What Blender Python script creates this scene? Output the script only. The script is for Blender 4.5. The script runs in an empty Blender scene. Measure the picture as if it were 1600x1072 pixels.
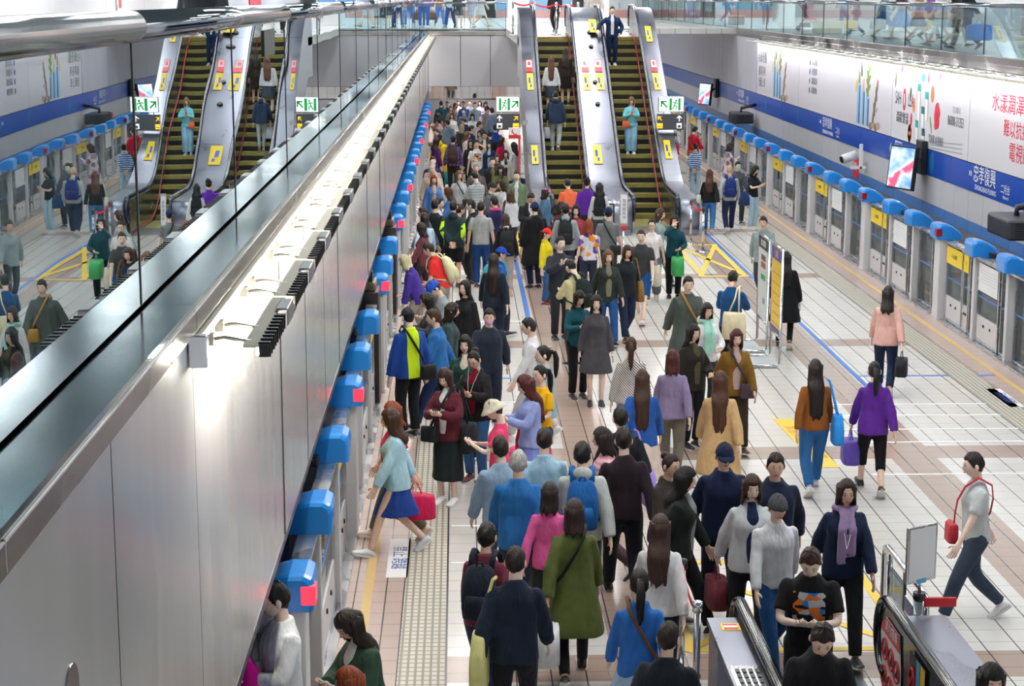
import bpy, bmesh, math, random
from mathutils import Vector, Matrix, noise
random.seed(7)
SC = bpy.context.scene
COL = SC.collection
PI = math.pi

# ---------------------------------------------------------------- measuring the place
FPX, CAMH, VX, VY = 2800.0, 5.7, 715.0, -5.0
def _cam():
    rx, uy, fz = VX-800, 536-VY, FPX
    n = math.sqrt(rx*rx+uy*uy+fz*fz)
    p = math.atan2(uy, FPX)
    ya = math.asin(-rx/n)
    sp, cp, sy, cy = math.sin(p), math.cos(p), math.sin(ya), math.cos(ya)
    return p, ya, (cy, -sy, 0), (sy*sp, cy*sp, cp), (sy*cp, cy*cp, -sp)
PITCH, YAW, CR, CU, CF = _cam()
def at(px, py, z=None, x=None, y=None):
    a = (px-800)/FPX; b = (536-py)/FPX
    d = [CF[i]+a*CR[i]+b*CU[i] for i in range(3)]
    if z is not None: t = (z-CAMH)/d[2]
    elif x is not None: t = x/d[0]
    else: t = y/d[1]
    return Vector((t*d[0], t*d[1], CAMH+t*d[2]))

# ---------------------------------------------------------------- materials
def lin(h):
    if isinstance(h, (tuple, list)): return tuple(h)[:3]
    h = h.lstrip('#')
    o = []
    for i in (0, 2, 4):
        c = int(h[i:i+2], 16)/255
        o.append(c/12.92 if c <= .04045 else ((c+.055)/1.055)**2.4)
    return tuple(o)
_mats = {}
class NT:
    def __init__(s, m):
        s.m = m; m.use_nodes = True; s.t = m.node_tree; s.n = s.t.nodes; s.l = s.t.links
        s.b = s.n.get('Principled BSDF'); s.out = s.n.get('Material Output')
    def new(s, k, **kw):
        n = s.n.new(k)
        for a, v in kw.items(): setattr(n, a, v)
        return n
    def link(s, a, b): s.l.new(a, b)
    def coord(s, kind='Object', scale=(1, 1, 1), rot=(0, 0, 0)):
        tc = s.new('ShaderNodeTexCoord'); mp = s.new('ShaderNodeMapping')
        mp.inputs['Scale'].default_value = scale; mp.inputs['Rotation'].default_value = rot
        s.link(tc.outputs[kind], mp.inputs['Vector']); return mp.outputs['Vector']
    def noise(s, vec, scale=5, detail=3, rough=.5):
        n = s.new('ShaderNodeTexNoise'); n.inputs['Scale'].default_value = scale
        n.inputs['Detail'].default_value = detail; n.inputs['Roughness'].default_value = rough
        s.link(vec, n.inputs['Vector']); return n.outputs['Fac']
    def ramp(s, fac, stops, const=False):
        r = s.new('ShaderNodeValToRGB'); e = r.color_ramp.elements
        if const: r.color_ramp.interpolation = 'CONSTANT'
        while len(e) < len(stops): e.new(.5)
        for i, (p, c) in enumerate(stops):
            e[i].position = p; e[i].color = (*lin(c), 1)
        s.link(fac, r.inputs['Fac']); return r.outputs['Color']
    def mix(s, fac, a, b, mode='MIX'):
        m = s.new('ShaderNodeMix'); m.data_type = 'RGBA'; m.blend_type = mode
        for sock, v in ((m.inputs['Factor'], fac), (m.inputs['A'], a), (m.inputs['B'], b)):
            if hasattr(v, 'links'): s.link(v, sock)
            elif isinstance(v, (int, float)): sock.default_value = v
            else: sock.default_value = (*lin(v), 1)
        return m.outputs['Result']
    def math(s, op, a, b=None):
        m = s.new('ShaderNodeMath'); m.operation = op
        for i, v in enumerate((a, b)):
            if v is None: continue
            if hasattr(v, 'links'): s.link(v, m.inputs[i])
            else: m.inputs[i].default_value = v
        return m.outputs[0]
    def bump(s, h, strength=.2, dist=.01):
        b = s.new('ShaderNodeBump'); b.inputs['Strength'].default_value = strength
        b.inputs['Distance'].default_value = dist
        s.link(h, b.inputs['Height']); s.link(b.outputs['Normal'], s.b.inputs['Normal'])
    def base(s, v): s.link(v, s.b.inputs['Base Color'])

def mat(name, color, rough=.5, metal=0., emit=0., spec=None, var=0., coat=0.):
    key = ('m', name)
    if key in _mats: return _mats[key]
    m = bpy.data.materials.new(name); t = NT(m); b = t.b
    b.inputs['Base Color'].default_value = (*lin(color), 1)
    b.inputs['Roughness'].default_value = rough; b.inputs['Metallic'].default_value = metal
    if spec is not None: b.inputs['Specular IOR Level'].default_value = spec
    if coat: b.inputs['Coat Weight'].default_value = coat
    if emit:
        b.inputs['Emission Color'].default_value = (*lin(color), 1); b.inputs['Emission Strength'].default_value = emit
    if var:
        f = t.noise(t.coord(), 6, 4)
        c = lin(color)
        t.base(t.ramp(f, [(.25, tuple(x*(1-var) for x in c)), (.75, tuple(min(1, x*(1+var)) for x in c))]))
        t.bump(t.noise(t.coord(), 90, 2), .05, .004)
    _mats[key] = m; return m

def steel(name, color=(.60, .61, .63), rough=.2, scale=(1, 1, 1), wav=.15, dist=.02, var=.12):
    key = ('s', name)
    if key in _mats: return _mats[key]
    m = bpy.data.materials.new(name); t = NT(m)
    t.b.inputs['Metallic'].default_value = 1; t.b.inputs['Base Color'].default_value = (*color, 1)
    v = t.coord('Object', scale)
    f = t.noise(v, 1.0, 3, .55)
    r = t.new('ShaderNodeMapRange'); r.inputs['From Min'].default_value = .3; r.inputs['From Max'].default_value = .7
    r.inputs['To Min'].default_value = max(.02, rough-.07); r.inputs['To Max'].default_value = rough+.09
    t.link(f, r.inputs['Value']); t.link(r.outputs['Result'], t.b.inputs['Roughness'])
    t.base(t.ramp(f, [(.25, tuple(c*(1-var) for c in color)), (.75, tuple(min(1, c*(1+var)) for c in color))]))
    if wav: t.bump(f, wav, dist)
    _mats[key] = m; return m

def glass(name, tint='#e4f2f4', wave=.0, refl=1.0, rough=0.0):
    key = ('g', name)
    if key in _mats: return _mats[key]
    m = bpy.data.materials.new(name); t = NT(m); t.n.remove(t.b)
    fr = t.new('ShaderNodeFresnel'); fr.inputs['IOR'].default_value = 1.52
    tr = t.new('ShaderNodeBsdfTransparent'); tr.inputs['Color'].default_value = (*lin(tint), 1)
    gl = t.new('ShaderNodeBsdfGlossy'); gl.inputs['Roughness'].default_value = rough
    gl.inputs['Color'].default_value = (*[.6+.4*c for c in lin(tint)], 1)
    mx = t.new('ShaderNodeMixShader')
    f = t.math('MULTIPLY', fr.outputs[0], refl)
    f = t.math('MINIMUM', f, .97)
    if wave:
        b = t.new('ShaderNodeBump'); b.inputs['Strength'].default_value = wave; b.inputs['Distance'].default_value = .01
        t.link(t.noise(t.coord('Object', (1, .6, .9)), .9, 1), b.inputs['Height'])
        t.link(b.outputs['Normal'], gl.inputs['Normal'])
    t.link(f, mx.inputs[0]); t.link(tr.outputs[0], mx.inputs[1]); t.link(gl.outputs[0], mx.inputs[2])
    t.link(mx.outputs[0], t.out.inputs['Surface'])
    _mats[key] = m; return m

# ---------------------------------------------------------------- mesh building
class MB:
    def __init__(s): s.v = []; s.f = []; s.m = []; s.sm = []
    def add(s, vs, fs, mi=0, smooth=False):
        o = len(s.v); s.v.extend(Vector(v) for v in vs)
        for f in fs:
            s.f.append([o+i for i in f]); s.m.append(mi); s.sm.append(smooth)
        return s
    def box(s, x0, y0, z0, x1, y1, z1, mi=0, bev=0):
        x0, x1 = min(x0, x1), max(x0, x1); y0, y1 = min(y0, y1), max(y0, y1); z0, z1 = min(z0, z1), max(z0, z1)
        if bev:
            b = min(bev, (x1-x0)*.45, (y1-y0)*.45, (z1-z0)*.45)
            bm = bmesh.new(); bmesh.ops.create_cube(bm, size=1)
            for v in bm.verts: v.co = Vector(((x0+x1)/2+v.co.x*(x1-x0), (y0+y1)/2+v.co.y*(y1-y0), (z0+z1)/2+v.co.z*(z1-z0)))
            bmesh.ops.bevel(bm, geom=list(bm.edges), offset=b, segments=2, affect='EDGES', profile=.5)
            s.bm(bm, mi); return s
        vs = [(x, y, z) for z in (z0, z1) for y in (y0, y1) for x in (x0, x1)]
        return s.add(vs, [(0, 2, 3, 1), (4, 5, 7, 6), (0, 1, 5, 4), (2, 6, 7, 3), (0, 4, 6, 2), (1, 3, 7, 5)], mi)
    def bm(s, bm, mi=0, smooth=False):
        bm.verts.index_update()
        s.add([v.co.copy() for v in bm.verts], [[v.index for v in f.verts] for f in bm.faces], mi, smooth); bm.free(); return s
    def quad(s, a, b, c, d, mi=0): return s.add([a, b, c, d], [(0, 1, 2, 3)], mi)
    def loft(s, rings, mi=0, cap=True, smooth=True, closed=True):
        n = len(rings[0]); vs = [p for r in rings for p in r]; fs = []
        for i in range(len(rings)-1):
            for j in range(n if closed else n-1):
                k = (j+1) % n
                fs.append((i*n+j, i*n+k, (i+1)*n+k, (i+1)*n+j))
        s.add(vs, fs, mi, smooth)
        if cap:
            o = len(s.v)-len(vs)
            s.f.append([o+j for j in reversed(range(n))]); s.m.append(mi); s.sm.append(False)
            s.f.append([o+(len(rings)-1)*n+j for j in range(n)]); s.m.append(mi); s.sm.append(False)
        return s
    def tube(s, pts, r, n=8, mi=0, flat=None, cap=True, smooth=True):
        pts = [Vector(p) for p in pts]; rs = r if isinstance(r, list) else [r]*len(pts)
        rings = []; up = None
        for i, p in enumerate(pts):
            t = (pts[min(i+1, len(pts)-1)]-pts[max(i-1, 0)]).normalized()
            if up is None:
                up = Vector((0, 0, 1)) if abs(t.z) < .9 else Vector((0, 1, 0))
            u = (up-t*up.dot(t)).normalized(); w = t.cross(u); up = u
            a, b = (rs[i], rs[i]) if not isinstance(rs[i], tuple) else rs[i]
            rings.append([p+u*math.cos(2*PI*k/n)*a+w*math.sin(2*PI*k/n)*b for k in range(n)])
        return s.loft(rings, mi, cap, smooth)
    def cyl(s, x, y, z0, z1, r, n=16, mi=0, r2=None):
        return s.tube([(x, y, z0), (x, y, z1)], [r, r if r2 is None else r2], n, mi)
    def prism(s, poly, axis, a0, a1, mi=0, smooth=False):
        # poly: 2-D points in the other two axes (x,y)/(x,z)/(y,z), extruded along axis
        def P(u, v, a):
            return {'x': (a, u, v), 'y': (u, a, v), 'z': (u, v, a)}[axis]
        n = len(poly); vs = [P(u, v, a0) for u, v in poly]+[P(u, v, a1) for u, v in poly]
        fs = [tuple(range(n)), tuple(reversed(range(n, 2*n)))]+[(i, i+n, (i+1) % n+n, (i+1) % n) for i in range(n)]
        return s.add(vs, fs, mi, smooth)
    def ball(s, c, r, n=12, mi=0):
        c = Vector(c); r = (r, r, r) if isinstance(r, (int, float)) else r
        rings = []
        for i in range(1, n//2+1):
            th = PI*i/(n//2+1)
            rings.append([c+Vector((r[0]*math.sin(th)*math.cos(2*PI*k/n), r[1]*math.sin(th)*math.sin(2*PI*k/n), -r[2]*math.cos(th))) for k in range(n)])
        o = len(s.v); s.loft(rings, mi, False)
        b = len(s.v); s.v += [c-Vector((0, 0, r[2])), c+Vector((0, 0, r[2]))]
        for k in range(n):
            s.f.append([b, o+(k+1) % n, o+k]); s.f.append([b+1, o+(n//2-1)*n+k, o+(n//2-1)*n+(k+1) % n]); s.m += [mi, mi]; s.sm += [True, True]
        return s
    def xf(s, M): s.v = [M @ v for v in s.v]; return s
    def mesh(s, name, mats):
        me = bpy.data.meshes.new(name); me.from_pydata(s.v, [], s.f); 
        for m in (mats if isinstance(mats, (list, tuple)) else [mats]): me.materials.append(m)
        me.polygons.foreach_set('material_index', s.m); me.polygons.foreach_set('use_smooth', s.sm)
        bm = bmesh.new(); bm.from_mesh(me); bmesh.ops.recalc_face_normals(bm, faces=bm.faces); bm.to_mesh(me); bm.free()
        return me
    def build(s, name, mats, parent=None, loc=None, rz=0):
        o = bpy.data.objects.new(name, s.mesh(name, mats)); COL.objects.link(o)
        if parent: o.parent = parent
        if loc is not None: o.location = loc
        if rz: o.rotation_euler = (0, 0, rz)
        return o
def tag(o, label=None, cat=None, group=None, kind=None):
    if label: o['label'] = label
    if cat: o['category'] = cat
    if group: o['group'] = group
    if kind: o['kind'] = kind
    return o
def struct(o): o['kind'] = 'structure'; return o
def empty(name, loc=(0, 0, 0), label=None, cat=None, group=None, rz=0):
    o = bpy.data.objects.new(name, None); COL.objects.link(o); o.location = loc; o.rotation_euler = (0, 0, rz); o.empty_display_size = .1
    return tag(o, label, cat, group)
def meshobj(name, me, parent=None, mtx=None):
    o = bpy.data.objects.new(name, me); COL.objects.link(o)
    if parent: o.parent = parent
    if mtx is not None: o.matrix_local = mtx
    return o
def kids(o): return [c for c in bpy.data.objects if c.parent == o]
def copy_tree(o, parent=None, loc=None, label=None, group=None):
    c = o.copy(); COL.objects.link(c); c.parent = parent
    if loc is not None: c.location = loc
    if label: c['label'] = label
    if group: c['group'] = group
    for ch in (_kids[o.name] if o.name in _kids else _kids.setdefault(o.name, kids(o))): copy_tree(ch, c)
    return c
_kids = {}
WS = bpy.data.scenes.new('workshop')          # an empty bench to evaluate modifiers on; removed at the end
def shop_dg():
    vl = WS.view_layers[0]; vl.update(); return vl.depsgraph
def text(s, size, M, m, parent=None, name='lettering', ext=.002, align='CENTER', sx=1.0):
    """lettering as a flat mesh: M places the local x (reading) / y (up) plane"""
    cu = bpy.data.curves.new('t', 'FONT'); cu.body = s; cu.size = size; cu.align_x = align; cu.align_y = 'CENTER'; cu.extrude = ext; cu.resolution_u = 3
    o = bpy.data.objects.new('t', cu); WS.collection.objects.link(o); dg = shop_dg()
    me = bpy.data.meshes.new_from_object(o.evaluated_get(dg)); bpy.data.objects.remove(o); bpy.data.curves.remove(cu)
    me.transform(Matrix.Diagonal((sx, 1, 1, 1))); me.materials.clear(); me.materials.append(m)
    r = bpy.data.objects.new(name, me); COL.objects.link(r)
    if parent: r.parent = parent
    r.matrix_local = M
    return r
def frame(o, x, y):
    """matrix with origin o, local x axis x, local y axis y"""
    x = Vector(x).normalized(); y = Vector(y); y = (y-x*y.dot(x)).normalized(); z = x.cross(y)
    M = Matrix((x, y, z)).transposed().to_4x4(); M.translation = Vector(o); return M
EXPOSURE = 0.3
# ================================================================ THE STATION SHELL
XL, XG0, XG1, XR = -1.15, -1.15, 8.55, 10.8       # fascia plane, gate lines, trackside wall
ZM = 4.5                                          # mezzanine floor
YB = 70.0                                         # bridge fascia
M_white = mat('white paint', '#f1f1f2', .5)
M_ceil = mat('ceiling blue grey', '#74858e', .7)
M_dark = mat('dark grey plastic', '#1d1e21', .4)
M_black = mat('black rubber', '#0c0d10', .35)
M_chrome = steel('polished tube steel', (.72, .73, .75), .12, (3, 3, 3), 0)
def sheet_mat():
    m = bpy.data.materials.new('brushed steel sheet'); t = NT(m); b = t.b
    f = t.noise(t.coord('Object', (1.2, 1.6, .10)), 1.0, 2, .5); g = t.noise(t.coord('Object', (1, 60, .5)), 1.0, 2)
    t.base(t.ramp(f, [(.3, '#d2d3d6'), (.7, '#e0e0e2')])); b.inputs['Metallic'].default_value = .5
    b.inputs['Roughness'].default_value = .2; b.inputs['Anisotropic'].default_value = .85; b.inputs['Anisotropic Rotation'].default_value = .25
    tg = t.new('ShaderNodeTangent'); tg.direction_type = 'RADIAL'; tg.axis = 'Z'; t.link(tg.outputs[0], b.inputs['Tangent'])
    h = t.math('ADD', f, t.math('MULTIPLY', g, .015)); t.bump(h, .35, .03); return m
M_brush = sheet_mat()
M_ledge = steel('polished ledge steel', (.50, .60, .65), .10, (.6, .35, .6), .25, .03, .05)
M_trimst = steel('trim steel', (.42, .40, .38), .22, (1, 1, 1), .1, .01, .06)
M_deck = steel('escalator deck steel', (.27, .28, .34), .32, (2, .6, 2), 0, .02, .05)
M_bal = steel('escalator inner steel', (.40, .40, .42), .22, (2, .8, 2), .1, .02, .08)
M_gate = mat('gate painted metal', '#d8d8dc', .34, .12)
M_gatef = steel('gate frame steel', (.62, .63, .65), .26, (2, 2, 2), .05, .01)
M_glass = glass('balustrade glass', '#dcf3f8', .28, 2.2)
M_glass2 = glass('clear balustrade glass', '#e4f1f4', .0, .55)
M_glassg = glass('gate glass', '#d3dee2', .02, .9)
M_lamp = mat('lamp diffuser', (1, .99, .97), .5, 0, 21)
M_panel = mat('grey wall panel', '#bdbcc3', .38, .1)
M_panelp = mat('pale wall panel', '#cfcdd4', .35, .05)

def floor_mat():
    m = bpy.data.materials.new('platform tile floor'); t = NT(m)
    tc = t.new('ShaderNodeTexCoord'); sp = t.new('ShaderNodeSeparateXYZ'); t.link(tc.outputs['Object'], sp.inputs[0])
    X, Y = sp.outputs[0], sp.outputs[1]
    def line(sock, period, off, w):
        a = t.math('ADD', sock, off); a = t.math('DIVIDE', a, period); a = t.math('FRACT', a)
        a = t.math('SUBTRACT', a, .5); a = t.math('ABSOLUTE', a)
        return t.math('GREATER_THAN', a, .5-w/period/2)
    def band(sock, lo, hi):
        return t.math('MULTIPLY', t.math('GREATER_THAN', sock, lo), t.math('LESS_THAN', sock, hi))
    nz = t.noise(t.coord('Object'), 1.2, 4)
    fine = t.noise(t.coord('Object'), 120, 2)
    cell = t.new('ShaderNodeTexBrick'); cell.offset = 0
    cell.inputs['Color1'].default_value = (*lin('#dcd8d3'), 1); cell.inputs['Color2'].default_value = (*lin('#d4cfc9'), 1)
    cell.inputs['Mortar'].default_value = (*lin('#d4cec6'), 1); cell.inputs['Scale'].default_value = 1
    cell.inputs['Brick Width'].default_value = .30; cell.inputs['Row Height'].default_value = .31; cell.inputs['Mortar Size'].default_value = 0
    t.link(t.coord('Object'), cell.inputs['Vector'])
    c = t.mix(.5, cell.outputs['Color'], t.ramp(nz, [(.3, '#d5d0ca'), (.7, '#dedad6')]))
    gran = t.ramp(fine, [(.3, '#9b8377'), (.7, '#bea79a')])
    pink = t.ramp(fine, [(.3, '#b9a198'), (.7, '#d0bcb3')])
    per = 7.35
    ym = t.math('MULTIPLY', t.math('FRACT', t.math('DIVIDE', t.math('ADD', Y, -21.7+per*9), per)), per)
    g = t.math('MAXIMUM', band(X, 1.33, 1.93), band(X, 5.42, 6.0))
    g = t.math('MAXIMUM', g, t.math('MULTIPLY', band(ym, 0, .62), band(X, -.13, 7.5)))
    c = t.mix(g, c, gran)
    p = t.math('MAXIMUM', t.math('LESS_THAN', X, -.56), t.math('GREATER_THAN', X, 7.92))
    c = t.mix(p, c, pink)
    lx = line(X, .30, .13, .014); ly = line(Y, .31, 0, .009)
    c = t.mix(t.math('MULTIPLY', ly, .62), c, '#5b554f'); c = t.mix(t.math('MULTIPLY', lx, .85), c, '#2d2b2a')
    t.base(c); t.b.inputs['Roughness'].default_value = .24
    t.b.inputs['Specular IOR Level'].default_value = .5
    return m
M_floor = floor_mat()
M_mezz = None
def tile_mat(name, col, per, joint, rough=.25, jw=.012):
    m = bpy.data.materials.new(name); t = NT(m)
    b = t.new('ShaderNodeTexBrick'); b.offset = 0
    for k, v in (('Color1', col), ('Color2', col), ('Mortar', joint)): b.inputs[k].default_value = (*lin(v), 1)
    b.inputs['Scale'].default_value = 1; b.inputs['Brick Width'].default_value = per; b.inputs['Row Height'].default_value = per
    b.inputs['Mortar Size'].default_value = jw
    t.link(t.coord('Object'), b.inputs['Vector']); t.base(b.outputs['Color']); t.b.inputs['Roughness'].default_value = rough
    return m
M_mezz = tile_mat('mezzanine tile', '#dfdcd8', .6, '#8b8885')

# ---- floors
b = MB(); b.box(XG0-.1, 12.9, -1.15, XG1+.16, 84, 0); b.box(XG0-.1, 6, -1.15, 1.92, 12.9, 0); b.box(3.9, 6, -1.15, XG1+.16, 12.9, 0)
struct(b.build('floor', M_floor))
struct(MB().box(XG1+.16, 1, -1.25, XR, 112, -1.15).build('floor_track_right', mat('track bed', '#4a4a4d', .8)))
struct(MB().box(-5.2, 1, -1.25, XG0-.1, 84, -1.15).build('floor_track_left', mat('track bed', '#4a4a4d', .8)))
struct(MB().box(XR+.02, 6, 4.23, 21, 112, ZM).build('floor_mezzanine_right', M_mezz))
struct(MB().box(-9, 1, 4.2, -1.62, 112, ZM-.05).build('floor_mezzanine_left', M_mezz))
b = MB().box(-1.6, YB+.1, 4.3, XR, 112, ZM); b.box(1.85, 55.25, 4.25, 5.85, YB+.1, ZM)
struct(b.build('floor_bridge', M_mezz))
struct(MB().box(-9.2, -4, 8.6, 21.2, 112.2, 8.75).build('ceiling', M_ceil))
struct(MB().box(-1.3, YB+.35, 2.62, 6.6, 84, 2.7).build('ceiling_under_bridge', M_white))
struct(MB().box(-5.2, 1, 4.1, -1.3, 84, 4.2).build('ceiling_left_track', M_white))
# ---- walls
M_up = steel('upper wall enamel', (.75, .75, .78), .5, (1, 1, 1), 0)
b = MB()
for i in range(40): b.box(-9.2, -4+i*3, 4.2, -9, -4+i*3+2.98, 8.6)
struct(b.build('wall_mezzanine_left', mat('white enamel panel', '#e6e6ea', .25)))
b = MB()
for i in range(36): b.box(20.9, 4+i*3, 4.2, 21.1, 4+i*3+2.98, 8.6)
struct(b.build('wall_mezzanine_right', mat('white enamel panel', '#e6e6ea', .25)))
struct(MB().box(-9.2, 112, -1.2, 21.2, 112.2, 8.6).build('wall_back', mat('back wall', '#d9dade', .5)))
struct(MB().box(-5.2, 84, -1.2, 6.6, 84.2, 4.3).build('wall_platform_end', mat('platform end wall', '#8f8c92', .35, .3)))
struct(MB().box(-5.3, 1, -1.2, -5.2, 84, 4.2).build('wall_left_track', mat('left track wall', '#6f7074', .6)))
# left fascia of single steel sheets, each a hair out of true
b = MB(); y = 1.1; rnd = random.Random(3)
seams = [3.9, 5.78, 7.62, 9.42]
ys = [1.0, 3.9]; 
while ys[-1] < YB: ys.append(ys[-1]+1.86)
ys[-1] = YB
for a, c in zip(ys, ys[1:]):
    d0, d1 = rnd.uniform(-.004, .004), rnd.uniform(-.004, .004)
    vs = []
    for z in (2.24, 4.3):
        for (x, yy) in ((XL+d0, a+.006), (XL+d1, c-.006), (XL-.1, c-.006), (XL-.1, a+.006)): vs.append((x, yy, z))
    b.add(vs, [(0, 4, 5, 1)]); b.add(vs, [(0, 1, 2, 3), (4, 7, 6, 5), (1, 5, 6, 2), (2, 6, 7, 3), (3, 7, 4, 0)], 1)
b.box(XL-.13, 1, 2.24, XL-.1, YB, 4.3, 1)
struct(b.build('wall_left', [M_brush, M_black]))
struct(MB().box(XL-.14, 1, 2.185, XL+.002, YB, 2.24).build('trim_1', mat('dark violet edge strip', '#26233f', .3)))
# ledge and cornice on top of the fascia
b = MB(); ledge = [1.0]
while ledge[-1] < YB: ledge.append(ledge[-1]+3.28)
ledge[-1] = YB
for a, c in zip(ledge, ledge[1:]):
    b.box(-1.62, a+.002, 4.385, XL+.02, c-.002, 4.415, 0)
    b.box(XL-.05, a+.002, 4.292, XL+.03, c-.002, 4.384, 1, .006)
struct(b.build('trim_2', [M_ledge, M_trimst]))
# maintenance hatch disc on the first sheet
h = MB(); p = at(111, 1084, x=XL)
h.tube([(p.x-.004, p.y, p.z), (p.x+.006, p.y, p.z)], .09, 28); h.build('hatch_cover', M_trimst).parent = None
o = bpy.data.objects['hatch_cover']; tag(o, 'small round steel hatch cover low on the wall of steel sheets', 'hatch cover')

# right trackside wall
b = MB()
b.box(XR+.03, 9, -1.2, XR+.2, 112, 4.22, 4)
y = 9.0
while y < 112:
    b.box(XR-.0, y+.006, -1.15, XR+.04, y+2.194, .795, 0)
    for k in range(2):
        b.box(XR-.0, y+1.1*k+.008, 1.045, XR+.04, y+1.1*k+1.092, 1.675, 2)
    y += 2.2
y = 9.0
while y < 112:
    b.box(XR-.004, y+.006, .80, XR+.04, y+.944, 1.04, 1); y += .95
y = 65.2
while y < 112:
    b.box(XR-.004, y+.006, 2.28, XR+.04, y+1.19, 4.22, 3); y += 1.2
struct(b.build('wall_right', [mat('trackside dark grey', '#77777c', .4, .1), mat('trackside blue stripe', '#4f7fc0', .35), M_panelp,
       mat('enamel sheet lilac', '#c9c6d0', .28), M_black]))
b = MB(); b.box(XR-.04, 9, 4.36, XR+.1, 112, 4.52, 0, .01); b.box(XR-.02, 9, 4.23, XR+.1, 112, 4.355, 0)
struct(b.build('trim_3', M_trimst))
# bridge fascia across the end of the hall, with the mirror strip under it
b = MB(); xs = [-1.15, .1, 1.25, 3.6, 5.0, 6.6]
for a, c in zip(xs, xs[1:]): b.box(a+.012, YB, 2.30, c-.012, YB+.12, 4.24, 0)
b.box(xs[0], YB+.05, 2.3, xs[-1], YB+.2, 4.24, 1)
struct(b.build('wall_bridge', [mat('bridge panel', '#cfccd2', .4), M_black]))
struct(MB().box(-1.6, YB-.05, 4.24, 6.6, YB+.3, 4.42, 0, .01).build('trim_4', M_trimst))
b = MB()
for a, c in zip(xs, xs[1:]):
    b.add([(a+.01, YB+.02, 2.29), (c-.01, YB+.02, 2.29), (c-.01, YB+.30, 1.80), (a+.01, YB+.30, 1.80)], [(0, 1, 2, 3)])
    b.add([(a+.01, YB+.04, 2.30), (c-.01, YB+.04, 2.30), (c-.01, YB+.32, 1.81), (a+.01, YB+.32, 1.81)], [(0, 1, 2, 3)])
b.box(-1.15, YB+.28, 1.76, 6.6, YB+.36, 1.81, 1)
struct(b.build('trim_5', [steel('mirror strip', (.86, .85, .88), .04, (1, 1, 1), 0), M_trimst]))

# ---- floor markings (flat in the place)
def strip(name, m, pts_boxes):
    b = MB()
    for bx in pts_boxes: b.box(*bx)
    return struct(b.build(name, m))
M_blue = mat('blue floor line', '#3f74c8', .35); M_yel = mat('yellow floor tape', '#e9c531', .45); M_wl = mat('white floor tape', '#f4f4f4', .4)
strip('floor_line_blue', M_blue, [(6.02, 25.2, .001, 6.10, 84, .004), (1.20, 28.5, .001, 1.29, 46, .004), (6.10, 26.62, .001, 8.2, 26.70, .004),
      (-.12, 26.62, .001, 1.2, 26.70, .004)])
strip('floor_line_edge', mat('cream platform edge line', '#d8b77c', .5), [(8.22, 8, .001, 8.31, 84, .006), (-.95, 8, .001, -.86, 84, .006)])
wl = [(-.1, yq, .001, 1.2, yq+.05, .004) for yq in (17.6, 18.9, 25.0, 31.5, 37.5)]+[(5.0, yq, .001, 7.6, yq+.05, .004) for yq in (20.9, 22.5, 23.2, 24.0, 24.7)]
strip('floor_line_white', M_wl, wl)
def tact_mat():
    m = bpy.data.materials.new('tactile paving'); t = NT(m)
    br = t.new('ShaderNodeTexBrick'); br.offset = .0
    br.inputs['Scale'].default_value = 1; br.inputs['Brick Width'].default_value = .066; br.inputs['Row Height'].default_value = .10
    br.inputs['Mortar Size'].default_value = .012; br.inputs['Mortar Smooth'].default_value = .2
    br.inputs['Color1'].default_value = (*lin('#d6d1c6'), 1); br.inputs['Color2'].default_value = (*lin('#cfc9bd'), 1); br.inputs['Mortar'].default_value = (*lin('#96907f'), 1)
    t.link(t.coord('Object'), br.inputs['Vector']); t.base(br.outputs['Color'])
    iv = t.math('SUBTRACT', 1.0, br.outputs['Fac']); t.bump(iv, .6, .006); t.b.inputs['Roughness'].default_value = .45
    return m
M_tact = tact_mat()
for nm, x0, x1 in (('floor_strip_tactile_left', -.55, -.14), ('floor_strip_tactile_right', 7.5, 7.91)):
    b = MB(); b.box(x0, 8, .001, x1, 84, .006); b.box(x0-.012, 8, .001, x0, 84, .003, 1); b.box(x1, 8, .001, x1+.012, 84, .003, 1)
    struct(b.build(nm, [M_tact, M_black]))
def tape_frame(name, x0, y0, x1, y1, w=.11, cross=True):
    b = MB(); b.box(x0, y0, .002, x1, y0+w, .005); b.box(x0, y1-w, .002, x1, y1, .005); b.box(x0, y0+w, .002, x0+w, y1-w, .005); b.box(x1-w, y0+w, .002, x1, y1-w, .005)
    if cross:
        for (ax, ay, bx, by) in ((x0, y0, x1, y1), (x0, y1, x1, y0)):
            d = Vector((bx-ax, by-ay, 0)).normalized(); n = Vector((-d.y, d.x, 0))*w/2; A = Vector((ax, ay, .0055)); B = Vector((bx, by, .0055))
            b.add([A-n, A+n, B+n, B-n, A-n+Vector((0, 0, .002)), A+n+Vector((0, 0, .002)), B+n+Vector((0, 0, .002)), B-n+Vector((0, 0, .002))], [(0, 1, 2, 3), (4, 7, 6, 5), (0, 4, 5, 1), (1, 5, 6, 2), (2, 6, 7, 3), (3, 7, 4, 0)])
    return struct(b.build(name, M_yel))
tape_frame('floor_markings_yellow_escalator', 5.0, 36.6, 6.0, 41.5)
tape_frame('floor_markings_yellow_landing', 2.0, 15.0, 4.05, 17.6, .09)
tape_frame('floor_markings_yellow_escalator_left', 1.35, 40.2, 2.2, 44)

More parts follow.
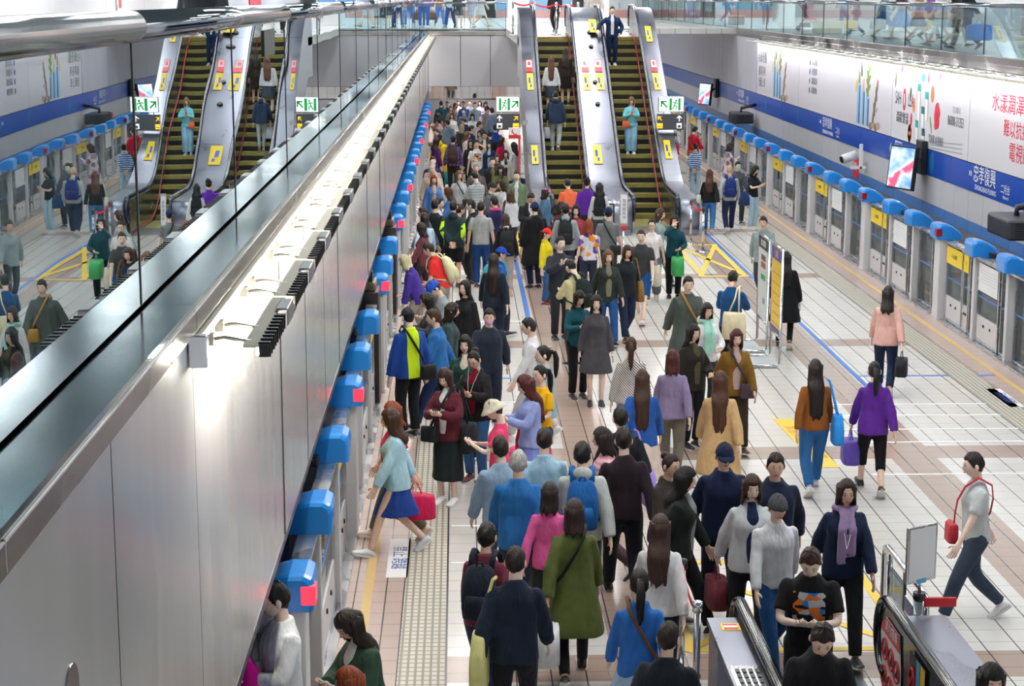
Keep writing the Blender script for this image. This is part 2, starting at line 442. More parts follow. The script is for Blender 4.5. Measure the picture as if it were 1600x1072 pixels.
# floor sticker, yellow with blue characters
def sticker(loc, rz, w, l, m, label, chars, mt):
    e = empty('floor_sticker', loc, label, 'floor sticker', rz=rz)
    MB().box(-w/2, -l/2, 0, w/2, l/2, .004, 0).build('backing', m, e)
    text(chars, w*.8, frame((0, 0, .0045), (0, -1, 0), (1, 0, 0)), mt, e, 'lettering', .0008)
    return e
p0, p1 = at(1222, 655, z=0), at(1296, 731, z=0)
mid = (p0+p1)/2; dvec = (p1-p0)
sticker((mid.x, mid.y, .002), math.atan2(dvec.y, dvec.x)+PI/2, .26, dvec.length, M_yel, 'long yellow floor sticker with orange lettering beside the woman in jeans', '緊握扶手 站穩踏階', mat('sticker orange', '#d08a1c', .5))
p = at(623, 872, z=0)
sticker((p.x, p.y, .002), 0, .22, 1.3, M_wl, 'white floor sticker with blue writing between gate and tactile strip', '禁止 跨越', mat('sticker blue ink', '#2f4fa0', .5))
p = at(1570, 622, z=0)
sticker((p.x, p.y, .002), 0, .22, 1.2, M_wl, 'pale floor sticker near the white gates and tactile strip', '月台間隙', mat('sticker blue ink', '#2f4fa0', .5))

# ================================================================ LIGHT
ceil_root = None
def ceiling_light(x, y, l=5.0, w=.55):
    e = empty('ceiling_light', (x, y, 8.6), 'long white ceiling light panel mirrored in the steel ledges', 'ceiling light', 'ceiling light panels')
    b = MB(); b.box(-w/2-.04, -l/2, -.09, -w/2, l/2, 0); b.box(w/2, -l/2, -.09, w/2+.04, l/2, 0); b.build('housing', M_white, e)
    MB().box(-w/2, -l/2, -.06, w/2, l/2, -.03).build('diffuser', M_lamp, e)
    return e
for x in (.3, 3.7, 7.1):
    for k in range(10): ceiling_light(x, 15+k*9.6)
for x in (-4.6, -7.2, 14.5, 17.5):
    for k in range(10): ceiling_light(x, 6+k*10.5)  # mezzanine rows added out of view to brighten the floors behind the glass
for k in range(3):
    for x in (.3, 3.9):
        e = empty('ceiling_light', (x, 72.5+k*3.6, 2.62), 'short white ceiling light panel under the bridge', 'ceiling light', 'ceiling lights under the bridge')
        MB().box(-.35, -1.2, -.05, .35, 1.2, 0).build('diffuser', M_lamp, e); MB().box(-.38, -1.22, -.02, .38, 1.22, 0).build('housing', M_white, e)

# ---- wall washer lamps along the left fascia
M_tubeL = mat('washer lamp strip', (1, .95, .82), .5, 0, 230)
M_gold = mat('gilt bulb', (1, .72, .25), .3, 0, 5)
M_blk2 = mat('lamp housing black', '#17181a', .35, .3)
M_lampg = mat('lamp block grey', '#8f9092', .35, .4)
M_arm = steel('lamp arm steel', (.45, .43, .36), .3, (2, 2, 2), 0)
def washer_proto():
    e = empty('wall_lamp', (XL, 0, 4.2), 'black louvred wall lamp on two thin arms over the steel wall', 'wall lamp', 'wall lamps under the ledge of the steel wall')
    for yy in (.12, .46):
        b = MB(); b.tube([(.03, yy, 0), (.10, yy, .012), (.30, yy, -.02)], .008, 6); b.box(.02, yy-.03, -.02, .06, yy+.03, .03); b.build('arm', M_arm, e)
    b = MB(); b.box(.268, .0, -.055, .312, .80, .0, 0); b.box(.20, .0, -.012, .27, 1.28, .0, 1)  # second box: added shield against lamp spill on the trim, cream to look lit
    for i in range(9): b.box(.264, .03+i*.085, -.06, .318, .042+i*.085, .008, 0)
    b.build('louvre_housing', [M_blk2, mat('added spill shield cream', '#e9e4d0', .5)], e)
    MB().box(.258, .82, -.068, .322, 1.12, .02, 0, .008).build('ballast_box', M_lampg, e)
    b = MB()
    for k in range(3): b.ball((.295, 1.15+k*.045, -.02), .017, 8)
    b.build('bulb_cluster', M_gold, e)
    MB().box(.256, .02, -.05, .267, 1.26, -.016).build('light_strip', M_tubeL, e)
    MB().box(.268, 1.13, -.06, .318, 1.28, -.042).build('tray', M_blk2, e)
    return e
wp = washer_proto(); wp.location.y = 7.75
_kids = {wp.name: kids(wp)}
for k in range(1, 47): copy_tree(wp, None, (XL, 7.75+k*1.31, 4.2))
e = empty('lamp_rail', (XL, 7.55, 4.2), 'long dark rail under the ledge carrying the lamp arms', 'lamp rail')
MB().box(.0, 0, .045, .05, YB-7.6, .085).build('channel', mat('lamp rail cream', '#cfcab8', .4, .4), e)
MB().box(.0, 0, .0, .022, YB-7.6, .04).build('rail_bar', M_black, e); MB().box(0, -.06, -.05, .08, 0, .09, 0, .006).build('end_cap', M_gatef, e)

# ---- poster lamps along the right wall
M_tubeR = mat('poster lamp strip', (.97, .98, 1), .5, 0, 85)
M_lat = mat('lamp bracket cream', '#e4e0cf', .4, .3)
def poster_lamp():
    e = empty('poster_lamp', (XR, 0, 4.2), 'cream lattice poster lamp under the mezzanine edge', 'poster lamp', 'poster lamps over the advertisements')
    for yy in (.1, .9):
        MB().tube([(-.02, yy, 0), (-.42, yy, -.04)], .012, 6).build('arm', M_lat, e)
    b = MB(); b.box(-.46, .0, -.075, -.38, 1.22, -.02, 0, .008); b.build('lamp_housing', M_lat, e)
    b = MB()
    for k in range(4): b.tube([(-.44, .05+k*.3, -.03), (-.1, .2+k*.3, -.01)], .009, 5)
    b.build('lattice', M_lampg, e)
    MB().box(-.379, .02, -.07, -.372, 1.2, -.03).build('light_strip', M_tubeR, e)
    return e
pl = poster_lamp(); pl.location.y = 24.8
_kids[pl.name] = kids(pl)
for k in range(1, 31): copy_tree(pl, None, (XR, 24.8+k*1.3, 4.2))

# ---- train standing at the left gates
e = empty('train', (-1.66, 0, -.9), 'dark blue and silver train standing behind the gates under the steel wall', 'train')
M_tr = mat('train silver', '#8f929c', .3, .6); M_trb = mat('train blue stripe', '#1d3f96', .3)
b = MB(); b.box(-2.8, 2, .1, 0, 82, 1.65, 0, .03); b.box(-2.8, 2, 2.55, 0, 82, 4.0, 0, .05); b.build('car_body', M_tr, e)
MB().box(-2.79, 2, 1.65, .004, 82, 1.95).build('stripe', M_trb, e)
b = MB()
for k in range(40): b.box(-2.7, 2.2+k*2, 1.95, -.01, 3.9+k*2, 2.55, 0)
b.build('window', mat('train window', '#20242c', .08), e)
for k in range(13):
    d = MB(); d.box(-.02, 3.2+k*5.9, .2, .012, 4.8+k*5.9, 2.4, 0, .01); d = d.build('door', M_trb, e)

M_rail = steel('dark polished rail steel', (.34, .37, .40), .08, (2, .4, 2), .04, .01)
# ================================================================ BALUSTRADES
def balustrade(x, y0, y1, per, z0, z1, label, rail_r, gmat, off=0, along='y', name='balustrade'):
    e = empty(name, (0, 0, 0), label, 'balustrade')
    a = y0+off; n = 0
    while a < y1:
        c = min(a+per, y1)
        b = MB()
        if along == 'y': b.box(x-.006, a+.009, z0, x+.006, c-.009, z1)
        else: b.box(a+.009, x-.006, z0, c-.009, x+.006, z1)
        b.build('glass_pane', gmat, e)
        b = MB()
        if along == 'y': b.box(x-.010, c-.009, z0, x+.010, c+.009, z1)
        else: b.box(c-.009, x-.010, z0, c+.009, x+.010, z1)
        b.build('joint', M_black, e)
        a = c
    b = MB()
    P = (lambda u: (x, u, z1+rail_r*.6)) if along == 'y' else (lambda u: (u, x, z1+rail_r*.6))
    k = y0
    while k < y1:
        c = min(k+6.5, y1); b.tube([P(k+.002), P(c-.002)], rail_r, 24); k = c
    b.build('handrail', M_rail, e)
    b = MB()
    if along == 'y': b.box(x-.0095, y0, z0-.03, x+.0095, y1, z0-.007)
    else: b.box(y0, x-.0095, z0-.03, y1, x+.0095, z0-.007)
    b.build('gasket', mat('gasket rubber', '#08080a', .9, 0, 0, 0.), e)
    return e
balustrade(-1.34, 1.0, YB, 3.28, 4.43, 5.54, 'long glass balustrade with thick steel handrail on the ledge of the steel wall', .066, M_glass, -.1)
balustrade(XR, 10.6, 110, 3.3, 4.53, 5.5, 'glass balustrade along the mezzanine edge over the advertisement wall', .05, M_glass2)
balustrade(YB+.1, -1.34, 1.85, 1.6, 4.45, 5.45, 'short glass balustrade across the bridge beside the escalators', .04, M_glass2, 0, 'x')
# dark plate stuck on the left glass
p = at(412, 48, x=-1.325); q = at(429, 84, x=-1.325)
o = MB().box(-1.331, p.y, q.z, -1.322, q.y, p.z).build('notice_plate', mat('dark olive plate', '#2c3226', .4)); tag(o, 'small dark olive plate stuck on the glass of the long balustrade', 'plate')
# ================================================================ PLATFORM GATES
M_cap = mat('gate cap blue', '#1d86dd', .28, 0, coat=.4)
M_redoff = mat('warning light dark red', '#8d1622', .2)
M_redon = mat('warning light glowing red', (1, .015, .03), .3, 0, 3.2)
M_redon2 = M_redon
M_sigy = mat('yellow gate sign', '#f0cf28', .4); M_ink = mat('dark sign ink', '#3a3522', .5)
M_poster = mat('white notice sheet', '#eceef0', .35)
M_strip = mat('pale blue glass stripe', '#3f7fd0', .3)
def panel(e, s, y0, y1, sign=None, kick=.42, x=.1, name='fixed_panel', poster=False):
    """a steel framed glass leaf from y0 to y1; s is +1 where the track lies towards +x"""
    b = MB(); X0, X1 = s*(x), s*(x+.07); f = .045
    b.box(X0, y0, .06, X1, y0+f, 1.44); b.box(X0, y1-f, .06, X1, y1, 1.44); b.box(X0, y0+f, 1.40, X1, y1-f, 1.44); b.box(X0, y0+f, .06, X1, y1-f, .10)
    if kick: b.box(X0+s*.012, y0+f, .10, X1-s*.012, y1-f, kick, 1)
    fr = b.build(name, [M_gatef, M_gate], e)
    MB().box(s*(x+.03), y0+f, max(kick, .1), s*(x+.04), y1-f, 1.40).build('glass_pane', M_glassg, fr)
    b = MB(); b.box(s*(x+.024), y0+f, .80, s*(x+.029), y1-f, .825); b.build('stripe', M_strip, fr)
    if kick:
        for q in (.35, .65): MB().box(s*(x-.004), y0+(y1-y0)*q-.02, kick-.16, s*(x+.014), y0+(y1-y0)*q+.02, kick-.12).build('latch', M_dark, fr)
    if sign:
        g = MB().box(s*(x-.006), y0+.03, 1.08, s*(x+.004), y1-.03, 1.38).build('yellow_sign', M_sigy, fr)
        cy = (y0+y1)/2
        text(sign, .085 if y1-y0 > .5 else .07, frame((s*(x-.0075), cy, 1.23), (0, -s, 0), (0, 0, 1)), M_ink, None, 'lettering', .0006).parent = fr
    if poster:
        MB().box(s*(x-.004), y0+.08, .92, s*(x+.002), y1-.08, 1.38).build('notice_sheet', M_poster, fr)
        b = MB()
        for k in range(5): b.box(s*(x-.006), y0+.15, 1.08+k*.05, s*(x-.0042), y1-.15-.08*(k % 3), 1.085+k*.05, 0)
        b.build('printed_lines', mat('grey print', '#a9adb5', .5), fr)
    return fr
def cap(e, s, y0, y1, light=None, sensor=False):
    """moulded blue cap: tall on the platform side, falling away to the track"""
    prof = [(-.07, 1.47), (-.075, 1.66), (-.06, 1.71), (-.01, 1.738), (.10, 1.738), (.20, 1.71), (.32, 1.63), (.39, 1.55), (.40, 1.47)]
    rings = []
    L = y1-y0
    for u, k, dz in ((0, .86, -.03), (.02, .95, -.008), (.05, 1, 0), (L-.10, 1, 0), (L-.03, .97, -.012), (L, .88, -.05)):
        rings.append([Vector((s*(.14+(px-.14)*k), y0+u, 1.47+(pz-1.47)*(k if k < 1 else 1))) for px, pz in prof])
    b = MB(); b.loft(rings, 0, True, False); c = b.build('gate_cap', M_cap, e)
    if light:
        MB().box(s*-.085, y0-.006, 1.52, s*.02, y0+.13, 1.66, 0, .012).build('warning_light', light, c)
    if sensor:
        b = MB(); b.box(s*.2, y0-.16, 1.47, s*.34, y0+.0, 1.56, 0, .02); b.tube([(s*.27, y0-.19, 1.515), (s*.27, y0-.15, 1.515)], .035, 12); b.build('sensor', M_dark, c)
    return c
def gate(s, light, label, group, doors, d=(2.02, 3.86), kl=.54, ys=1.0):
    e = empty('platform_gate', (0, 0, 0), label, 'platform gate', group)
    b = MB(); b.box(0, .0, 0, s*.34, .36, 1.47, 0, .012); b.box(s*-.012, .02, .0, 0, .34, .05, 0); b.build('pillar', M_gate, e)
    cap(e, s, -.06, -.06+kl, light)
    for y in d:
        MB().box(s*.04, y, 0, s*.26, y+.13, 1.47, 0, .008).build('post', M_gate, e)
    cap(e, s, d[0]-.16, d[0]-.16+kl)
    cap(e, s, d[1]-.2, d[1]-.2+kl, None, True)
    a, c = d
    panel(e, s, .40, .86, kick=0)
    panel(e, s, .92, a-.04, kick=0, name='door_leaf', x=.14)
    panel(e, s, a+.16, a+.54, kick=0)
    panel(e, s, a+.58, c-.04, poster=(s > 0), kick=.5, name='door_leaf', x=.08)
    panel(e, s, c+.16, c+.48, kick=0); panel(e, s, c+.52, c+.88, '手', kick=.5); panel(e, s, c+.92, 5.82*ys, '小心間隙', kick=.5)
    b = MB(); b.box(s*.0, .36, 0, s*.30, 5.86*ys, .05); b.box(s*.05, .36, 1.44, s*.2, 5.86*ys, 1.475); b.build('rail', M_gatef, e)
    return e
PER = 5.94
def place_gates(s, x, rows, light, lab, group, doors, rename, **kw):
    p = gate(s, light, lab, group, doors, **kw); p.location = (x, rows[0], 0)
    _kids[p.name] = kids(p)
    for k in _kids[p.name]:
        if kids(k): _kids[k.name] = kids(k)
    out = [p]
    for y in rows[1:]: out.append(copy_tree(p, None, (x, y, 0)))
    for k, o in enumerate(out): o['label'] = rename(k)
    return out
ORD = ['first', 'second', 'third', 'fourth', 'fifth', 'sixth', 'seventh', 'eighth', 'ninth', 'tenth', 'eleventh', 'twelfth', 'thirteenth']
place_gates(1, XG1, [19.51+k*PER for k in range(10)], M_redoff, 'x', 'white gates facing the advertisement wall', 'closed',
            lambda k: f'grey and glass gate with blue caps, {ORD[k]} from the camera along the advertisement side')
GL = place_gates(-1, -1.1, [12.05, 18.47, 25.7, 32.95, 39.37, 45.79, 52.21, 58.63, 65.05], M_redon, 'x', 'gates below the steel wall', 'closed',
            lambda k: f'gate with blue caps and glowing red light, {ORD[k]} from the camera below the steel wall', d=(1.95, 4.25), kl=.44, ys=1.08)
# a doorway stands open where the man in the white sweater leans: its near leaves are slid away
# dark equipment cabinets among the left gates
def gate_cabinet(y, label):
    e = empty('gate_cabinet', (-1.12, y, 0), label, 'equipment cabinet')
    MB().box(-.34, 0, 0, -.02, .7, 1.62, 0, .02).build('body', mat('cabinet brown black', '#2a2328', .4), e)
    MB().box(-.3, .05, 1.62, -.06, .6, 1.75, 0, .03).build('control_console', mat('console olive', '#5a5a44', .45), e)
    b = MB(); b.box(-.25, .1, 1.75, -.1, .3, 1.9, 0, .02); b.tube([(-.17, .06, 1.84), (-.17, .0, 1.84)], .04, 10); b.build('camera_unit', M_dark, e)
    return e
gate_cabinet(24.92, 'dark equipment cabinet with console and small camera among the blue gate caps')
gate_cabinet(32.15, 'dark equipment cabinet farther along the blue gate caps beside the crowd')

# ================================================================ ESCALATORS
YS0, YS1, HT = 46.5, 54.6, ZM
def prof_z(y):
    """height of the step line above the platform"""
    if y <= YS0: return 0.
    if y >= YS1: return HT
    return (y-YS0)/(YS1-YS0)*HT
def spath(y0, y1, dz, n=60):
    pts = []
    for i in range(n+1):
        y = y0+(y1-y0)*i/n
        z = sum(prof_z(y+d) for d in (-.7, -.35, 0, .35, .7))/5
        pts.append((y, z+dz))
    return pts
M_step = mat('escalator riser black', '#141414', .5, .3); M_tread = mat('escalator tread olive yellow', '#8d8443', .55, .2, var=.15)
M_redb = mat('red brush line', '#c8343a', .4); M_hand = mat('handrail dark blue', '#151d38', .22, coat=.3)
M_ywarn = mat('comb plate steel', '#8e8f90', .35, .7)
M_stky = mat('yellow warning sticker', '#f2d12b', .4); M_stkr = mat('red warning sticker', '#d8323a', .4); M_stkw = mat('white sticker', '#f2f2f2', .4); M_bink = mat('blue sticker ink', '#2747a8', .5)
def ribbon(b, pts, x0, x1, t, mi=0):
    """a band of thickness t following the incline"""
    rings = [[(x0, y, z), (x1, y, z), (x1, y, z-t), (x0, y, z-t)] for y, z in pts]
    b.loft(rings, mi, True, False)
def wallband(b, pts, x0, x1, zlo, mi=0):
    rings = [[(x0, y, z), (x1, y, z), (x1, y, max(zlo(y), -.0)), (x0, y, max(zlo(y), -.0))] for y, z in pts]
    b.loft(rings, mi, True, False)
def newel_path(x, y, z0, top, d):
    r = top/2
    return [(x, y+d*math.sin(a)*-r*.75, z0+r+math.cos(a)*r) for a in [i*PI/10 for i in range(0, 11)]]
def sticker_on(e, x, y, z, slope, kind, w=.13):
    w *= .8
    n = Vector((0, -slope, 1)).normalized(); u = Vector((0, 1, slope)).normalized()
    c = Vector((x, y, z+.012))
    g = MB(); L = .36
    def q(dx0, dx1, a, bb, mi, lift):
        P = [c+Vector((dx, 0, 0))+u*t+n*lift for dx, t in ((dx0, a), (dx1, a), (dx1, bb), (dx0, bb))]
        g.add(P, [(0, 1, 2, 3)], mi)
    q(-w, w, -L-.85, -.02-.3, 0, .004)
    q(-w*.5, w*.1, -L-.5, -.55, 2, .006); q(-w*.1, w*.4, -L-.72, -L-.55, 2, .006)
    if kind == 'pair':
        q(-w, w, 0-.25, .42, 1, .004); q(-w*.85, w*.85, .0, .38, 3, .006); q(-w*.4, w*.4, .1, .3, 1, .008)
    return g.build('warning_sticker', [M_stky, M_stkr, M_bink, M_stkw], e)
SL = HT/(YS1-YS0)
def escalator(name, x0, x1, label, offset):
    """steps between x0 and x1"""
    e = empty(name, (0, 0, 0), label, 'escalator')
    n = 26; dy = (YS1-YS0)/20
    for k in range(n):
        y = YS0-dy*4+k*dy+offset*dy
        if y > YS1+.5: break
        z = max(.006, prof_z(y+dy*.5))
        zp = prof_z(y-dy*.5)
        b = MB(); b.box(x0+.02, y, z-.30, x1-.02, y+dy-.004, z-.012, 0)
        b.box(x0+.02, y-.004, z-(.095 if z-zp > .1 else .02), x1-.02, y+dy-.004, z, 1)
        for j in range(14): b.box(x0+.04+j*(x1-x0-.08)/14, y-.006, z-.3, x0+.06+j*(x1-x0-.08)/14, y, z-.1, 0)
        b.build('step', [M_step, M_tread], e)
    for yy, zz in ((YS0-dy*4-1.3, 0), (YS1+.32, HT)):
        b = MB(); b.box(x0, yy, zz-.02, x1, yy+1.3, zz+.008, 0); 
        for j in range(20): b.box(x0+.02+j*(x1-x0)/20.5, yy+.1, zz+.008, x0+.03+j*(x1-x0)/20.5, yy+1.2, zz+.012, 0)
        b.build('comb_plate', M_ywarn, e)
    MB().box(x0, YS1+.28, HT-.02, x1, YS1+.42, HT+.014).build('comb_edge', mat('comb amber edge', '#d89a2c', .4), e)
    for xs, sd in ((x0, -1), (x1, 1)):
        b = MB(); wallband(b, spath(43.6, 56.2, .86), xs+sd*.004, xs+sd*.03, lambda y: prof_z(y)-.3); b.build('balustrade_panel', M_bal, e)
        b = MB(); ribbon(b, spath(43.6, 56.2, .10), xs-sd*.010, xs+sd*.004, .035); b.build('red_brush', M_redb, e)
        pts = [(xs+sd*.03, y, z) for y, z in spath(43.5, 56.4, .95)]
        lo = newel_path(xs+sd*.03, 43.5, .0+.32, .63, 1)
        hi = [(x, y, z) for x, y, z in newel_path(xs+sd*.03, 56.4, HT+.32, .63, -1)]
        b = MB(); b.tube(list(reversed(lo))+pts+hi, [(.032, .045)]*(len(lo)+len(pts)+len(hi)), 10); b.build('handrail', M_hand, e)
    return e
XA0, XA1, XB0, XB1 = 2.31, 3.33, 4.29, 5.30
E1 = escalator('escalator', XA0, XA1, 'escalator carrying the white shirted long haired woman upward, beside the hanging exit sign', .35)
E2 = escalator('escalator', XB0, XB1, 'escalator with the lady in turquoise coming down, nearer the advertisement wall', .0)
def deck(x0, x1, label, cx, outer):
    e = empty('escalator_deck', (0, 0, 0), label, 'escalator cladding')
    b = MB(); P = spath(43.4, 56.5, .88)
    ribbon(b, P, x0, x1, .05); b.build('deck_plate', M_deck, e)
    b = MB(); wallband(b, spath(43.5, 56.4, .84), x0+.01, x0+.04, lambda y: prof_z(y)-1.2 if outer != 'both' else prof_z(y)-.2)
    wallband(b, spath(43.5, 56.4, .84), x1-.04, x1-.01, lambda y: prof_z(y)-1.2); b.build('side_cladding', M_panel, e)
    # rounded newel end of the deck
    b = MB(); b.loft([[(x0, 43.4-.30*math.sin(a), .45+.43*math.cos(a)), (x1, 43.4-.30*math.sin(a), .45+.43*math.cos(a))][::1]+[(x1, 43.42, .45+.40*math.cos(a)), (x0, 43.42, .45+.40*math.cos(a))] for a in [i*PI/10 for i in range(11)]], 0, True, True)
    b.box(x0+.02, 43.2, 0, x1-.02, 43.5, .25); b.build('newel', M_deck, e)
    for yy in (48.2, 50.6, 53.1):
        z = prof_z(yy)+.88
        g = MB(); g.add([(cx-.16, yy-.006, z+.002-.004), (cx+.2, yy-.006, z-.004+.002), (cx+.2, yy+.006, z+.006), (cx-.16, yy+.006, z+.006)], [(0, 1, 2, 3)]); g.build('seam', M_dark, e)
    return e
D0 = deck(1.84, 2.22, 'narrow steel cladding on the outer flank of the upward escalator', 2.03, 'left')
D1 = deck(3.42, 4.20, 'wide steel median deck between the two escalators', 3.8, 'both')
D2 = deck(5.39, 5.84, 'steel deck on the flank of the downward escalator facing the gates', 5.62, 'right')
for e, xx in ((D0, 2.03), (D2, 5.6)):
    for yy in (53.9, 51.6, 48.6) if e is D2 else (51.6, 48.4):
        sticker_on(e, xx, yy, prof_z(yy)+.88, SL, 'pair' if yy == 51.6 else 'one', .11)
for xx in (3.62, 4.0):
    sticker_on(D1, xx, 51.6, prof_z(51.6)+.88, SL, 'pair', .13)
sticker_on(D1, 3.98, 54.2, prof_z(54.2)+.88, SL*.8, 'one', .13); sticker_on(D1, 3.7, 48.4, prof_z(48.4)+.88, SL, 'one', .14)
for yy in (53.3, 52.6, 50.9, 49.9):
    b = MB(); n = Vector((0, -SL, 1)).normalized(); c = Vector((3.86, yy, prof_z(yy)+.885))
    b.tube([c, c+n*.05], [.07, .06], 16); b.build('speed_sensor_button', M_dark, D1)
# belts at the upper landing of the left escalator
def stanchion(loc, h, label, group, belt_to=None, band='#9fd0e0', name='queue_post'):
    e = empty(name, loc, label, 'queue post', group)
    b = MB(); b.cyl(0, 0, 0, .02, .17, 24); b.cyl(0, 0, .02, .035, .16, 24, 0, .05); b.build('base', M_chrome, e)
    MB().cyl(0, 0, .03, h, .028, 16).build('pole', M_chrome, e)
    b = MB(); b.cyl(0, 0, h-.01, h+.07, .04, 16); b.ball((0, 0, h+.07), (.038, .038, .012), 12); b.build('belt_head', M_dark if band else M_chrome, e)
    if band: MB().cyl(0, 0, h*.62, h*.62+.05, .0295, 16).build('tape_band', mat('band '+band, band, .4), e)
    if belt_to is not None:
        d = Vector(belt_to)-Vector(loc); sag = 8; b = MB(); rings = []; dl = d.length
        for i in range(sag+1):
            t = .045/dl+(1-.09/dl)*i/sag; p = Vector((d.x*t, d.y*t, d.z*t+h+.03-.10*math.sin(PI*t))); sd = d.normalized()
            w = Vector((-sd.y, sd.x, 0))*.003
            rings.append([p-w+Vector((0, 0, .025)), p+w+Vector((0, 0, .025)), p+w-Vector((0, 0, .025)), p-w-Vector((0, 0, .025))])
        b.loft(rings, 0, True, False); b.build('belt', mat('red belt', '#d81f2e', .45), e)
    return e
a, c = at(1111, 382, z=0), at(1188-91+0, 395, z=0)
a = at(1092, 382, z=0); c = at(1098, 395, z=0)
a = at(1078, 380, z=0)
s1 = at(1079, 381, z=0); s2 = at(1098, 394, z=0)
stanchion((s1.x, s1.y, 0), .95, 'steel queue post at the foot of the downward escalator by its newel', None, (s2.x, s2.y, 0))
stanchion((s2.x, s2.y, 0), .95, 'steel queue post standing on the yellow taped box near the escalator foot', None)
u = [at(834, 47, z=ZM), at(858, 47, z=ZM), at(806, 42, z=ZM)]
stanchion((2.45, 58.2, ZM), .95, 'upper landing queue post at the side of the hanging exit sign', None, (3.15, 58.2, ZM), None)
stanchion((3.15, 58.2, ZM), .95, 'upper landing queue post in the middle of the escalator top', None, (3.75, 58.2, ZM), None)
stanchion((3.85, 58.2, ZM), .95, 'upper landing queue post beside the man in black trousers', None, None, None)
stanchion((1.75, 57.6, ZM), 1.0, 'upper landing queue post at the end of the bridge glass', None, (2.45, 58.2, ZM), None)

# ================================================================ LOWER ESCALATOR AT THE CAMERA END
e = empty('escalator', (0, 0, 0), 'escalator end with black handrails and prohibition stickers at the bottom of the hall', 'escalator')
def lower(y): return 0 if y > 11.2 else -(11.2-y)*.577
def lpts(y0, y1, dz, n=30):
    return [(y0+(y1-y0)*i/n, sum(lower(y0+(y1-y0)*i/n+d) for d in (-.5, -.25, 0, .25, .5))/5+dz) for i in range(n+1)]
xl0, xl1, xr0, xr1 = 1.95, 2.22, 3.46, 3.86
DY = -1.1
for k in range(12):
    y = 12.9-k*.4; z = lower(y-.2)
    b = MB(); b.box(2.32, y-.396, z-.3, 3.72, y, z-.012, 0); b.box(2.32, y-.396, z-.012, 3.72, y+.004, z, 1); b.build('step', [M_step, mat('lower tread steel', '#70757a', .4, .6)], e)
b = MB(); b.box(2.26, 12.9, -.02, 3.42, 14.6, .002, 0)
for j in range(24): b.box(2.29+j*.046, 13.0, .002, 2.305+j*.046, 14.5, .004, 0)
b.build('comb_plate', mat('landing plate steel', '#6f7b80', .35, .7), e)
for (a0, a1, nm) in ((xl0, xl1, 'l'), (xr0, xr1, 'r')):
    b = MB(); ribbon(b, [(y, z) for y, z in lpts(13.5, 4.5, .86)], a0, a1, .05); b.box(a0+.02, 13.0, 0, a1-.02, 13.5, .84, 0); 
    b.build('deck_plate', M_deck, e)
    inner = a1 if nm == 'l' else a0; sd = 1 if nm == 'l' else -1
    hx = inner+sd*.02
    pts = [(hx, y, z) for y, z in lpts(13.65, 4.5, .93)]
    nw = [(hx, 13.65+.30*math.sin(t), .62+.31*math.cos(t)) for t in [i*PI/12 for i in range(13)]]
    b = MB(); b.tube(list(reversed(nw))+pts, [(.036, .05)]*(len(nw)+len(pts)), 12); b.build('handrail', mat('handrail gloss black', '#14181b', .18, coat=.4), e)
    b = MB()
    poly = [(y, z-.06) for y, z in lpts(13.65, 4.5, .93)]
    rim = [(13.65+.26*math.sin(t), .62+.26*math.cos(t)) for t in [i*PI/12 for i in range(13)]]
    outline = rim+[(13.65, .05)]+[(y, z-.93) for y, z in reversed(poly)][:1]
    wallband(b, [(y, z) for y, z in lpts(13.65, 4.5, .88)], inner+sd*.012, inner+sd*.026, lambda y: lower(y)-.1)
    b.prism([(13.65+.27*math.sin(t), .60+.27*math.cos(t)) for t in [i*PI/12 for i in range(13)]]+[(13.65, .02)], 'x', inner+sd*.012, inner+sd*.026)
    b.build('balustrade_panel', mat('balustrade smoked panel', '#3a3f42', .15, .2), e)
# keypad and stickers
b = MB()
for i in range(4):
    for j in range(4):
        for q in range(1): b.box(2.0+i*.048, 12.0+j*.10, .86, 2.03+i*.048, 12.07+j*.10, .872)
b.build('keypad', M_dark, e)
b = MB(); b.box(1.97, 11.92, .855, 2.2, 12.45, .8645); b.build('keypad_plate', M_gatef, e)
b = MB(); b.box(2.03, 13.2, .86, 2.18, 13.36, .864, 0); b.box(2.05, 13.22, .8641, 2.16, 13.34, .866, 1); b.box(2.05, 13.26, .8661, 2.16, 13.30, .867, 2); b.build('warning_sticker', [M_stky, M_stkr, M_stkw], e)
# prohibition notice on the inside of the far newel (faces the steps and the camera side)
def disc(c, r, m, e, nrm, name, n=24, th=.002):
    c = Vector(c); nrm = Vector(nrm).normalized(); b = MB(); b.tube([c, c+nrm*th], r, n); return b.build(name, m, e)
nx = xr0-.052
g = MB(); g.prism([(13.760, .52), (13.800, .62), (13.760, .72), (13.65, .80), (13.200, .80), (13.120, .52), (13.100, .12), (13.700, .12)], 'x', nx+.012, nx+.016)
g.build('notice_plate', M_stkw, e)
g = MB(); g.prism([(13.785, .66), (13.760, .72), (13.65, .80), (13.200, .80), (13.170, .66)], 'x', nx+.0095, nx+.012); g.build('notice_header', M_stkr, e)
text('請勿搭乘', .10, frame((nx+.008, 13.450, .735), (0, -1, 0), (0, 0, 1)), M_stkw, e, 'lettering', .001)
for (yy, zz) in ((13.620, .54), (13.420, .52), (13.230, .49), (13.620, .31), (13.420, .29), (13.230, .26)):
    b = MB(); b.tube([(nx+.006, yy+.085*math.cos(t), zz+.085*math.sin(t)) for t in [i*2*PI/20 for i in range(21)]], .009, 6); b.tube([(nx+.006, yy-.06, zz+.06), (nx+.006, yy+.06, zz-.06)], .007, 6); b.build('prohibition_ring', M_stkr, e)
    b = MB(); b.ball((nx+.009, yy, zz+.04), (.003, .018, .018), 8); b.box(nx+.008, yy-.018, zz-.055, nx+.011, yy+.018, zz+.02); b.build('pictogram', M_dark, e)
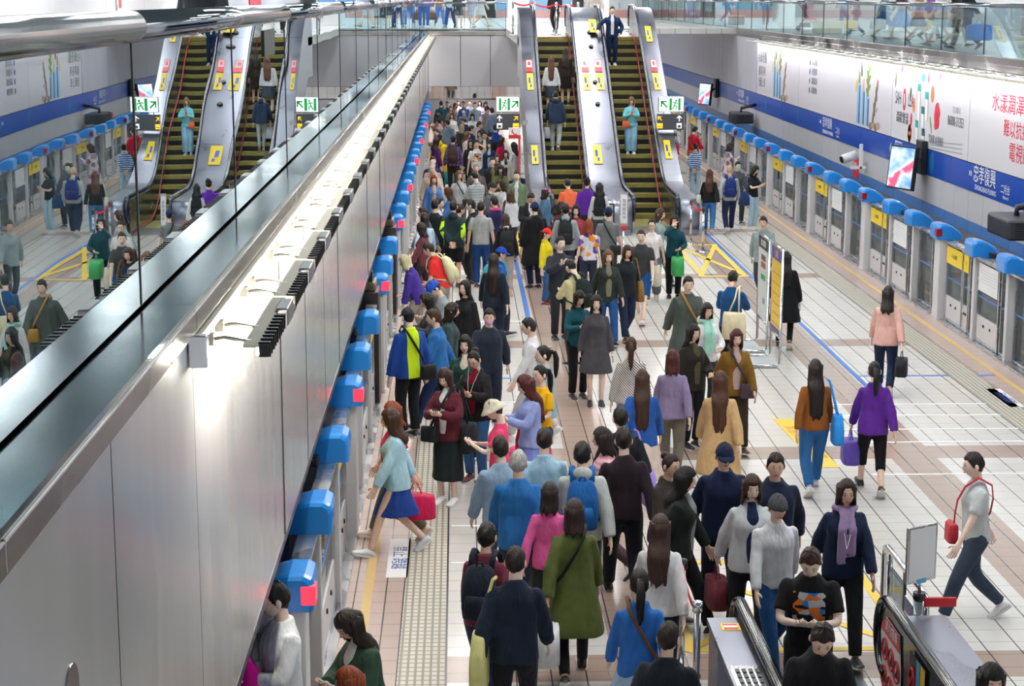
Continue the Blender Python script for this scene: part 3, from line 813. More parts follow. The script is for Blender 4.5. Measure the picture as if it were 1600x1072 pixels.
g = MB(); g.box(nx+.006, 12.400, .45, nx+.010, 12.850, .82, 0); g.box(nx+.003, 12.400, .3, nx+.006, 12.520, .82, 1); g.box(nx+.003, 12.540, .3, nx+.006, 12.640, .82, 2); g.build('colour_sticker', [M_dark, M_stky, mat('sky sticker', '#58b4e0', .4)], e)
b = MB(); b.tube([(nx, 12.750+.075*math.cos(t), .62+.09*math.sin(t)) for t in [i*2*PI/20 for i in range(21)]], .011, 6); b.tube([(nx, 12.700, .68), (nx, 12.800, .56)], .008, 6); b.build('prohibition_ring', M_stkr, e)

# ---- guard rail with glass beside the lower escalator
e = empty('guard_rail', (3.77, 15.2, 0), 'steel tube guard rail with glass panels beside the lower escalator', 'guard rail')
b = MB(); L = -1.45
b.tube([(0, L, .05), (0, L, .30), (0, -.12, .30), (0, -.03, .33), (0, 0, .42), (0, 0, .82), (0, -.03, .9), (0, -.12, .93), (0, L+.1, .93), (0, L+.03, .91), (0, L, .84), (0, L, .3)], .026, 14); b.build('tube_frame', M_chrome, e)
for yy in (-.22, -1.40):
    MB().cyl(0, yy, .3, .93, .022, 14).build('upright', M_chrome, e)
MB().cyl(0, -.16, 0, .3, .026, 14).build('post', M_chrome, e)
b = MB(); b.cyl(0, -.16, 0, .025, .09, 20); b.cyl(0, -.16, .025, .05, .055, 20); b.build('post_foot', M_chrome, e)
MB().box(-.006, -.72, .36, .006, -.27, .80).build('glass_pane', M_glassg, e)
MB().box(-.012, -.76, .33, .012, -.72, .90).build('divider', M_dark, e)
g = MB(); g.box(-.012, -1.36, .34, .008, -.8, .72, 0); g.box(-.0135, -1.36, .60, -.0115, -.8, .72, 1); g.build('notice_board', [M_stkw, mat('navy notice head', '#27367e', .4)], e)
for k in range(3):
    b = MB(); b.tube([(-.016, -.90-k*.18+.07*math.cos(t), .47+.07*math.sin(t)) for t in [i*2*PI/18 for i in range(19)]], .008, 6); b.build('prohibition_ring', M_stkr, e)
# end post with red belt and the framed sheet on its pole
p = at(1440, 1005, z=0)
e = empty('sign_post', (3.70, 13.72, 0), 'steel post with red belt carrying a framed white sheet by the guard rail', 'sign post')
MB().cyl(0, 0, 0, .92, .045, 18).build('post', M_chrome, e); MB().cyl(0, 0, 0, .02, .17, 24).build('base', M_chrome, e)
b = MB(); b.cyl(0, 0, .92, .98, .05, 18); b.build('belt_head', M_dark, e)
MB().cyl(0, 0, .98, 1.08, .014, 10).build('stem', M_gatef, e)
g = MB(); u = Vector((.86, .50, 0)).normalized(); vv = Vector((0, 0, 1)); nn = Vector((u.y, -u.x, 0))
def slab(g, c, hw, z0, z1, t0, t1, mi):
    P = [Vector(c)+u*a+vv*z+nn*t for t in (t0, t1) for z in (z0, z1) for a in (-hw, hw)]
    g.add(P, [(0, 2, 3, 1), (4, 5, 7, 6), (0, 1, 5, 4), (2, 6, 7, 3), (0, 4, 6, 2), (1, 3, 7, 5)], mi)
slab(g, (0, 0, 0), .16, 1.07, 1.54, -.012, .012, 0); g.build('sheet_frame', M_gatef, e)
g = MB(); slab(g, (0, 0, 0), .142, 1.09, 1.52, .012, .015, 0); g.build('white_sheet', M_poster, e)
g = MB(); slab(g, (0, 0, 0), .05, 1.06, 1.10, .015, .018, 0); g.build('blue_sticker', mat('sky sticker', '#58b4e0', .4), e)
b = MB(); b.box(.03, -.03, .86, .30, .0, .94, 0, .01); b.build('belt', mat('red belt', '#d81f2e', .45), e)
# queue posts with red belt in front of the lower escalator
q1, q2 = at(1068, 1040, z=0), at(1090, 1062, z=0)
q1 = at(1067, 880, z=1.02); q2 = at(1090, 948, z=.98)
stanchion((q1.x, q1.y, 0), .98, 'thin steel queue post with pale blue band beside the woman in the white blouse', None, (q2.x, q2.y, -.05), '#9fd0e0')
stanchion((q2.x, q2.y, 0), .95, 'thicker steel queue post next to the lower escalator newel', None, None, None)

# ---- two tall notice stands on the platform
def notice_stand(y0, y1, x, label, body, head, kind):
    e = empty('notice_stand', (x, y1, 0), label, 'notice stand')
    L = y0-y1
    b = MB(); b.tube([(-.62, 0, .03), (-.05, 0, .03), (0, 0, .08), (0, .0, 1.86), (0, L, 1.86), (0, L, .08), (-.05, L, .03), (-.62, L, .03), (-.62, 0, .03)], .022, 12); b.build('tube_frame', M_chrome, e)
    b = MB(); b.tube([(0, 0, .46), (0, L, .46)], .018, 10); b.build('cross_bar', M_chrome, e)
    MB().box(-.014, .025, .49, .014, L-.025, 1.84).build('board', body, e)
    MB().box(-.018, .03, 1.64, -.0142, L-.03, 1.83).build('board_head', head, e)
    if kind == 'map':
        text('出口資訊', .12, frame((-.0185, L/2, 1.73), (0, -1, 0), (0, 0, 1)), M_stkw, e, 'lettering', .001)
        for z, m in ((1.5, mat('sign brown', '#6b3f2a', .5)), (1.38, mat('sign rust', '#a0492c', .5)), (1.18, mat('sign green', '#2d9a4a', .5)), (.8, mat('sign grey', '#8b8e94', .5))):
            MB().box(-.0175, .25, z-.045, -.0142, L-.3 if z > 1 else L-.5, z+.045).build('printed_block', m, e)
    else:
        text('公告', .13, frame((-.0185, L/2, 1.73), (0, -1, 0), (0, 0, 1)), M_stky, e, 'lettering', .001)
        for k in range(6): MB().box(-.0165, .1, .62+k*.16, -.0142, L-.1, .64+k*.16).build('printed_line', mat('amber print', '#c99418', .5), e)
        MB().box(-.018, .03, .5, -.0142, L-.03, .58).build('board_foot', mat('violet sign', '#59458f', .5), e)
    MB().box(-.4, .06, .012, -.05, L-.06, .03).build('foot_plate', mat('clear foot plate', '#cfd6d8', .2), e)
    return e
notice_stand(29.45, 28.5, 5.0, 'tall white notice stand with dark head in a steel tube frame', mat('notice white', '#dde0dd', .35), M_dark, 'map')
notice_stand(28.15, 27.3, 5.0, 'tall yellow notice stand with violet head in a steel tube frame', mat('notice yellow', '#ecc22f', .4), mat('violet sign', '#59458f', .5), 'yellow')
# ---- notice post and folding sign at the escalator foot
p = at(975, 300, z=1.75)
e = empty('sign_post', (p.x, p.y, 0), 'slim post with tall narrow notice and red clips at the median escalator foot', 'sign post')
MB().cyl(0, 0, 0, 1.0, .022, 12).build('post', M_chrome, e); MB().cyl(0, 0, 0, .025, .15, 20).build('base', M_chrome, e)
g = MB(); g.box(-.09, -.012, 1.05, .09, .012, 1.75, 0); g.box(-.07, -.015, 1.1, .07, -.012, 1.7, 1); g.build('narrow_notice', [M_gatef, M_poster], e)
text('請緊握扶手', .085, frame((0, -.0155, 1.4), (0, 0, -1), (1, 0, 0)), M_ink, e, 'lettering', .0006)
b = MB(); b.box(-.06, -.04, .98, .06, .04, 1.06, 0, .01); b.build('red_clip', M_stkr, e)
e = empty('guard_rail', (3.30, 42.5, 0), 'low black tube rail with panel at the median escalator foot', 'guard rail')
b = MB(); b.tube([(0, 0, 0), (0, 0, .9), (.35, -.55, .9), (.35, -.55, 0)], .025, 10); b.tube([(0, 0, .35), (.35, -.55, .35)], .02, 8); b.build('tube_frame', M_dark, e)
b = MB(); b.add([(.02, -.03, .4), (.33, -.52, .4), (.33, -.52, .86), (.02, -.03, .86), (.03, -.02, .4), (.34, -.51, .4), (.34, -.51, .86), (.03, -.02, .86)], [(0, 1, 2, 3), (4, 7, 6, 5), (0, 4, 5, 1), (2, 6, 7, 3), (0, 3, 7, 4), (1, 5, 6, 2)]); b.build('panel', M_gate, e)
# ================================================================ TRACKSIDE SIGNS AND POSTERS
XW = XR-.02
M_bband = mat('station band blue', '#0a48b0', .28); M_wtxt = mat('white lettering', '#f6f6f6', .5)
def wall_text(s, size, y, z, m, e, x=XW-.012, sx=1.0):
    return text(s, size, frame((x, y, z), (0, -1, 0), (0, 0, 1)), m, e, 'lettering', .001, 'CENTER', sx)
e = empty('station_sign_band', (0, 0, 0), 'long blue station name band with white lettering under the posters', 'station sign')
y = 9.0
while y < 111:
    MB().box(XW, y+.006, 1.69, XW+.03, min(y+3.0, 111)-.006, 2.26).build('band_panel', M_bband, e); y += 3.0
# station names
for yy in (36.4, 52.3, 68.5):
    wall_text('忠孝復興', .40 if yy < 40 else .34, yy, 2.06, M_wtxt, e, sx=1.0)
    wall_text('ZHONGXIAO FUXING', .15, yy-.1, 1.80, M_wtxt, e)
    wall_text('二月台', .2, yy-1.45, 1.95, M_wtxt, e); wall_text('Platform 2', .09, yy-1.5, 1.80, M_wtxt, e)
    wall_text('板南', .12, yy+1.0, 2.05, M_wtxt, e)
for yy in (43.9,):
    wall_text('←', .5, yy+.5, 1.98, M_wtxt, e)
    b = MB(); 
    for (a, c, z0, z1) in ((-.55, .15, 2.19, 2.22), (-.55, .15, 1.74, 1.77), (-.55, -.52, 1.74, 2.22), (.12, .15, 1.74, 2.22)): b.box(XW-.012, yy+a, z0, XW-.003, yy+c, z1)
    b.build('direction_box', M_wtxt, e)
    wall_text('頂埔', .2, yy-.2, 2.06, M_wtxt, e); wall_text('往南港', .13, yy-1.3, 1.95, M_wtxt, e)
M_oval = mat('band oval teal', '#1f77ad', .3)
for yy in (33.6, 40.6, 56.9, 63.0):
    b = MB(); b.tube([(XW-.004, yy, 1.98), (XW+.004, yy, 1.98)], [(.24, .17)]*2, 24); b.build('oval_mark', M_oval, e)
# posters ------------------------------------------------------------
def board(y0, y1, col, label):
    e = empty('poster', (XW, y0, 2.28), label, 'poster')
    MB().box(0, 0, 0, .03, y1-y0, 1.90).build('sheet', mat('poster '+col, col, .45), e); return e
def flat(e, pts, m, name, lift=.003):
    """flat printed shape: list of (y, z) on the sheet"""
    b = MB(); n = len(pts); vs = [(-lift, y, z) for y, z in pts]+[(0, y, z) for y, z in pts]
    b.add(vs, [tuple(range(n)), tuple(reversed(range(n, 2*n)))]+[(i, i+n, (i+1) % n+n, (i+1) % n) for i in range(n)]); return b.build(name, m, e)
def ell(e, y, z, ry, rz, m, name, lift=.003, rot=0, n=18):
    return flat(e, [(y+ry*math.cos(t)*math.cos(rot)-rz*math.sin(t)*math.sin(rot), z+ry*math.cos(t)*math.sin(rot)+rz*math.sin(t)*math.cos(rot)) for t in [i*2*PI/n for i in range(n)]], m, name, lift)
def ptext(e, s, size, y, z, m, sx=1.0):
    return text(s, size, frame((-.005, y, z), (0, -1, 0), (0, 0, 1)), m, e, 'lettering', .001, 'CENTER', sx)
M_pr = {k: mat('print '+k, v, .5) for k, v in dict(grey='#5d636e', lgrey='#a4a7ae', dark='#34373f', red='#d8284a', crim='#c51f3c', teal='#1fa39a', dteal='#15606a', blue='#8fc3e6', navy='#3c5f8c', green='#6d8f3e', dgreen='#41562f', yellow='#e2c02f', pink='#e59a8d', orange='#ee7a4a', lpink='#f2c3bb', brown='#8a7263', tan='#b7a496').items()}
def bottles(e, y, h=1.55):
    for k, dy in enumerate((.0, -.52, -1.04)):
        hh = h*(.74-.1*k)
        flat(e, [(y+dy-.22, .06), (y+dy+.22, .06), (y+dy+.19, hh), (y+dy-.19, hh)], M_pr['blue'], 'printed_tube'); flat(e, [(y+dy-.19, .08), (y+dy-.02, .08), (y+dy-.02, hh-.05), (y+dy-.17, hh-.05)], M_pr['navy'], 'printed_tube_side', .005)
        flat(e, [(y+dy-.11, hh), (y+dy+.11, hh), (y+dy+.07, hh+.3), (y+dy-.07, hh+.3)], M_pr['pink' if k == 1 else 'green'], 'printed_petal', .004)
    for k in range(7): ell(e, y-.98-.10*(k % 2)*2, .95+k*.12, .17, .06, M_pr['green'], 'printed_leaf', .006, .6*(-1)**k)
    ell(e, y+.30, 1.08, .09, .2, M_pr['yellow'], 'printed_flower', .005, .3)
    for k in range(5): ell(e, y-1.75-.09*k, .35+.2*k, .10, .19, M_pr['brown'], 'printed_twig', .004, .4*(-1)**k)
    for k in range(4): ell(e, y-1.5-.28*k, .10+.06*(k % 2), .22, .10, M_pr['tan' if k % 2 else 'brown'], 'printed_rock', .002+.0006*k)
    for k in range(4): ell(e, y+.15-.4*k, 1.62-.1*k, .10, .2, M_pr[('pink', 'dgreen', 'lpink', 'green')[k]], 'printed_petal', .007, .3*(-1)**k)
    ell(e, y-2.0, 1.35, .12, .09, M_pr['lpink'], 'printed_blossom'); ell(e, y-2.1, .55, .10, .07, M_pr['lgrey'], 'printed_pebble')
def poster_plants(y0, y1, label, txt):
    e = board(y0, y1, '#d9d4da', label); W = y1-y0
    bottles(e, W*.30 if txt else W*.55)
    if txt:
        for k, s in enumerate(('草本淨護', '天然植萃', '溫和潔淨', '清新舒爽')): 
            ptext(e, s, .22, W*.80, 1.45-k*.28, M_pr['grey']); ell(e, W*.80+.72, 1.45-k*.28, .09, .09, M_pr['navy'], 'printed_bullet')
    return e
poster_plants(57.0, 65.0, 'poster of blue tubes and plants farthest along the advertisement wall', False)
e0 = [o for o in bpy.data.objects if o.name.startswith('poster')][-1]
o = bpy.data.objects['poster']
ptext(o, '沁綠奇肌', .45, 6.9, 1.30, M_pr['grey']); ptext(o, '植萃系列', .36, 6.9, .82, M_pr['grey']); ptext(o, '全新上市', .36, 6.9, .42, M_pr['grey'])
poster_plants(44.6, 56.95, 'poster of blue tubes and plants with four bulleted lines of writing', True)
e = board(37.75, 44.55, '#dcdade', 'poster with green and white bottles, red rose and brand lettering')
W = 6.8
ptext(e, 'SAH', .44, W-.62, .98, M_pr['dark'], .72); ptext(e, 'LEA', .44, W-1.85, .98, M_pr['dark'], .72)
ell(e, W-1.22, .98, .15, .27, M_pr['crim'], 'printed_emblem'); ell(e, W-1.22, .98, .06, .15, mat('poster #dcdade', '#dcdade', .45), 'printed_emblem_eye', .006)
ptext(e, '森歐黎漾', .30, W-1.1, .52, M_pr['dark']); ell(e, W-1.95, .55, .09, .16, M_pr['red'], 'printed_seal')
for (y, z, a, w2, m, r) in ((5.9, 1.75, .14, .12, 'red', 0), (6.5, 1.45, .05, .22, 'dgreen', .1), (4.85, 1.72, .1, .1, 'yellow', 0), (5.0, 1.15, .08, .16, 'dgreen', .3), (4.65, .9, .12, .18, 'orange', 0), (3.0, 1.25, .14, .2, 'orange', 0), (3.4, 1.6, .07, .12, 'red', 0), (5.7, 1.3, .06, .1, 'lpink', .3), (4.4, 1.2, .08, .16, 'lpink', 0), (2.4, 1.7, .05, .12, 'red', .2), (3.1, 1.75, .08, .08, 'lpink', 0)):
    ell(e, y, z, a, w2, M_pr[m], 'printed_petal', .003, r)
for k in range(6): ell(e, 4.95+.1*math.cos(k*1.05), .22+.14*math.sin(k*1.05), .08, .14, M_pr['orange'], 'printed_blossom', .004, k*1.05)
for k in range(5): ell(e, 2.55+.11*math.cos(k*1.26), .78+.17*math.sin(k*1.26), .13, .18, M_pr['red'], 'printed_rose', .004+.0005*k, k)
ell(e, 2.55, .75, .07, .1, M_pr['crim'], 'printed_rose_heart', .009); ell(e, 3.05, .55, .05, .22, M_pr['green'], 'printed_leaf', .004, -.5)
for (y, z0, z1, c) in ((4.15, .42, 1.25, 'teal'), (3.75, .30, .75, 'dteal'), (3.45, .62, 1.1, 'teal'), (3.85, 1.45, 1.5, 'teal'), (4.25, .12, .40, 'teal'), (3.65, .06, .25, 'dteal')):
    flat(e, [(y-.13, z0), (y+.13, z0), (y+.16, z1), (y-.10, z1)], M_wtxt, 'printed_bottle'); flat(e, [(y-.11, z1), (y+.17, z1), (y+.2, z1+.17), (y-.09, z1+.17)], M_pr[c], 'printed_bottle_cap', .005)
    flat(e, [(y-.13, z0), (y-.08, z0), (y-.05, z1), (y-.10, z1)], M_pr['lgrey'], 'printed_bottle_side', .005)
ptext(e, '06000-31353', .30, 1.0, .75, M_pr['dark'], .8); ptext(e, '漾美肌 由我做起', .22, 2.55, .22, M_pr['grey'], .8); ptext(e, '官方網站', .16, .95, 1.0, M_pr['lgrey'])
for k in range(3): flat(e, [(.4+.0*k, .30-k*.1), (3.0, .06-k*.02+.10-k*.05), (3.0, .085-k*.02+.10-k*.05), (.4, .325-k*.1)], M_pr['lgrey'], 'printed_small_print')
e = board(24.0, 37.7, '#dbd9dd', 'white poster with large red writing nearest the camera on the advertisement wall')
W = 13.7
ptext(e, '水漾潤澤', .42, W-2.6, 1.33, M_pr['red'], 1.25); ptext(e, '難以抗拒的', .36, W-3.4, .86, M_pr['red'], 1.1); ptext(e, '電視節目', .40, W-3.7, .42, M_pr['red'], 1.1)

# ---- screens hung from the wall
def screen(px, py, y, zc, label, w=1.0, h=1.0):
    c = at(px, py, x=10.25); e = empty('hanging_screen', (c.x, c.y, c.z), label, 'screen')
    u = Vector((.36, -.93, 0)).normalized(); up = Vector((.10, .04, 1)).normalized(); n = u.cross(up)
    if n.x > 0: n = -n
    def bx(hw, hz, t0, t1, mi, g, du=0, dz=0):
        P = [u*(a+du)+up*(b2+dz)+n*t for t in (t0, t1) for b2 in (-hz, hz) for a in (-hw, hw)]
        g.add(P, [(0, 2, 3, 1), (4, 5, 7, 6), (0, 1, 5, 4), (2, 6, 7, 3), (0, 4, 6, 2), (1, 3, 7, 5)], mi)
    g = MB(); bx(w/2, h/2, -.05, .04, 0, g); g.build('casing', M_dark, e)
    m = bpy.data.materials.get('screen picture')
    if not m:
        m = bpy.data.materials.new('screen picture'); t = NT(m)
        f = t.noise(t.coord('Object', (1.2, 1.2, 2.2)), 1.3, 2)
        col = t.ramp(f, [(.3, '#3f8fe8'), (.48, '#bcd9f5'), (.56, '#eef0f6'), (.66, '#d85a86')])
        t.base((0, 0, 0)) if False else None
        t.link(col, t.b.inputs['Emission Color']); t.b.inputs['Emission Strength'].default_value = 1.1; t.b.inputs['Base Color'].default_value = (.02, .02, .02, 1); t.b.inputs['Roughness'].default_value = .15
    g = MB(); bx(w/2-.04, h/2-.04, .041, .044, 0, g); g.build('display', m, e)
    b = MB(); b.tube([tuple(-n*.05), (XR-c.x-.02, .1, .30)], .035, 10); b.box(XR-c.x-.16, -.18, -.15, XR-c.x-.03, .38, .62, 0, .01); b.build('bracket', M_dark, e)
    return e
screen(1410, 262, 41, 1.9, 'screen on a dark bracket hung from the blue band near the rose poster')
screen(1102, 147, 75, 1.8, 'screen on a dark bracket far along the blue band behind the exit sign', .98, .9)
# ---- cameras and projector boxes
e = empty('security_camera', at(1335, 246, x=10.45), 'white security camera on a bracket under the blue band', 'security camera')
b = MB(); b.tube([(-.34, -.05, -.05), (.05, .06, .06)], [.12, .13], 14); b.build('body', M_white, e)
b = MB(); b.tube([(-.36, -.056, -.056), (-.33, -.047, -.047)], .09, 14); b.build('lens', M_dark, e)
b = MB(); b.box(.12, -.1, -.3, .2, .0, .35, 0, .01); b.box(-.1, -.1, -.3, .3, 0, -.22, 0, .01); b.build('bracket', M_white, e)
e['label'] = 'white security camera on a bracket under the blue band'
def hung_box(px, py, label):
    c = at(px, py, x=10.3); e = empty('ceiling_projector', c, label, 'projector')
    MB().box(-.42, -.75, -.22, .3, .6, .16, 0, .05).build('casing', mat('projector casing', '#33363b', .4), e)
    b = MB()
    for k in range(6): b.box(-.3, -.756, -.14+k*.045, .22, -.744, -.12+k*.045)
    b.build('grille', M_black, e)
    b = MB(); b.tube([(-.05, 0, .14), (-.05, 0, .3), (.48, .0, .42)], .06, 10); b.build('hanger', M_dark, e)
    return e
hung_box(1160, 182, 'black boxed projector hung under the blue band behind the exit sign')
hung_box(1592, 350, 'black boxed projector hung under the blue band closest to the camera')
for (px, py, lab) in ((1337, 262, 'red hydrant plate with white letters under the security camera'), (1145, 187, 'red upright plate on the pale wall under the far projector'), (1038, 138, 'small red upright plate on the pale wall near the escalator')):
    c = at(px, py, x=XR-.02); e = empty('wall_plate', c, lab, 'wall plate')
    MB().box(-.01, -.28 if px > 1300 else -.2, -.26, .02, .28 if px > 1300 else .2, .3).build('plate', M_stkr, e)
    if px > 1300: text('消防', .24, frame((-.0115, 0, .02), (0, -1, 0), (0, 0, 1)), M_stkw, e, 'lettering', .001)

# ---- hanging exit and direction signs beside the escalators
M_exitw = mat('lit sign white', (1, 1, 1), .4, 0, .55); M_green = mat('exit green', '#00a04a', .5, 0, .12); M_sgrey = mat('sign slate', '#45484d', .35)
M_syel = mat('sign yellow lettering', '#f4cc28', .4, 0, .5); M_slit = mat('sign white lettering', '#f2f2f2', .4, 0, .5)
def arrow(e, c, d, s, m, y):
    d = Vector((d[0], d[1])).normalized(); n = Vector((-d.y, d.x)); b = MB()
    def P(a, w): q = Vector(c)+d*a*s+n*w*s; return q
    for seg in ([(-.5, -.09), (.45, -.09), (.45, .09), (-.5, .09)], [(.5, -.10), (.5, .04), (.02, .52), (-.02, .34), (.3, .0)], [(.5, .10), (.5, -.04), (.02, -.52), (-.02, -.34), (.3, 0)]):
        pts = [P(a, w) for a, w in seg]; k = len(pts)
        b.add([(p.x, y, p.y) for p in pts]+[(p.x, y+.004, p.y) for p in pts], [tuple(range(k)), tuple(reversed(range(k, 2*k)))]+[(i, i+k, (i+1) % k+k, (i+1) % k) for i in range(k)])
    return b.build('arrow', m, e)
def runner(e, cx, cz, s, m, y):
    b = MB(); b.box(cx-.46*s, y, cz-.5*s, cx-.26*s, y+.004, cz+.5*s); b.box(cx+.26*s, y, cz-.5*s, cx+.46*s, y+.004, cz+.5*s)
    b.ball((cx+.08*s, y+.002, cz+.3*s), (.09*s, .003, .09*s), 10); b.tube([(cx+.05*s, y+.002, cz+.18*s), (cx-.05*s, y+.002, cz-.08*s), (cx-.2*s, y+.002, cz-.4*s)], .05*s, 6); b.tube([(cx-.05*s, y+.002, cz-.08*s), (cx+.14*s, y+.002, cz-.2*s), (cx+.1*s, y+.002, cz-.42*s)], .045*s, 6)
    b.tube([(cx-.2*s, y+.002, cz+.12*s), (cx+.05*s, y+.002, cz+.16*s), (cx+.22*s, y+.002, cz+.02*s)], .04*s, 6)
    return b.build('running_figure', m, e)
def hanging_signs(y, pxs, mirror):
    x0, x1 = at(pxs[0], 163, y=y).x, at(pxs[1], 163, y=y).x
    zt, zb = at(pxs[0], 151, y=y).z, at(pxs[0], 175, y=y).z
    side = 'upward' if not mirror else 'downward'
    e = empty('exit_sign', ((x0+x1)/2, y, zb), f'lit white exit sign with green running figure beside the {side} escalator', 'exit sign')
    w, h = x1-x0, zt-zb
    MB().box(-w/2, 0, 0, w/2, .14, h, 0, .01).build('case', mat('sign case silver', '#a7a9ac', .35, .5), e); MB().box(-w/2+.015, -.006, .015, w/2-.015, 0, h-.015).build('lit_face', M_exitw, e)
    runner(e, -.09 if not mirror else .10, h/2, h*.8, M_green, -.011); arrow(e, (w*.3 if not mirror else -w*.28, h/2), (1, 1) if not mirror else (-1, 1), h*.6, M_green, -.011)
    z2t, z2b = at(pxs[0], 178, y=y).z, at(pxs[0], 203, y=y).z; h2 = z2t-z2b
    b = MB(); b.box(-w*.3, .05, -(zb-z2t), -w*.3+.03, .08, .02); b.box(w*.3, .05, -(zb-z2t), w*.3+.03, .08, .02); b.build('hanger', M_gatef, e)
    f = empty('direction_sign', ((x0+x1)/2, y, z2b), f'slate direction sign with arrow and lift symbol beside the {side} escalator', 'direction sign')
    MB().box(-w/2, 0, 0, w/2, .12, h2, 0, .01).build('case', M_sgrey, f)
    ax = -w*.35 if not mirror else w*.32
    arrow(f, (ax, h2*.72), (0, 1), h2*.36, M_slit, -.006)
    b = MB(); b.box(ax-.07, -.006, h2*.1, ax+.07, 0, h2*.42); b.build('lift_symbol', M_slit, f); b = MB(); b.box(ax-.04, -.008, h2*.14, ax+.04, -.006, h2*.3); b.build('lift_figure', M_sgrey, f)
    bx2 = w*.34 if not mirror else -w*.44
    arrow(f, (bx2, h2*.72), (1, 1) if not mirror else (-1, 1), h2*.34, M_syel, -.006); b = MB(); b.box(bx2-.08, -.006, h2*.1, bx2+.08, 0, h2*.42); b.box(bx2-.05, -.008, h2*.2, bx2+.05, -.006, h2*.23, 1); b.build('stair_symbol', [M_syel, M_sgrey], f)
    MB().box(w/2 if not mirror else min(-w/2-.01, 5.845-(x0+x1)/2), .05, h2*.3, max(w/2+.02, 1.835-(x0+x1)/2) if not mirror else -w/2, .09, h2*.6).build('side_bracket', M_gatef, f)
    # the pole the signs hang on goes up to the landing or down to the floor
    MB().box(w/2-.02 if not mirror else -w/2-.03, .12, -z2b, w/2+.03 if not mirror else -w/2+.02, .17, h2).build('support_pole', M_gatef, f)
    return e, f
hanging_signs(47.6, (775, 812), False)
hanging_signs(48.6, (1029, 1069), True)
c = at(804, 208, y=47.0)
e = empty('telephone_sign', (c.x, 47.0, c.z), 'small white and red telephone sign under the slate direction sign', 'telephone sign')
MB().box(-.16, 0, -.14, .16, .03, .14).build('plate', M_stkw, e); MB().box(-.16, -.004, -.14, .16, 0, -.05).build('red_base', M_stkr, e)
b = MB(); b.tube([(-.05, -.004, .10), (-.06, -.004, .03), (.0, -.004, -.03), (.06, -.004, -.03)], [.02, .014, .014, .02], 8); b.build('handset', M_stkr, e)
MB().box(.10, .03, -c.z, .14, .06, .14).build('pole', M_stkr, e)
# ================================================================ PEOPLE
def cloth(col, pat=None, rough=.8):
    key = ('c', str(col), pat)
    if key in _mats: return _mats[key]
    m = bpy.data.materials.new('cloth %s %s' % (col, pat or 'plain')); t = NT(m)
    c = lin(col)
    n1 = t.noise(t.coord('Object'), 9, 4); n2 = t.noise(t.coord('Object', (1, 1, .35)), 7, 3, .6)
    base = t.ramp(n1, [(.3, tuple(x*.86 for x in c)), (.7, tuple(min(1, x*1.1) for x in c))])
    sep = t.new('ShaderNodeSeparateXYZ'); t.link(t.coord('Object'), sep.inputs[0])
    def band(sock, f, thr): return t.math('GREATER_THAN', t.math('FRACT', t.math('MULTIPLY', sock, f)), thr)
    if pat and pat.startswith('stripe'):
        base = t.mix(band(sep.outputs[2], 16, .62), base, pat.split(':')[1])
    elif pat and pat.startswith('pin'):
        base = t.mix(band(t.math('ADD', sep.outputs[0], sep.outputs[2]), 28, .6), base, pat.split(':')[1])
    elif pat and pat.startswith('plaid'):
        base = t.mix(t.math('MULTIPLY', band(sep.outputs[2], 9, .5), .6), base, pat.split(':')[1]); base = t.mix(t.math('MULTIPLY', band(sep.outputs[0], 9, .6), .7), base, '#20242e')
    elif pat and pat.startswith('floral'):
        v = t.new('ShaderNodeTexVoronoi'); v.inputs['Scale'].default_value = 9; t.link(t.coord('Object'), v.inputs['Vector'])
        s2 = t.new('ShaderNodeSeparateColor'); t.link(v.outputs['Color'], s2.inputs[0])
        ps = pat.split(':')[1:]
        base = t.ramp(s2.outputs[0], [(0, col)]+[(.3+.7*i/len(ps), p) for i, p in enumerate(ps)], True)
    elif pat and pat.startswith('patch'):       # bright patches on the sleeves
        q = t.math('GREATER_THAN', t.math('ABSOLUTE', sep.outputs[0]), .165); w = t.math('GREATER_THAN', t.noise(t.coord('Object'), 5, 1), .52)
        base = t.mix(t.math('MULTIPLY', q, w), base, pat.split(':')[1])
    elif pat == 'denim':
        base = t.mix(t.math('MULTIPLY', t.noise(t.coord('Object'), 4, 3), .5), base, tuple(min(1, x*1.9+.03) for x in c))
    elif pat and pat.startswith('hem'):
        base = t.mix(t.math('MULTIPLY', t.math('LESS_THAN', sep.outputs[2], 1.02), band(sep.outputs[2], 18, .5)), base, pat.split(':')[1])
    elif pat and pat.startswith('panelx'):      # a centre panel in a second colour
        a = t.math('ABSOLUTE', sep.outputs[0]); base = t.mix(t.math('LESS_THAN', a, .085), base, pat.split(':')[1])
    elif pat and pat.startswith('print'):       # a printed picture on the chest
        v = t.new('ShaderNodeTexVoronoi'); v.inputs['Scale'].default_value = 16; t.link(t.coord('Object', (1, .2, 1.6)), v.inputs['Vector'])
        s2 = t.new('ShaderNodeSeparateColor'); t.link(v.outputs['Color'], s2.inputs[0]); ps = pat.split(':')[1:]
        pc = t.ramp(s2.outputs[0], [(i/len(ps), p) for i, p in enumerate(ps)], True)
        msk = t.math('MULTIPLY', t.math('LESS_THAN', t.math('ABSOLUTE', sep.outputs[0]), .12), t.math('GREATER_THAN', sep.outputs[1], .05))
        msk = t.math('MULTIPLY', msk, t.math('LESS_THAN', t.math('ABSOLUTE', t.math('SUBTRACT', sep.outputs[2], 1.2)), .12)); base = t.mix(msk, base, pc)
    t.base(base); t.bump(n2, .75, .05); t.b.inputs['Roughness'].default_value = rough; t.b.inputs['Sheen Weight'].default_value = .05
    t.b.inputs['Specular IOR Level'].default_value = .15
    _mats[key] = m; return m
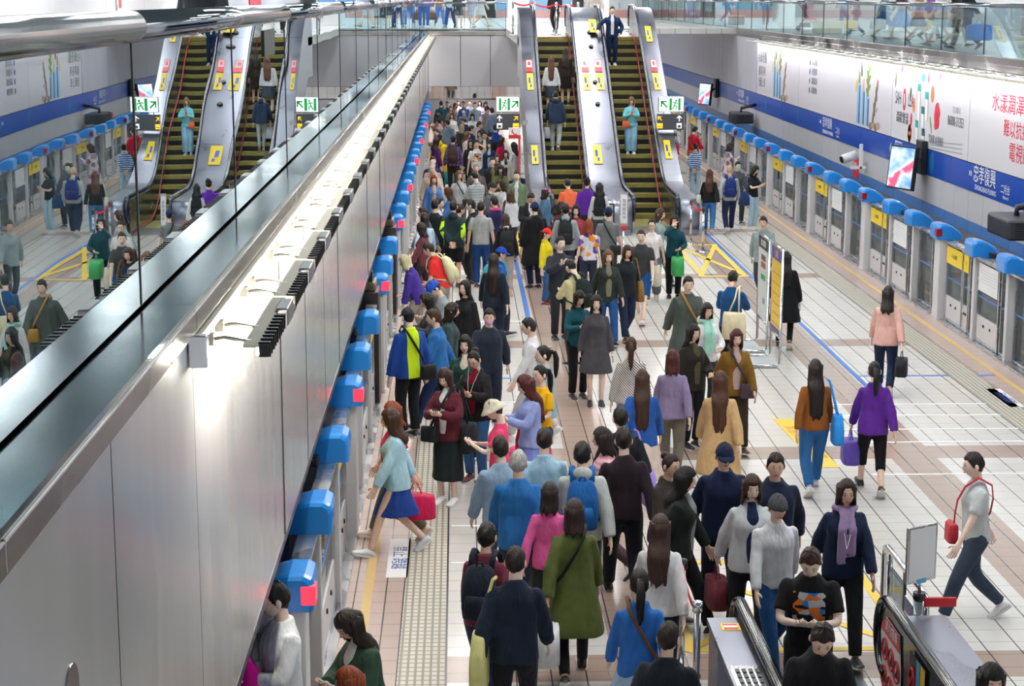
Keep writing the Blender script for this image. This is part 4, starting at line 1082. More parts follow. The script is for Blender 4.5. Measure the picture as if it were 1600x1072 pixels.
def skin(col):
    key = ('skin', col)
    if key in _mats: return _mats[key]
    m = bpy.data.materials.new('skin '+col); t = NT(m); c = lin(col)
    t.base(t.ramp(t.noise(t.coord('Object'), 30, 3), [(.3, tuple(x*.93 for x in c)), (.7, tuple(min(1, x*1.05) for x in c))]))
    t.b.inputs['Roughness'].default_value = .5; t.b.inputs['Subsurface Weight'].default_value = .0
    _mats[key] = m; return m
def hairmat(col):
    key = ('hair', col)
    if key in _mats: return _mats[key]
    m = bpy.data.materials.new('hair '+col); t = NT(m); c = lin(col)
    f = t.noise(t.coord('Object', (90, 90, 5)), 1, 3)
    t.base(t.ramp(f, [(.3, tuple(x*.6 for x in c)), (.75, tuple(min(1, x*1.6+.004) for x in c))]))
    t.bump(f, .6, .012); t.b.inputs['Roughness'].default_value = .45; t.b.inputs['Specular IOR Level'].default_value = .28
    _mats[key] = m; return m
SKIN = ['#edc9b2', '#e6bca2', '#f2d6c4', '#dcae90']
M_eye = mat('eye dark', '#17110f', .15); M_lip = mat('lips', '#b9605a', .4); M_brow = mat('brow hair', '#221915', .8); M_ewh = mat('eye white', '#e8e4df', .3)

# ---- head ---------------------------------------------------------
def head_r(d):
    """surface of the head in direction d (x right, y face, z up), metres for a 1.70 m person"""
    x, y, z = d
    p = Vector((x*.074, y*.094, z*.113))
    if z < 0:
        p.x *= 1-.30*(-z)**1.6; 
        if y > 0: p.y *= 1-.10*(-z)**2
        else: p.y *= 1-.28*(-z)
    if y < 0 and z > -.2: p.y *= 1.05
    def g(cx, cz, sx, sz): return math.exp(-((x-cx)/sx)**2-((z-cz)/sz)**2) if y > 0 else 0
    f = 0
    f += .020*g(0, -.16, .13, .13)+.010*g(0, .02, .10, .16)       # nose tip, bridge
    f -= .008*g(.36, .06, .2, .12)+.008*g(-.36, .06, .2, .12)     # eye sockets
    f += .004*g(.36, .24, .3, .08)+.004*g(-.36, .24, .3, .08)     # brow ridge
    f += .006*g(0, -.46, .24, .07)+.004*g(0, -.56, .2, .06)-.003*g(0, -.51, .25, .03)  # lips
    f += .009*g(0, -.80, .28, .16)                                # chin
    f += .004*g(.52, -.14, .2, .2)+.004*g(-.52, -.14, .2, .2)     # cheeks
    p.y += f; return p
def add_head(b, M):
    n, k = 36, 26; o = MB(); rings = []
    dirs = []
    for i in range(1, k):
        th = PI*i/k; rings.append([head_r((math.sin(th)*math.sin(2*PI*j/n), math.sin(th)*math.cos(2*PI*j/n), -math.cos(th))) for j in range(n)])
    o.loft(rings, 0, True)
    for c in (1, -1):                                             # ears
        o.ball((c*.076, -.008, -.008), (.013, .022, .032), 10, 0)
        o.ball((c*.029, .0815, .008), (.0125, .0075, .0052), 10, 3); o.ball((c*.029, .0865, .0082), (.0056, .0045, .0054), 8, 1)
        rr = [Vector((c*(.012+.008*q), .0885-.0026*q*q*.5, .031+.003*math.sin(q*.8))) for q in range(5)]
        o.tube(rr, [.0015, .0028, .0028, .0022, .001], 6, 2)
        o.tube([(c*.014, .0875, .0165), (c*.029, .0875, .0185), (c*.044, .080, .0145)], [.001, .0018, .001], 5, 2)   # lashes
    o.tube([(-.024, .0865, -.0535), (-.010, .0965, -.051), (0, .0975, -.0525), (.010, .0965, -.051), (.024, .0865, -.0535)], [.001, .0045, .0048, .0045, .001], 6, 4)
    o.tube([(-.020, .0865, -.057), (0, .095, -.0605), (.020, .0865, -.057)], [.001, .0052, .001], 6, 4)
    o.xf(M); off = len(b.v); b.v += o.v; b.f += [[i+off for i in f] for f in o.f]; b.m += o.m; b.sm += o.sm
# ---- hair ---------------------------------------------------------
def hair_mesh(style, fall=False):
    """head space: origin at head centre"""
    b = MB(); n = 44
    long_ = {'short': 0, 'crop': 0, 'bob': -.17, 'long': -.46, 'mid': -.27, 'pony': 0, 'bun': 0, 'longer': -.58}[style]
    rnd_ = random.Random(style)
    ph = [rnd_.uniform(0, 6.3) for _ in range(4)]
    bulk = {'crop': 1.05, 'short': 1.10, 'bob': 1.14, 'long': 1.13, 'longer': 1.13, 'mid': 1.14, 'pony': 1.07, 'bun': 1.07}[style]
    rings = []; K = 26
    for i in range(1, K+1):
        th = PI*i/(K+1.0); z0 = math.cos(th)
        ring = []
        for j in range(n):
            az = 2*PI*j/n           # 0 = face
            s = math.sin(th); d = (s*math.sin(az), s*math.cos(az), z0)
            p = head_r(d)
            fa = abs((az+PI) % (2*PI)-PI)      # 0 face .. PI nape
            if style in ('short', 'crop'):
                line = .52 if fa < .75 else (.52-(fa-.75)*1.0 if fa < 1.6 else (-.34-.5*(fa-1.6)/1.5))
            elif style in ('pony', 'bun'):
                line = .58 if fa < .7 else (.58-(fa-.7)*1.15 if fa < 1.6 else -.5-.3*(fa-1.6)/1.5)
            else:
                line = (.42 if style in ('bob', 'mid') else .60) if fa < .55 else ((.5-(fa-.55)*3.2) if fa < 1.0 else -1.2)
            k = max(0., min(1., (z0-line)/.10)); k = k*k*(3-2*k)
            wave = 1+.018*math.sin(az*9+ph[0]+z0*3)+.012*math.sin(az*17+ph[1])+(.03*math.sin(az*5+ph[2]+z0*9) if style == 'short' else 0)
            fac = .93+(bulk*wave-.93)*k
            q = p*fac
            if k > .5 and z0 > .3: q.z += .006
            ring.append(q)
        rings.append(ring)
    if not fall: b.loft(rings, 0, True)
    if long_ and fall:
        zs = [.06, .0, -.05, -.10, -.15]; z = -.20
        while z > long_+.001: zs.append(z); z -= .05
        zs.append(long_)
        rr = []
        for z in zs:
            t = max(0, (-z)/.5); ring = []
            op = 1.02 if z > -.2 else 1.02+min(1.0, (-.2-z)*5)           # how far round the face stays open
            cy = -.012-.085*min(1, max(0, (-z-.10)/.12)); rx = .091+(.004 if style == 'bob' else .012)*min(1, -z/.3 if z < 0 else 0)
            ry = .104-.022*min(1, max(0, (-z-.15)/.2))
            if z < -.24: rx *= max(.74, 1-(-.24-z)*.55)
            if z == long_: rx *= .86; ry *= .86
            m = 20
            outer = []
            for j in range(m+1):
                a = op+(2*PI-2*op)*j/m
                w = 1+.03*math.sin(a*11+ph[1]+z*6)+.02*math.sin(a*19+ph[0])
                outer.append(Vector((math.sin(a)*rx*w*(1+.03*math.sin(z*22+ph[3])), cy+math.cos(a)*ry*w, z+.008*math.sin(a*13)+(.03*math.sin(a*6+ph[2])+.015*math.sin(a*15) if z == long_ else 0))))
            inner = [Vector((v.x*.80, cy+(v.y-cy)*.62+.004, v.z)) for v in reversed(outer)]
            rr.append(outer+inner)
        b.loft(rr, 0, True)
    if style == 'pony' and not fall:
        b.ball((0, -.108, .03), (.03, .03, .03), 10); 
        b.tube([(0, -.10, .03), (0, -.145, .02), (0.005, -.165, -.06), (0, -.155, -.16), (.004, -.145, -.26), (0, -.14, -.31)], [.022, .03, .038, .036, .024, .006], 10)
    if style == 'bun' and not fall: b.ball((0, -.10, .075), (.043, .04, .043), 12)
    return b.mesh('hair '+style, hairmat('#1a1412'))
def hat_mesh(kind):
    b = MB(); n = 32
    def cap(zc, f, top=1.0):
        rings = []
        for i in range(10):
            z0 = .98-(.98-zc)*i/9; s = math.sqrt(max(0, 1-z0*z0))
            rings.append([Vector(head_r((s*math.sin(2*PI*j/n), s*math.cos(2*PI*j/n), z0)))*f*Vector((1, 1, 1)).x for j in range(n)])
        rings.append([Vector((v.x*.93, v.y*.93, v.z+.004)) for v in rings[-1]])
        b.loft(rings, 0, True)
    if kind == 'cap':
        cap(.22, 1.17)
        rg = []
        for i in range(7):
            t = i/6; y = .085+.085*t; w = .078*math.sqrt(max(.02, 1-t**2.4))
            rg.append([Vector((w*u, y-.03*u*u*(1-t), .036-.022*t-.016*u*u+dz)) for dz in (0, .006) for u in ((-1, -.5, 0, .5, 1) if dz == 0 else (1, .5, 0, -.5, -1))])
        b.loft(rg, 0, True); b.ball((0, -.003, .135), .008, 8)
    elif kind == 'beanie': cap(.05, 1.18)
    else:                                     # bucket hat
        cap(.30, 1.18)
        rg = []
        for (f, z) in ((1.15, .055), (1.45, .025), (1.72, .0), (1.70, -.006), (1.4, .015), (1.1, .04)):
            rg.append([Vector((math.sin(2*PI*j/n)*.074*f, math.cos(2*PI*j/n)*.094*f, z)) for j in range(n)])
        rg.append(rg[0]); b.loft(rg, 0, False)
    return b.mesh('hat '+kind, cloth('#888888'))
_hair = {}
def get_hair(style):
    if style not in _hair: _hair[style] = hair_mesh(style.split('+')[0], '+' in style) if style not in ('cap', 'beanie', 'bucket') else hat_mesh(style)
    return _hair[style]

# ---- poses ----------------------------------------------------------
V = Vector
def ik(a, t, l1, l2, pole):
    d = t-a; L = min(d.length, (l1+l2)*.998); d = d.normalized()
    c = (l1*l1+L*L-l2*l2)/(2*l1*L); c = max(-1, min(1, c)); s = math.sqrt(1-c*c)
    p = (pole-d*pole.dot(d)); p = p.normalized() if p.length > 1e-4 else V((0, 0, 1))
    return a+d*l1*c+p*l1*s, a+d*L
ARM = dict(hang=((.27, .03, .80), (.6, -1, 0)), fwd=((.24, .24, .88), (.5, -1, -.2)), back=((.26, -.20, .84), (.7, -.6, .1)), phone=((.055, .30, 1.17), (.9, -.5, -.7)), phonehi=((.06, .29, 1.30), (.9, -.3, -.8)),
           bagdown=((.30, .04, .79), (.6, -1, 0)), strap=((.13, .13, 1.27), (.9, -.2, -.6)), behind=((.05, -.17, .92), (.9, -.7, 0)), hairup=((.13, -.06, 1.60), (1, .1, .5)), hug=((.02, .26, 1.10), (.9, -.3, -.8)),
           elbow=((.12, .27, 1.05), (.8, -.8, -.4)), rail=((.42, .20, 1.02), (.6, -.8, 0)), mouth=((.045, .15, 1.50), (.8, .2, -1)), ear=((.09, .06, 1.57), (.8, .3, -1)), pocket=((.22, .09, .92), (1, -1, 0)), carry=((.20, .24, 1.0), (.6, -1, -.2)))
POSE = dict(stand=dict(L=('hang', 'hang')), walk=dict(L=('fwd', 'back'), step=.30), walk2=dict(L=('back', 'fwd'), step=-.30), phone=dict(L=('phone', 'phone'), head=-26), phone1=dict(L=('phonehi', 'elbow'), head=-24),
            phoneR=dict(L=('hang', 'phonehi'), head=-18), behind=dict(L=('behind', 'behind')), hair=dict(L=('hang', 'hairup'), head=-4), hug=dict(L=('hug', 'hug'), head=-10, turn=-16), strap=dict(L=('strap', 'hang')), carry=dict(L=('elbow', 'hang')), stepbag=dict(L=('strap', 'back'), step=.26),
            rail=dict(L=('rail', 'pocket')), mouth=dict(L=('elbow', 'mouth')), call=dict(L=('ear', 'hang')), down=dict(L=('phone', 'phone'), head=-32, lean=6), lean=dict(L=('fwd', 'elbow'), lean=20, step=.22), look=dict(L=('hang', 'phonehi'), head=2, turn=14), small=dict(L=('fwd', 'hang'), step=.17), bags=dict(L=('bagdown', 'carry'), step=.2))
class Rig: pass
_rigs = {}
def rig(pose, sex, mir=False):
    k = (pose, sex, mir)
    if k in _rigs: return _rigs[k]
    P = POSE[pose]; r = Rig(); f = sex == 'f'
    r.f = f; st = P.get('step', 0); lean = math.radians(P.get('lean', 3 if st else 0)); drop = abs(st)*.11
    r.hipz = .90-drop
    T = Matrix.Translation((0, 0, r.hipz)) @ Matrix.Rotation(-lean, 4, 'X') @ Matrix.Translation((0, 0, -.90))
    r.T = T; sw = .143 if f else .168
    r.sh = {}; r.el = {}; r.wr = {}
    for s, nm in ((-1, P['L'][0]), (1, P['L'][1])):
        tgt, pole = ARM[nm]; sh = T @ V((s*sw, -.01, 1.338)); w = T @ V((tgt[0]*s*(.93 if f else 1), tgt[1], tgt[2]))
        e, w = ik(sh, w, .275, .245, (T.to_3x3() @ V((pole[0]*s, pole[1], pole[2]))))
        r.sh[s], r.el[s], r.wr[s] = sh, e, w
    r.arms = dict(zip((-1, 1), P['L']))
    r.hip = {}; r.kn = {}; r.an = {}; r.pitch = {}
    for s in (-1, 1):
        y = st*(-s)  # step>0: left (-1) foot forward
        lift = .075 if y < -.05 else (.01 if y > .05 else 0)
        h = V((s*.088, 0, r.hipz)); a = V((s*.085, y, .085+lift)); kn, a = ik(h, a, .425, .405, V((s*.12, 1, 0)))
        r.hip[s], r.kn[s], r.an[s] = h, kn, a; r.pitch[s] = -38 if y < -.05 else (12 if y > .05 else 0)
    hp, tn = math.radians(P.get('head', -6)), math.radians(P.get('turn', 0))
    nb = T @ V((0, -.012, 1.465))
    r.neck = nb; r.H = Matrix.Translation(nb) @ T.to_3x3().to_4x4() @ Matrix.Rotation(tn, 4, 'Z') @ Matrix.Rotation(hp, 4, 'X') @ Matrix.Translation((0, .022, .122)); r.H = Matrix.Translation((0, .035*max(0, -hp-.2), .05*max(0, -hp-.2))) @ r.H
    hc_ = r.H.to_translation(); r.F = Matrix.Translation(hc_) @ Matrix.Rotation(tn, 4, 'Z') @ Matrix.Rotation((hp-lean)*.3, 4, 'X')
    if mir:
        m = V((-1, 1, 1))
        for D in (r.sh, r.el, r.wr, r.hip, r.kn, r.an):
            a, c = D[-1]*m, D[1]*m; D[-1], D[1] = c, a
        r.arms = {-1: r.arms[1], 1: r.arms[-1]}; r.pitch = {-1: r.pitch[1], 1: r.pitch[-1]}
        S = Matrix.Diagonal((-1, 1, 1, 1)); r.H = S @ r.H @ S; r.F = S @ r.F @ S
    _rigs[k] = r; return r
def torso_rings(r, rows, n=20):
    out = []
    for z, rx, ry, yo in rows:
        out.append([r.T @ V((math.copysign(abs(math.cos(a))**.85, math.cos(a))*rx, yo+math.copysign(abs(math.sin(a))**.85, math.sin(a))*ry, z)) for a in [2*PI*j/n for j in range(n)]])
    return out
def limb(b, pts, rad, n=12):
    """resampled limb with rounded bend"""
    P = []; R = []
    for i in range(len(pts)-1):
        for k in range(4):
            t = k/4; P.append(pts[i].lerp(pts[i+1], t)); R.append(rad[i]+(rad[i+1]-rad[i])*t)
    P.append(pts[-1]); R.append(rad[-1])
    Q = [P[0]]+[(P[i-1]+P[i]*2+P[i+1])/4 for i in range(1, len(P)-1)]+[P[-1]]
    b.tube(Q, R, n); b.ball(pts[0], rad[0]*.98, 12)
def remeshed(b, name, vox, mats, smooth=3, crease=0., seed=0):
    me = bpy.data.meshes.new('tmp'); me.from_pydata(b.v, [], b.f); o = bpy.data.objects.new('tmp', me); WS.collection.objects.link(o)
    bm = bmesh.new(); bm.from_mesh(me); bmesh.ops.recalc_face_normals(bm, faces=bm.faces); bm.to_mesh(me); bm.free()
    m = o.modifiers.new('r', 'REMESH'); m.mode = 'VOXEL'; m.voxel_size = vox; m.use_smooth_shade = True
    s = o.modifiers.new('s', 'SMOOTH'); s.factor = .5; s.iterations = smooth
    dg = shop_dg()
    out = bpy.data.meshes.new_from_object(o.evaluated_get(dg)); bpy.data.objects.remove(o); bpy.data.meshes.remove(me)
    out.name = name
    if crease:
        sd = V((seed*3.1, seed*1.7, seed*.9))
        for v in out.vertices:
            c = v.co; q = V((c.x*7, c.y*7, c.z*4.5))+sd
            v.co = c+v.normal*(crease*(noise.noise(q)+.5*noise.noise(q*2.3)))
    for p in out.polygons: p.use_smooth = True
    for mm in mats: out.materials.append(mm)
    return out
def hand(b, w, e, nm, s, T):
    d = (w-e).normalized()
    inward = T.to_3x3() @ V((-s, 0, 0))
    if nm in ('phone', 'phonehi', 'carry', 'elbow', 'hug', 'rail'): pn = T.to_3x3() @ V((-s*.5, -.25, .8)) if nm != 'rail' else V((0, 0, -1))
    elif nm == 'behind': pn = T.to_3x3() @ V((0, -.8, .4))
    elif nm in ('mouth', 'ear', 'hairup', 'strap'): pn = T.to_3x3() @ V((-s*.6, -.6, .2))
    else: pn = inward
    pn = (pn-d*pn.dot(d)).normalized(); sd = d.cross(pn)
    thumbdir = sd if sd.dot(T.to_3x3() @ V((0, 1, .6))) > 0 else -sd
    curl = {'hang': .35, 'fwd': .5, 'back': .5, 'bagdown': 1.1, 'phone': .9, 'phonehi': .9, 'strap': 1.2, 'rail': .8}.get(nm, .55)
    rings = []
    for t, hw, th in ((-.03, .026, .022), (.0, .027, .020), (.03, .036, .018), (.06, .040, .016), (.082, .040, .014), (.09, .034, .010)):
        c = w+d*t; rings.append([c+thumbdir*math.cos(a)*hw+pn*math.sin(a)*th for a in [2*PI*j/12 for j in range(12)]])
    b.loft(rings, 0, True)
    for i, (o, L) in enumerate(((.030, .068), (.0105, .076), (-.0105, .070), (-.030, .055))):
        p = w+d*.082+thumbdir*o; dirv = (d+thumbdir*o*2.2).normalized(); pts = [p-d*.012]; ang = curl*(.45+.1*i)
        for k in range(3):
            rot = Matrix.Rotation(0, 3, 'X'); dv = (dirv*math.cos(ang*(k+.3))+pn*math.sin(ang*(k+.3))).normalized()
            pts.append(pts[-1]+dv*(L*(.46, .32, .26)[k]+(.012 if k == 0 else 0)))
        b.tube(pts, [.0095, .0092, .0082, .006], 7)
    p = w+d*.022+thumbdir*.028
    b.tube([p-thumbdir*.01, p+(thumbdir*.8+d*.6+pn*.25).normalized()*.034, p+(thumbdir*.55+d*.9+pn*.5).normalized()*.062], [.012, .0105, .007], 8)
_bodies = {}
def body_mesh(pose, sex, mir):
    k = (pose, sex, mir)
    if k in _bodies: return _bodies[k]
    r = rig(pose, sex, mir); b = MB(); f = r.f
    rows = [(.82, .12, .085, 0), (.90, .158 if f else .155, .105, -.005), (1.0, .145 if f else .15, .095, 0), (1.10, .12 if f else .138, .085, .005), (1.25, .13 if f else .15, .10, .01), (1.31, .12 if f else .142, .09, .0), (1.36, .092 if f else .108, .07, -.008), (1.40, .062 if f else .070, .058, -.012), (1.43, .054, .052, -.012), (1.47, .047, .049, -.012)]
    b.loft(torso_rings(r, rows), 0, True)
    b.tube([r.T @ V((0, -.012, 1.42)), r.neck, r.H @ V((0, -.018, -.06))], [.056, .050, .052] if not f else [.05, .043, .046], 14)
    for s in (-1, 1):
        limb(b, [r.sh[s], r.el[s], r.wr[s]], [.040, .037, .026] if not f else [.035, .032, .023])
        limb(b, [r.hip[s], r.kn[s], r.an[s]], [.082, .055, .040] if not f else [.080, .052, .037])
    me = remeshed(b, 'body', .017, [skin(SKIN[0]), M_eye, M_brow, M_ewh, M_lip], 2)
    g = MB()
    for s in (-1, 1): hand(g, r.wr[s], r.el[s], r.arms[s], s, r.T)
    add_head(g, r.H)
    # feet
    for s in (-1, 1):
        foot(g, r, s, .0)
    bm = bmesh.new(); bm.from_mesh(me); tmp = g.mesh('t', []) ; bm.from_mesh(tmp); bm.to_mesh(me); bm.free(); bpy.data.meshes.remove(tmp)
    _bodies[k] = me; return me
def foot(g, r, s, grow, sole=None):
    a = r.an[s]; A = math.radians(r.pitch[s]); R = Matrix.Rotation(A, 3, 'X')
    rows = [(-.062, .022, .035, .0), (-.045, .036, .055, .0), (.0, .037, .085, .0), (.05, .038, .075, .0), (.10, .044, .052, .0), (.15, .045, .04, .0), (.185, .034, .03, .0), (.20, .016, .018, .0)]
    rings = []
    for y, hw, top, _ in rows:
        ring = []
        for j in range(14):
            t = 2*PI*j/14; x = math.cos(t)*(hw+grow); z = -.083+ (math.sin(t)*.5+.5)*(top+grow)
            ring.append(a+R @ (V((x+s*.012*max(0, y)*4, y, z)) if True else 0))
        rings.append(ring)
    g.loft(rings, 0, True)
    if sole:
        rr = []
        for y, hw, top, _ in rows: rr.append([a+R @ V((sx*(hw+grow+.004)+s*.012*max(0, y)*4, y, z)) for sx, z in ((-1, -.086), (1, -.086), (1, -.066), (-1, -.066))])
        g.loft(rr, 1, True, False)
_cl = {}
def clo(kind, pose, sex, mir, var=0):
    """garment meshes, one per garment kind and pose"""
    k = (kind, pose, sex, mir, var)
    if k in _cl: return _cl[k]
    r = rig(pose, sex, mir); b = MB(); f = r.f; mats = [cloth('#888888')]; vox, cr, sm = .0165, .008, 3
    if kind in ('tee', 'shirt', 'jacket', 'coat', 'dress', 'blouse', 'puffer'):
        g = dict(tee=.014, shirt=.018, jacket=.032, coat=.036, dress=.018, blouse=.026, puffer=.05)[kind]
        hem = dict(tee=.86, shirt=.84, jacket=.80, coat=.50, dress=.52, blouse=.83, puffer=.80)[kind]
        fl = dict(coat=.07, dress=.07, blouse=.02).get(kind, .0)
        rows = []
        if hem < .7:
            rows += [(hem, .165+fl+g, .12+fl+g, 0), (hem+.02, .17+fl+g, .125+fl+g, 0), (.72, .165+fl*.6+g, .12+fl*.6+g, 0)]
        else: rows += [(hem, .160+g+fl, .112+g+fl, -.005), (hem+.02, .162+g+fl, .115+g+fl, -.005)]
        if f: rows += [(.92, .158+g, .112+g, -.005), (1.02, .142+g, .10+g, 0), (1.10, .128+g, .093+g, .005), (1.24, .132+g, .112+g, .018), (1.31, .128+g, .098+g, .006), (1.365, .104+g*.8, .076+g*.8, -.008), (1.405, .074+g*.5, .062+g*.6, -.012), (1.432, .064+g*.3, .058+g*.4, -.012)]
        else: rows += [(.92, .158+g, .112+g, -.005), (1.02, .152+g, .105+g, 0), (1.12, .148+g, .100+g, .006), (1.24, .155+g, .108+g, .01), (1.31, .150+g, .100+g, .0), (1.37, .122+g*.8, .080+g*.8, -.008), (1.415, .082+g*.5, .064+g*.6, -.012), (1.442, .068+g*.3, .060+g*.4, -.012)]
        b.loft(torso_rings(r, rows), 0, True)
        for s in (-1, 1):
            R0 = [.047, .040, .030] if not f else [.041, .035, .027]
            if kind == 'tee':
                m = r.sh[s].lerp(r.el[s], .72); limb(b, [r.sh[s], m], [R0[0]-.002+g*.8, R0[1]+g+.008])
            else:
                gg = g*.75; limb(b, [r.sh[s], r.el[s], r.el[s].lerp(r.wr[s], .96)], [R0[0]-.003+gg*.65, R0[1]+gg+.006, R0[2]+gg+.006])
        if kind in ('jacket', 'coat', 'puffer', 'shirt'):
            rg = []
            for z, q in ((1.40, .086), (1.452, .076), (1.463, .073)):
                rg.append([r.T @ V((math.cos(a)*q*(1+g*2), -.012+math.sin(a)*q*.95*(1+g*2), z-(.03 if math.sin(a) > .3 else 0))) for a in [2*PI*j/16 for j in range(16)]])
            b.loft(rg, 0, True)
        if var == 1:                                            # hood lying on the back
            b.ball(r.T @ V((0, -.115, 1.43)), (.10, .055, .075), 14)
        if kind == 'puffer': cr = .012
        if kind == 'coat': cr = .010
    elif kind in ('trousers', 'wide', 'shorts', 'capri', 'tights'):
        g = dict(trousers=.014, wide=.03, shorts=.026, capri=.012, tights=.004)[kind]
        rows = [(.80, .13, .09, -.005), (.90, .158+g*.6, .108+g*.6, -.006), (1.0, .148+g*.4, .10+g*.4, 0), (1.03, .14+g*.4, .095+g*.4, 0)]
        b.loft([[V((math.cos(a)*rx, yo+math.sin(a)*ry, z-.90+r.hipz)) for a in [2*PI*j/20 for j in range(20)]] for z, rx, ry, yo in rows], 0, True)
        for s in (-1, 1):
            h, kn, an = r.hip[s]+V((0, 0, -.02)), r.kn[s], r.an[s]
            if kind == 'shorts': limb(b, [h, h.lerp(kn, .92)], [.090+g, .072+g])
            elif kind == 'capri': limb(b, [h, kn, kn.lerp(an, .42)], [.086+g, .058+g, .052+g])
            else: limb(b, [h, kn, kn.lerp(an, .97)], [.088+g, .057+g*1.3, (.045+g*1.2 if kind != 'wide' else .095)])
        cr = .004
    elif kind in ('skirt', 'longskirt', 'fullskirt'):
        hem = dict(skirt=.50, longskirt=.30, fullskirt=.42)[kind]; fl = dict(skirt=.03, longskirt=.035, fullskirt=.13)[kind]
        st = max(abs(r.an[1].y), abs(r.an[-1].y))*.55
        rows = [(hem, .165+fl, .13+fl+st*.6, 0), (hem+.02, .165+fl, .13+fl+st*.6, 0), (.7, .165+fl*.5, .125+fl*.5+st*.25, 0), (.9, .168, .12, -.005), (1.0, .148, .105, 0), (1.06, .132, .096, 0)]
        b.loft([[V((math.cos(a)*rx*(1+.03*math.sin(a*9)), yo+math.sin(a)*ry*(1+.03*math.sin(a*9)), z-.90+r.hipz)) for a in [2*PI*j/36 for j in range(36)]] for z, rx, ry, yo in rows], 0, True); cr = .008
    elif kind == 'inner':                                        # shirt front showing between open jacket fronts
        rows = []
        rg = []
        for z, hw, y in ((.90, .05, .150), (1.05, .055, .148), (1.2, .06, .162), (1.33, .055, .148), (1.42, .04, .095), (1.455, .034, .068)):
            rg.append([r.T @ V((hw*u, y-.012*u*u*2-d, z)) for d, us in ((0, (-1, -.5, 0, .5, 1)), (.05, (1, .5, 0, -.5, -1))) for u in us])
        b.loft(rg, 0, True); vox, cr, sm = .012, .003, 2
    elif kind == 'scarf':
        rg = []
        for a in [2*PI*j/18 for j in range(19)]:
            pass
        b.tube([r.T @ V((math.cos(a)*.088, -.01+math.sin(a)*.085, 1.435+.012*math.sin(3*a))) for a in [2*PI*j/18 for j in range(19)]], .034, 10)
        b.tube([r.T @ V(p) for p in ((.04, .09, 1.41), (.05, .165, 1.28), (.05, .165, 1.1), (.045, .155, .95))], [.03, (.02, .045), (.02, .05), (.015, .05)], 10); b.tube([r.T @ V(p) for p in ((-.03, .09, 1.41), (-.045, .165, 1.28), (-.04, .165, 1.15), (-.045, .155, 1.02))], [.03, (.02, .045), (.02, .05), (.015, .05)], 10)
    me = remeshed(b, kind, vox, mats, sm, cr, sum(map(ord, pose)) % 7+len(kind))
    _cl[k] = me; return me
def shoe_mesh(pose, sex, mir, s):
    k = ('shoe', pose, sex, mir, s)
    if k in _cl: return _cl[k]
    g = MB(); foot(g, rig(pose, sex, mir), s, .007, True); _cl[k] = g.mesh('shoe', [mat('shoe leather', '#222222', .5), mat('shoe sole', '#e4e2dd', .6)]); return _cl[k]
def ovr(o, m, slot=0):
    """give an object that shares its mesh a material of its own"""
    o.material_slots[slot].link = 'OBJECT'; o.material_slots[slot].material = m
def col_split(s):
    if ':' in s:
        c, p = s.split(':', 1); return c, p
    return s, None
def dress(root, spec):
    pass
PEOPLE = []
def person(label, px, py, h, face, pose, sex, hair, top, bottom, shoes='#2a2a2e', floor=0., extra=(), group=None, mir=False, pos=None, sk=None):
    """px, py: where the top of the head was read off; face: 0 walks away, 90 to the gates side, 180 to the camera"""
    p = Vector(pos) if pos else at(px, py, z=floor+h)
    e = empty('person', (p.x, p.y, floor), label, 'person', group, rz=-math.radians(face)); s = h/1.715; e.scale = (s, s, s)
    r = rig(pose, sex, mir)
    bd = meshobj('body', body_mesh(pose, sex, mir), e); ovr(bd, skin(SKIN[(sk if sk is not None else len(PEOPLE)*7 % 3)]))
    hs, hc = hair.split('/')[:2]
    hats = hair.split('/')[2:]
    if hs != 'none': o = meshobj('hair', get_hair(hs), e, r.H); ovr(o, hairmat(hc))
    if hs in ('bob', 'mid', 'long', 'longer'): o = meshobj('hair_length', get_hair(hs+'+'), e, r.F); ovr(o, hairmat(hc))
    for t in hats:
        kd, cc = t.split('='); o = meshobj({'cap': 'cap', 'beanie': 'beanie', 'bucket': 'bucket_hat'}[kd], get_hair(kd), e, r.H); ovr(o, cloth(cc))
    def wear(kind, spec, nm=None, var=0):
        c, pt = col_split(spec); o = meshobj(nm or kind, clo(kind, pose, sex, mir, var), e); ovr(o, cloth(c, pt)); return o
    for i, t in enumerate(top.split('+')):
        kd, cc = t.split('=', 1); var = 0
        if kd.endswith('^'): kd = kd[:-1]; var = 1
        wear(kd, cc, {'tee': 'short_sleeved_top', 'inner': 'shirt_front', 'puffer': 'padded_jacket'}.get(kd, kd), var)
    if bottom:
        kd, cc = bottom.split('=', 1); wear(kd, cc, {'wide': 'wide_trousers', 'longskirt': 'skirt', 'fullskirt': 'skirt', 'capri': 'capri_trousers'}.get(kd, kd))
    if shoes:
        for sd in (-1, 1):
            o = meshobj('shoe', shoe_mesh(pose, sex, mir, sd), e); ovr(o, mat('shoe '+shoes, shoes, .45))
    e['_pose'] = pose
    PEOPLE.append((e, r, pose, sex, mir, s))
    for x in extra: EXTRA[x.split('=')[0]](e, r, s, x.split('=', 1)[1] if '=' in x else '')
    return e
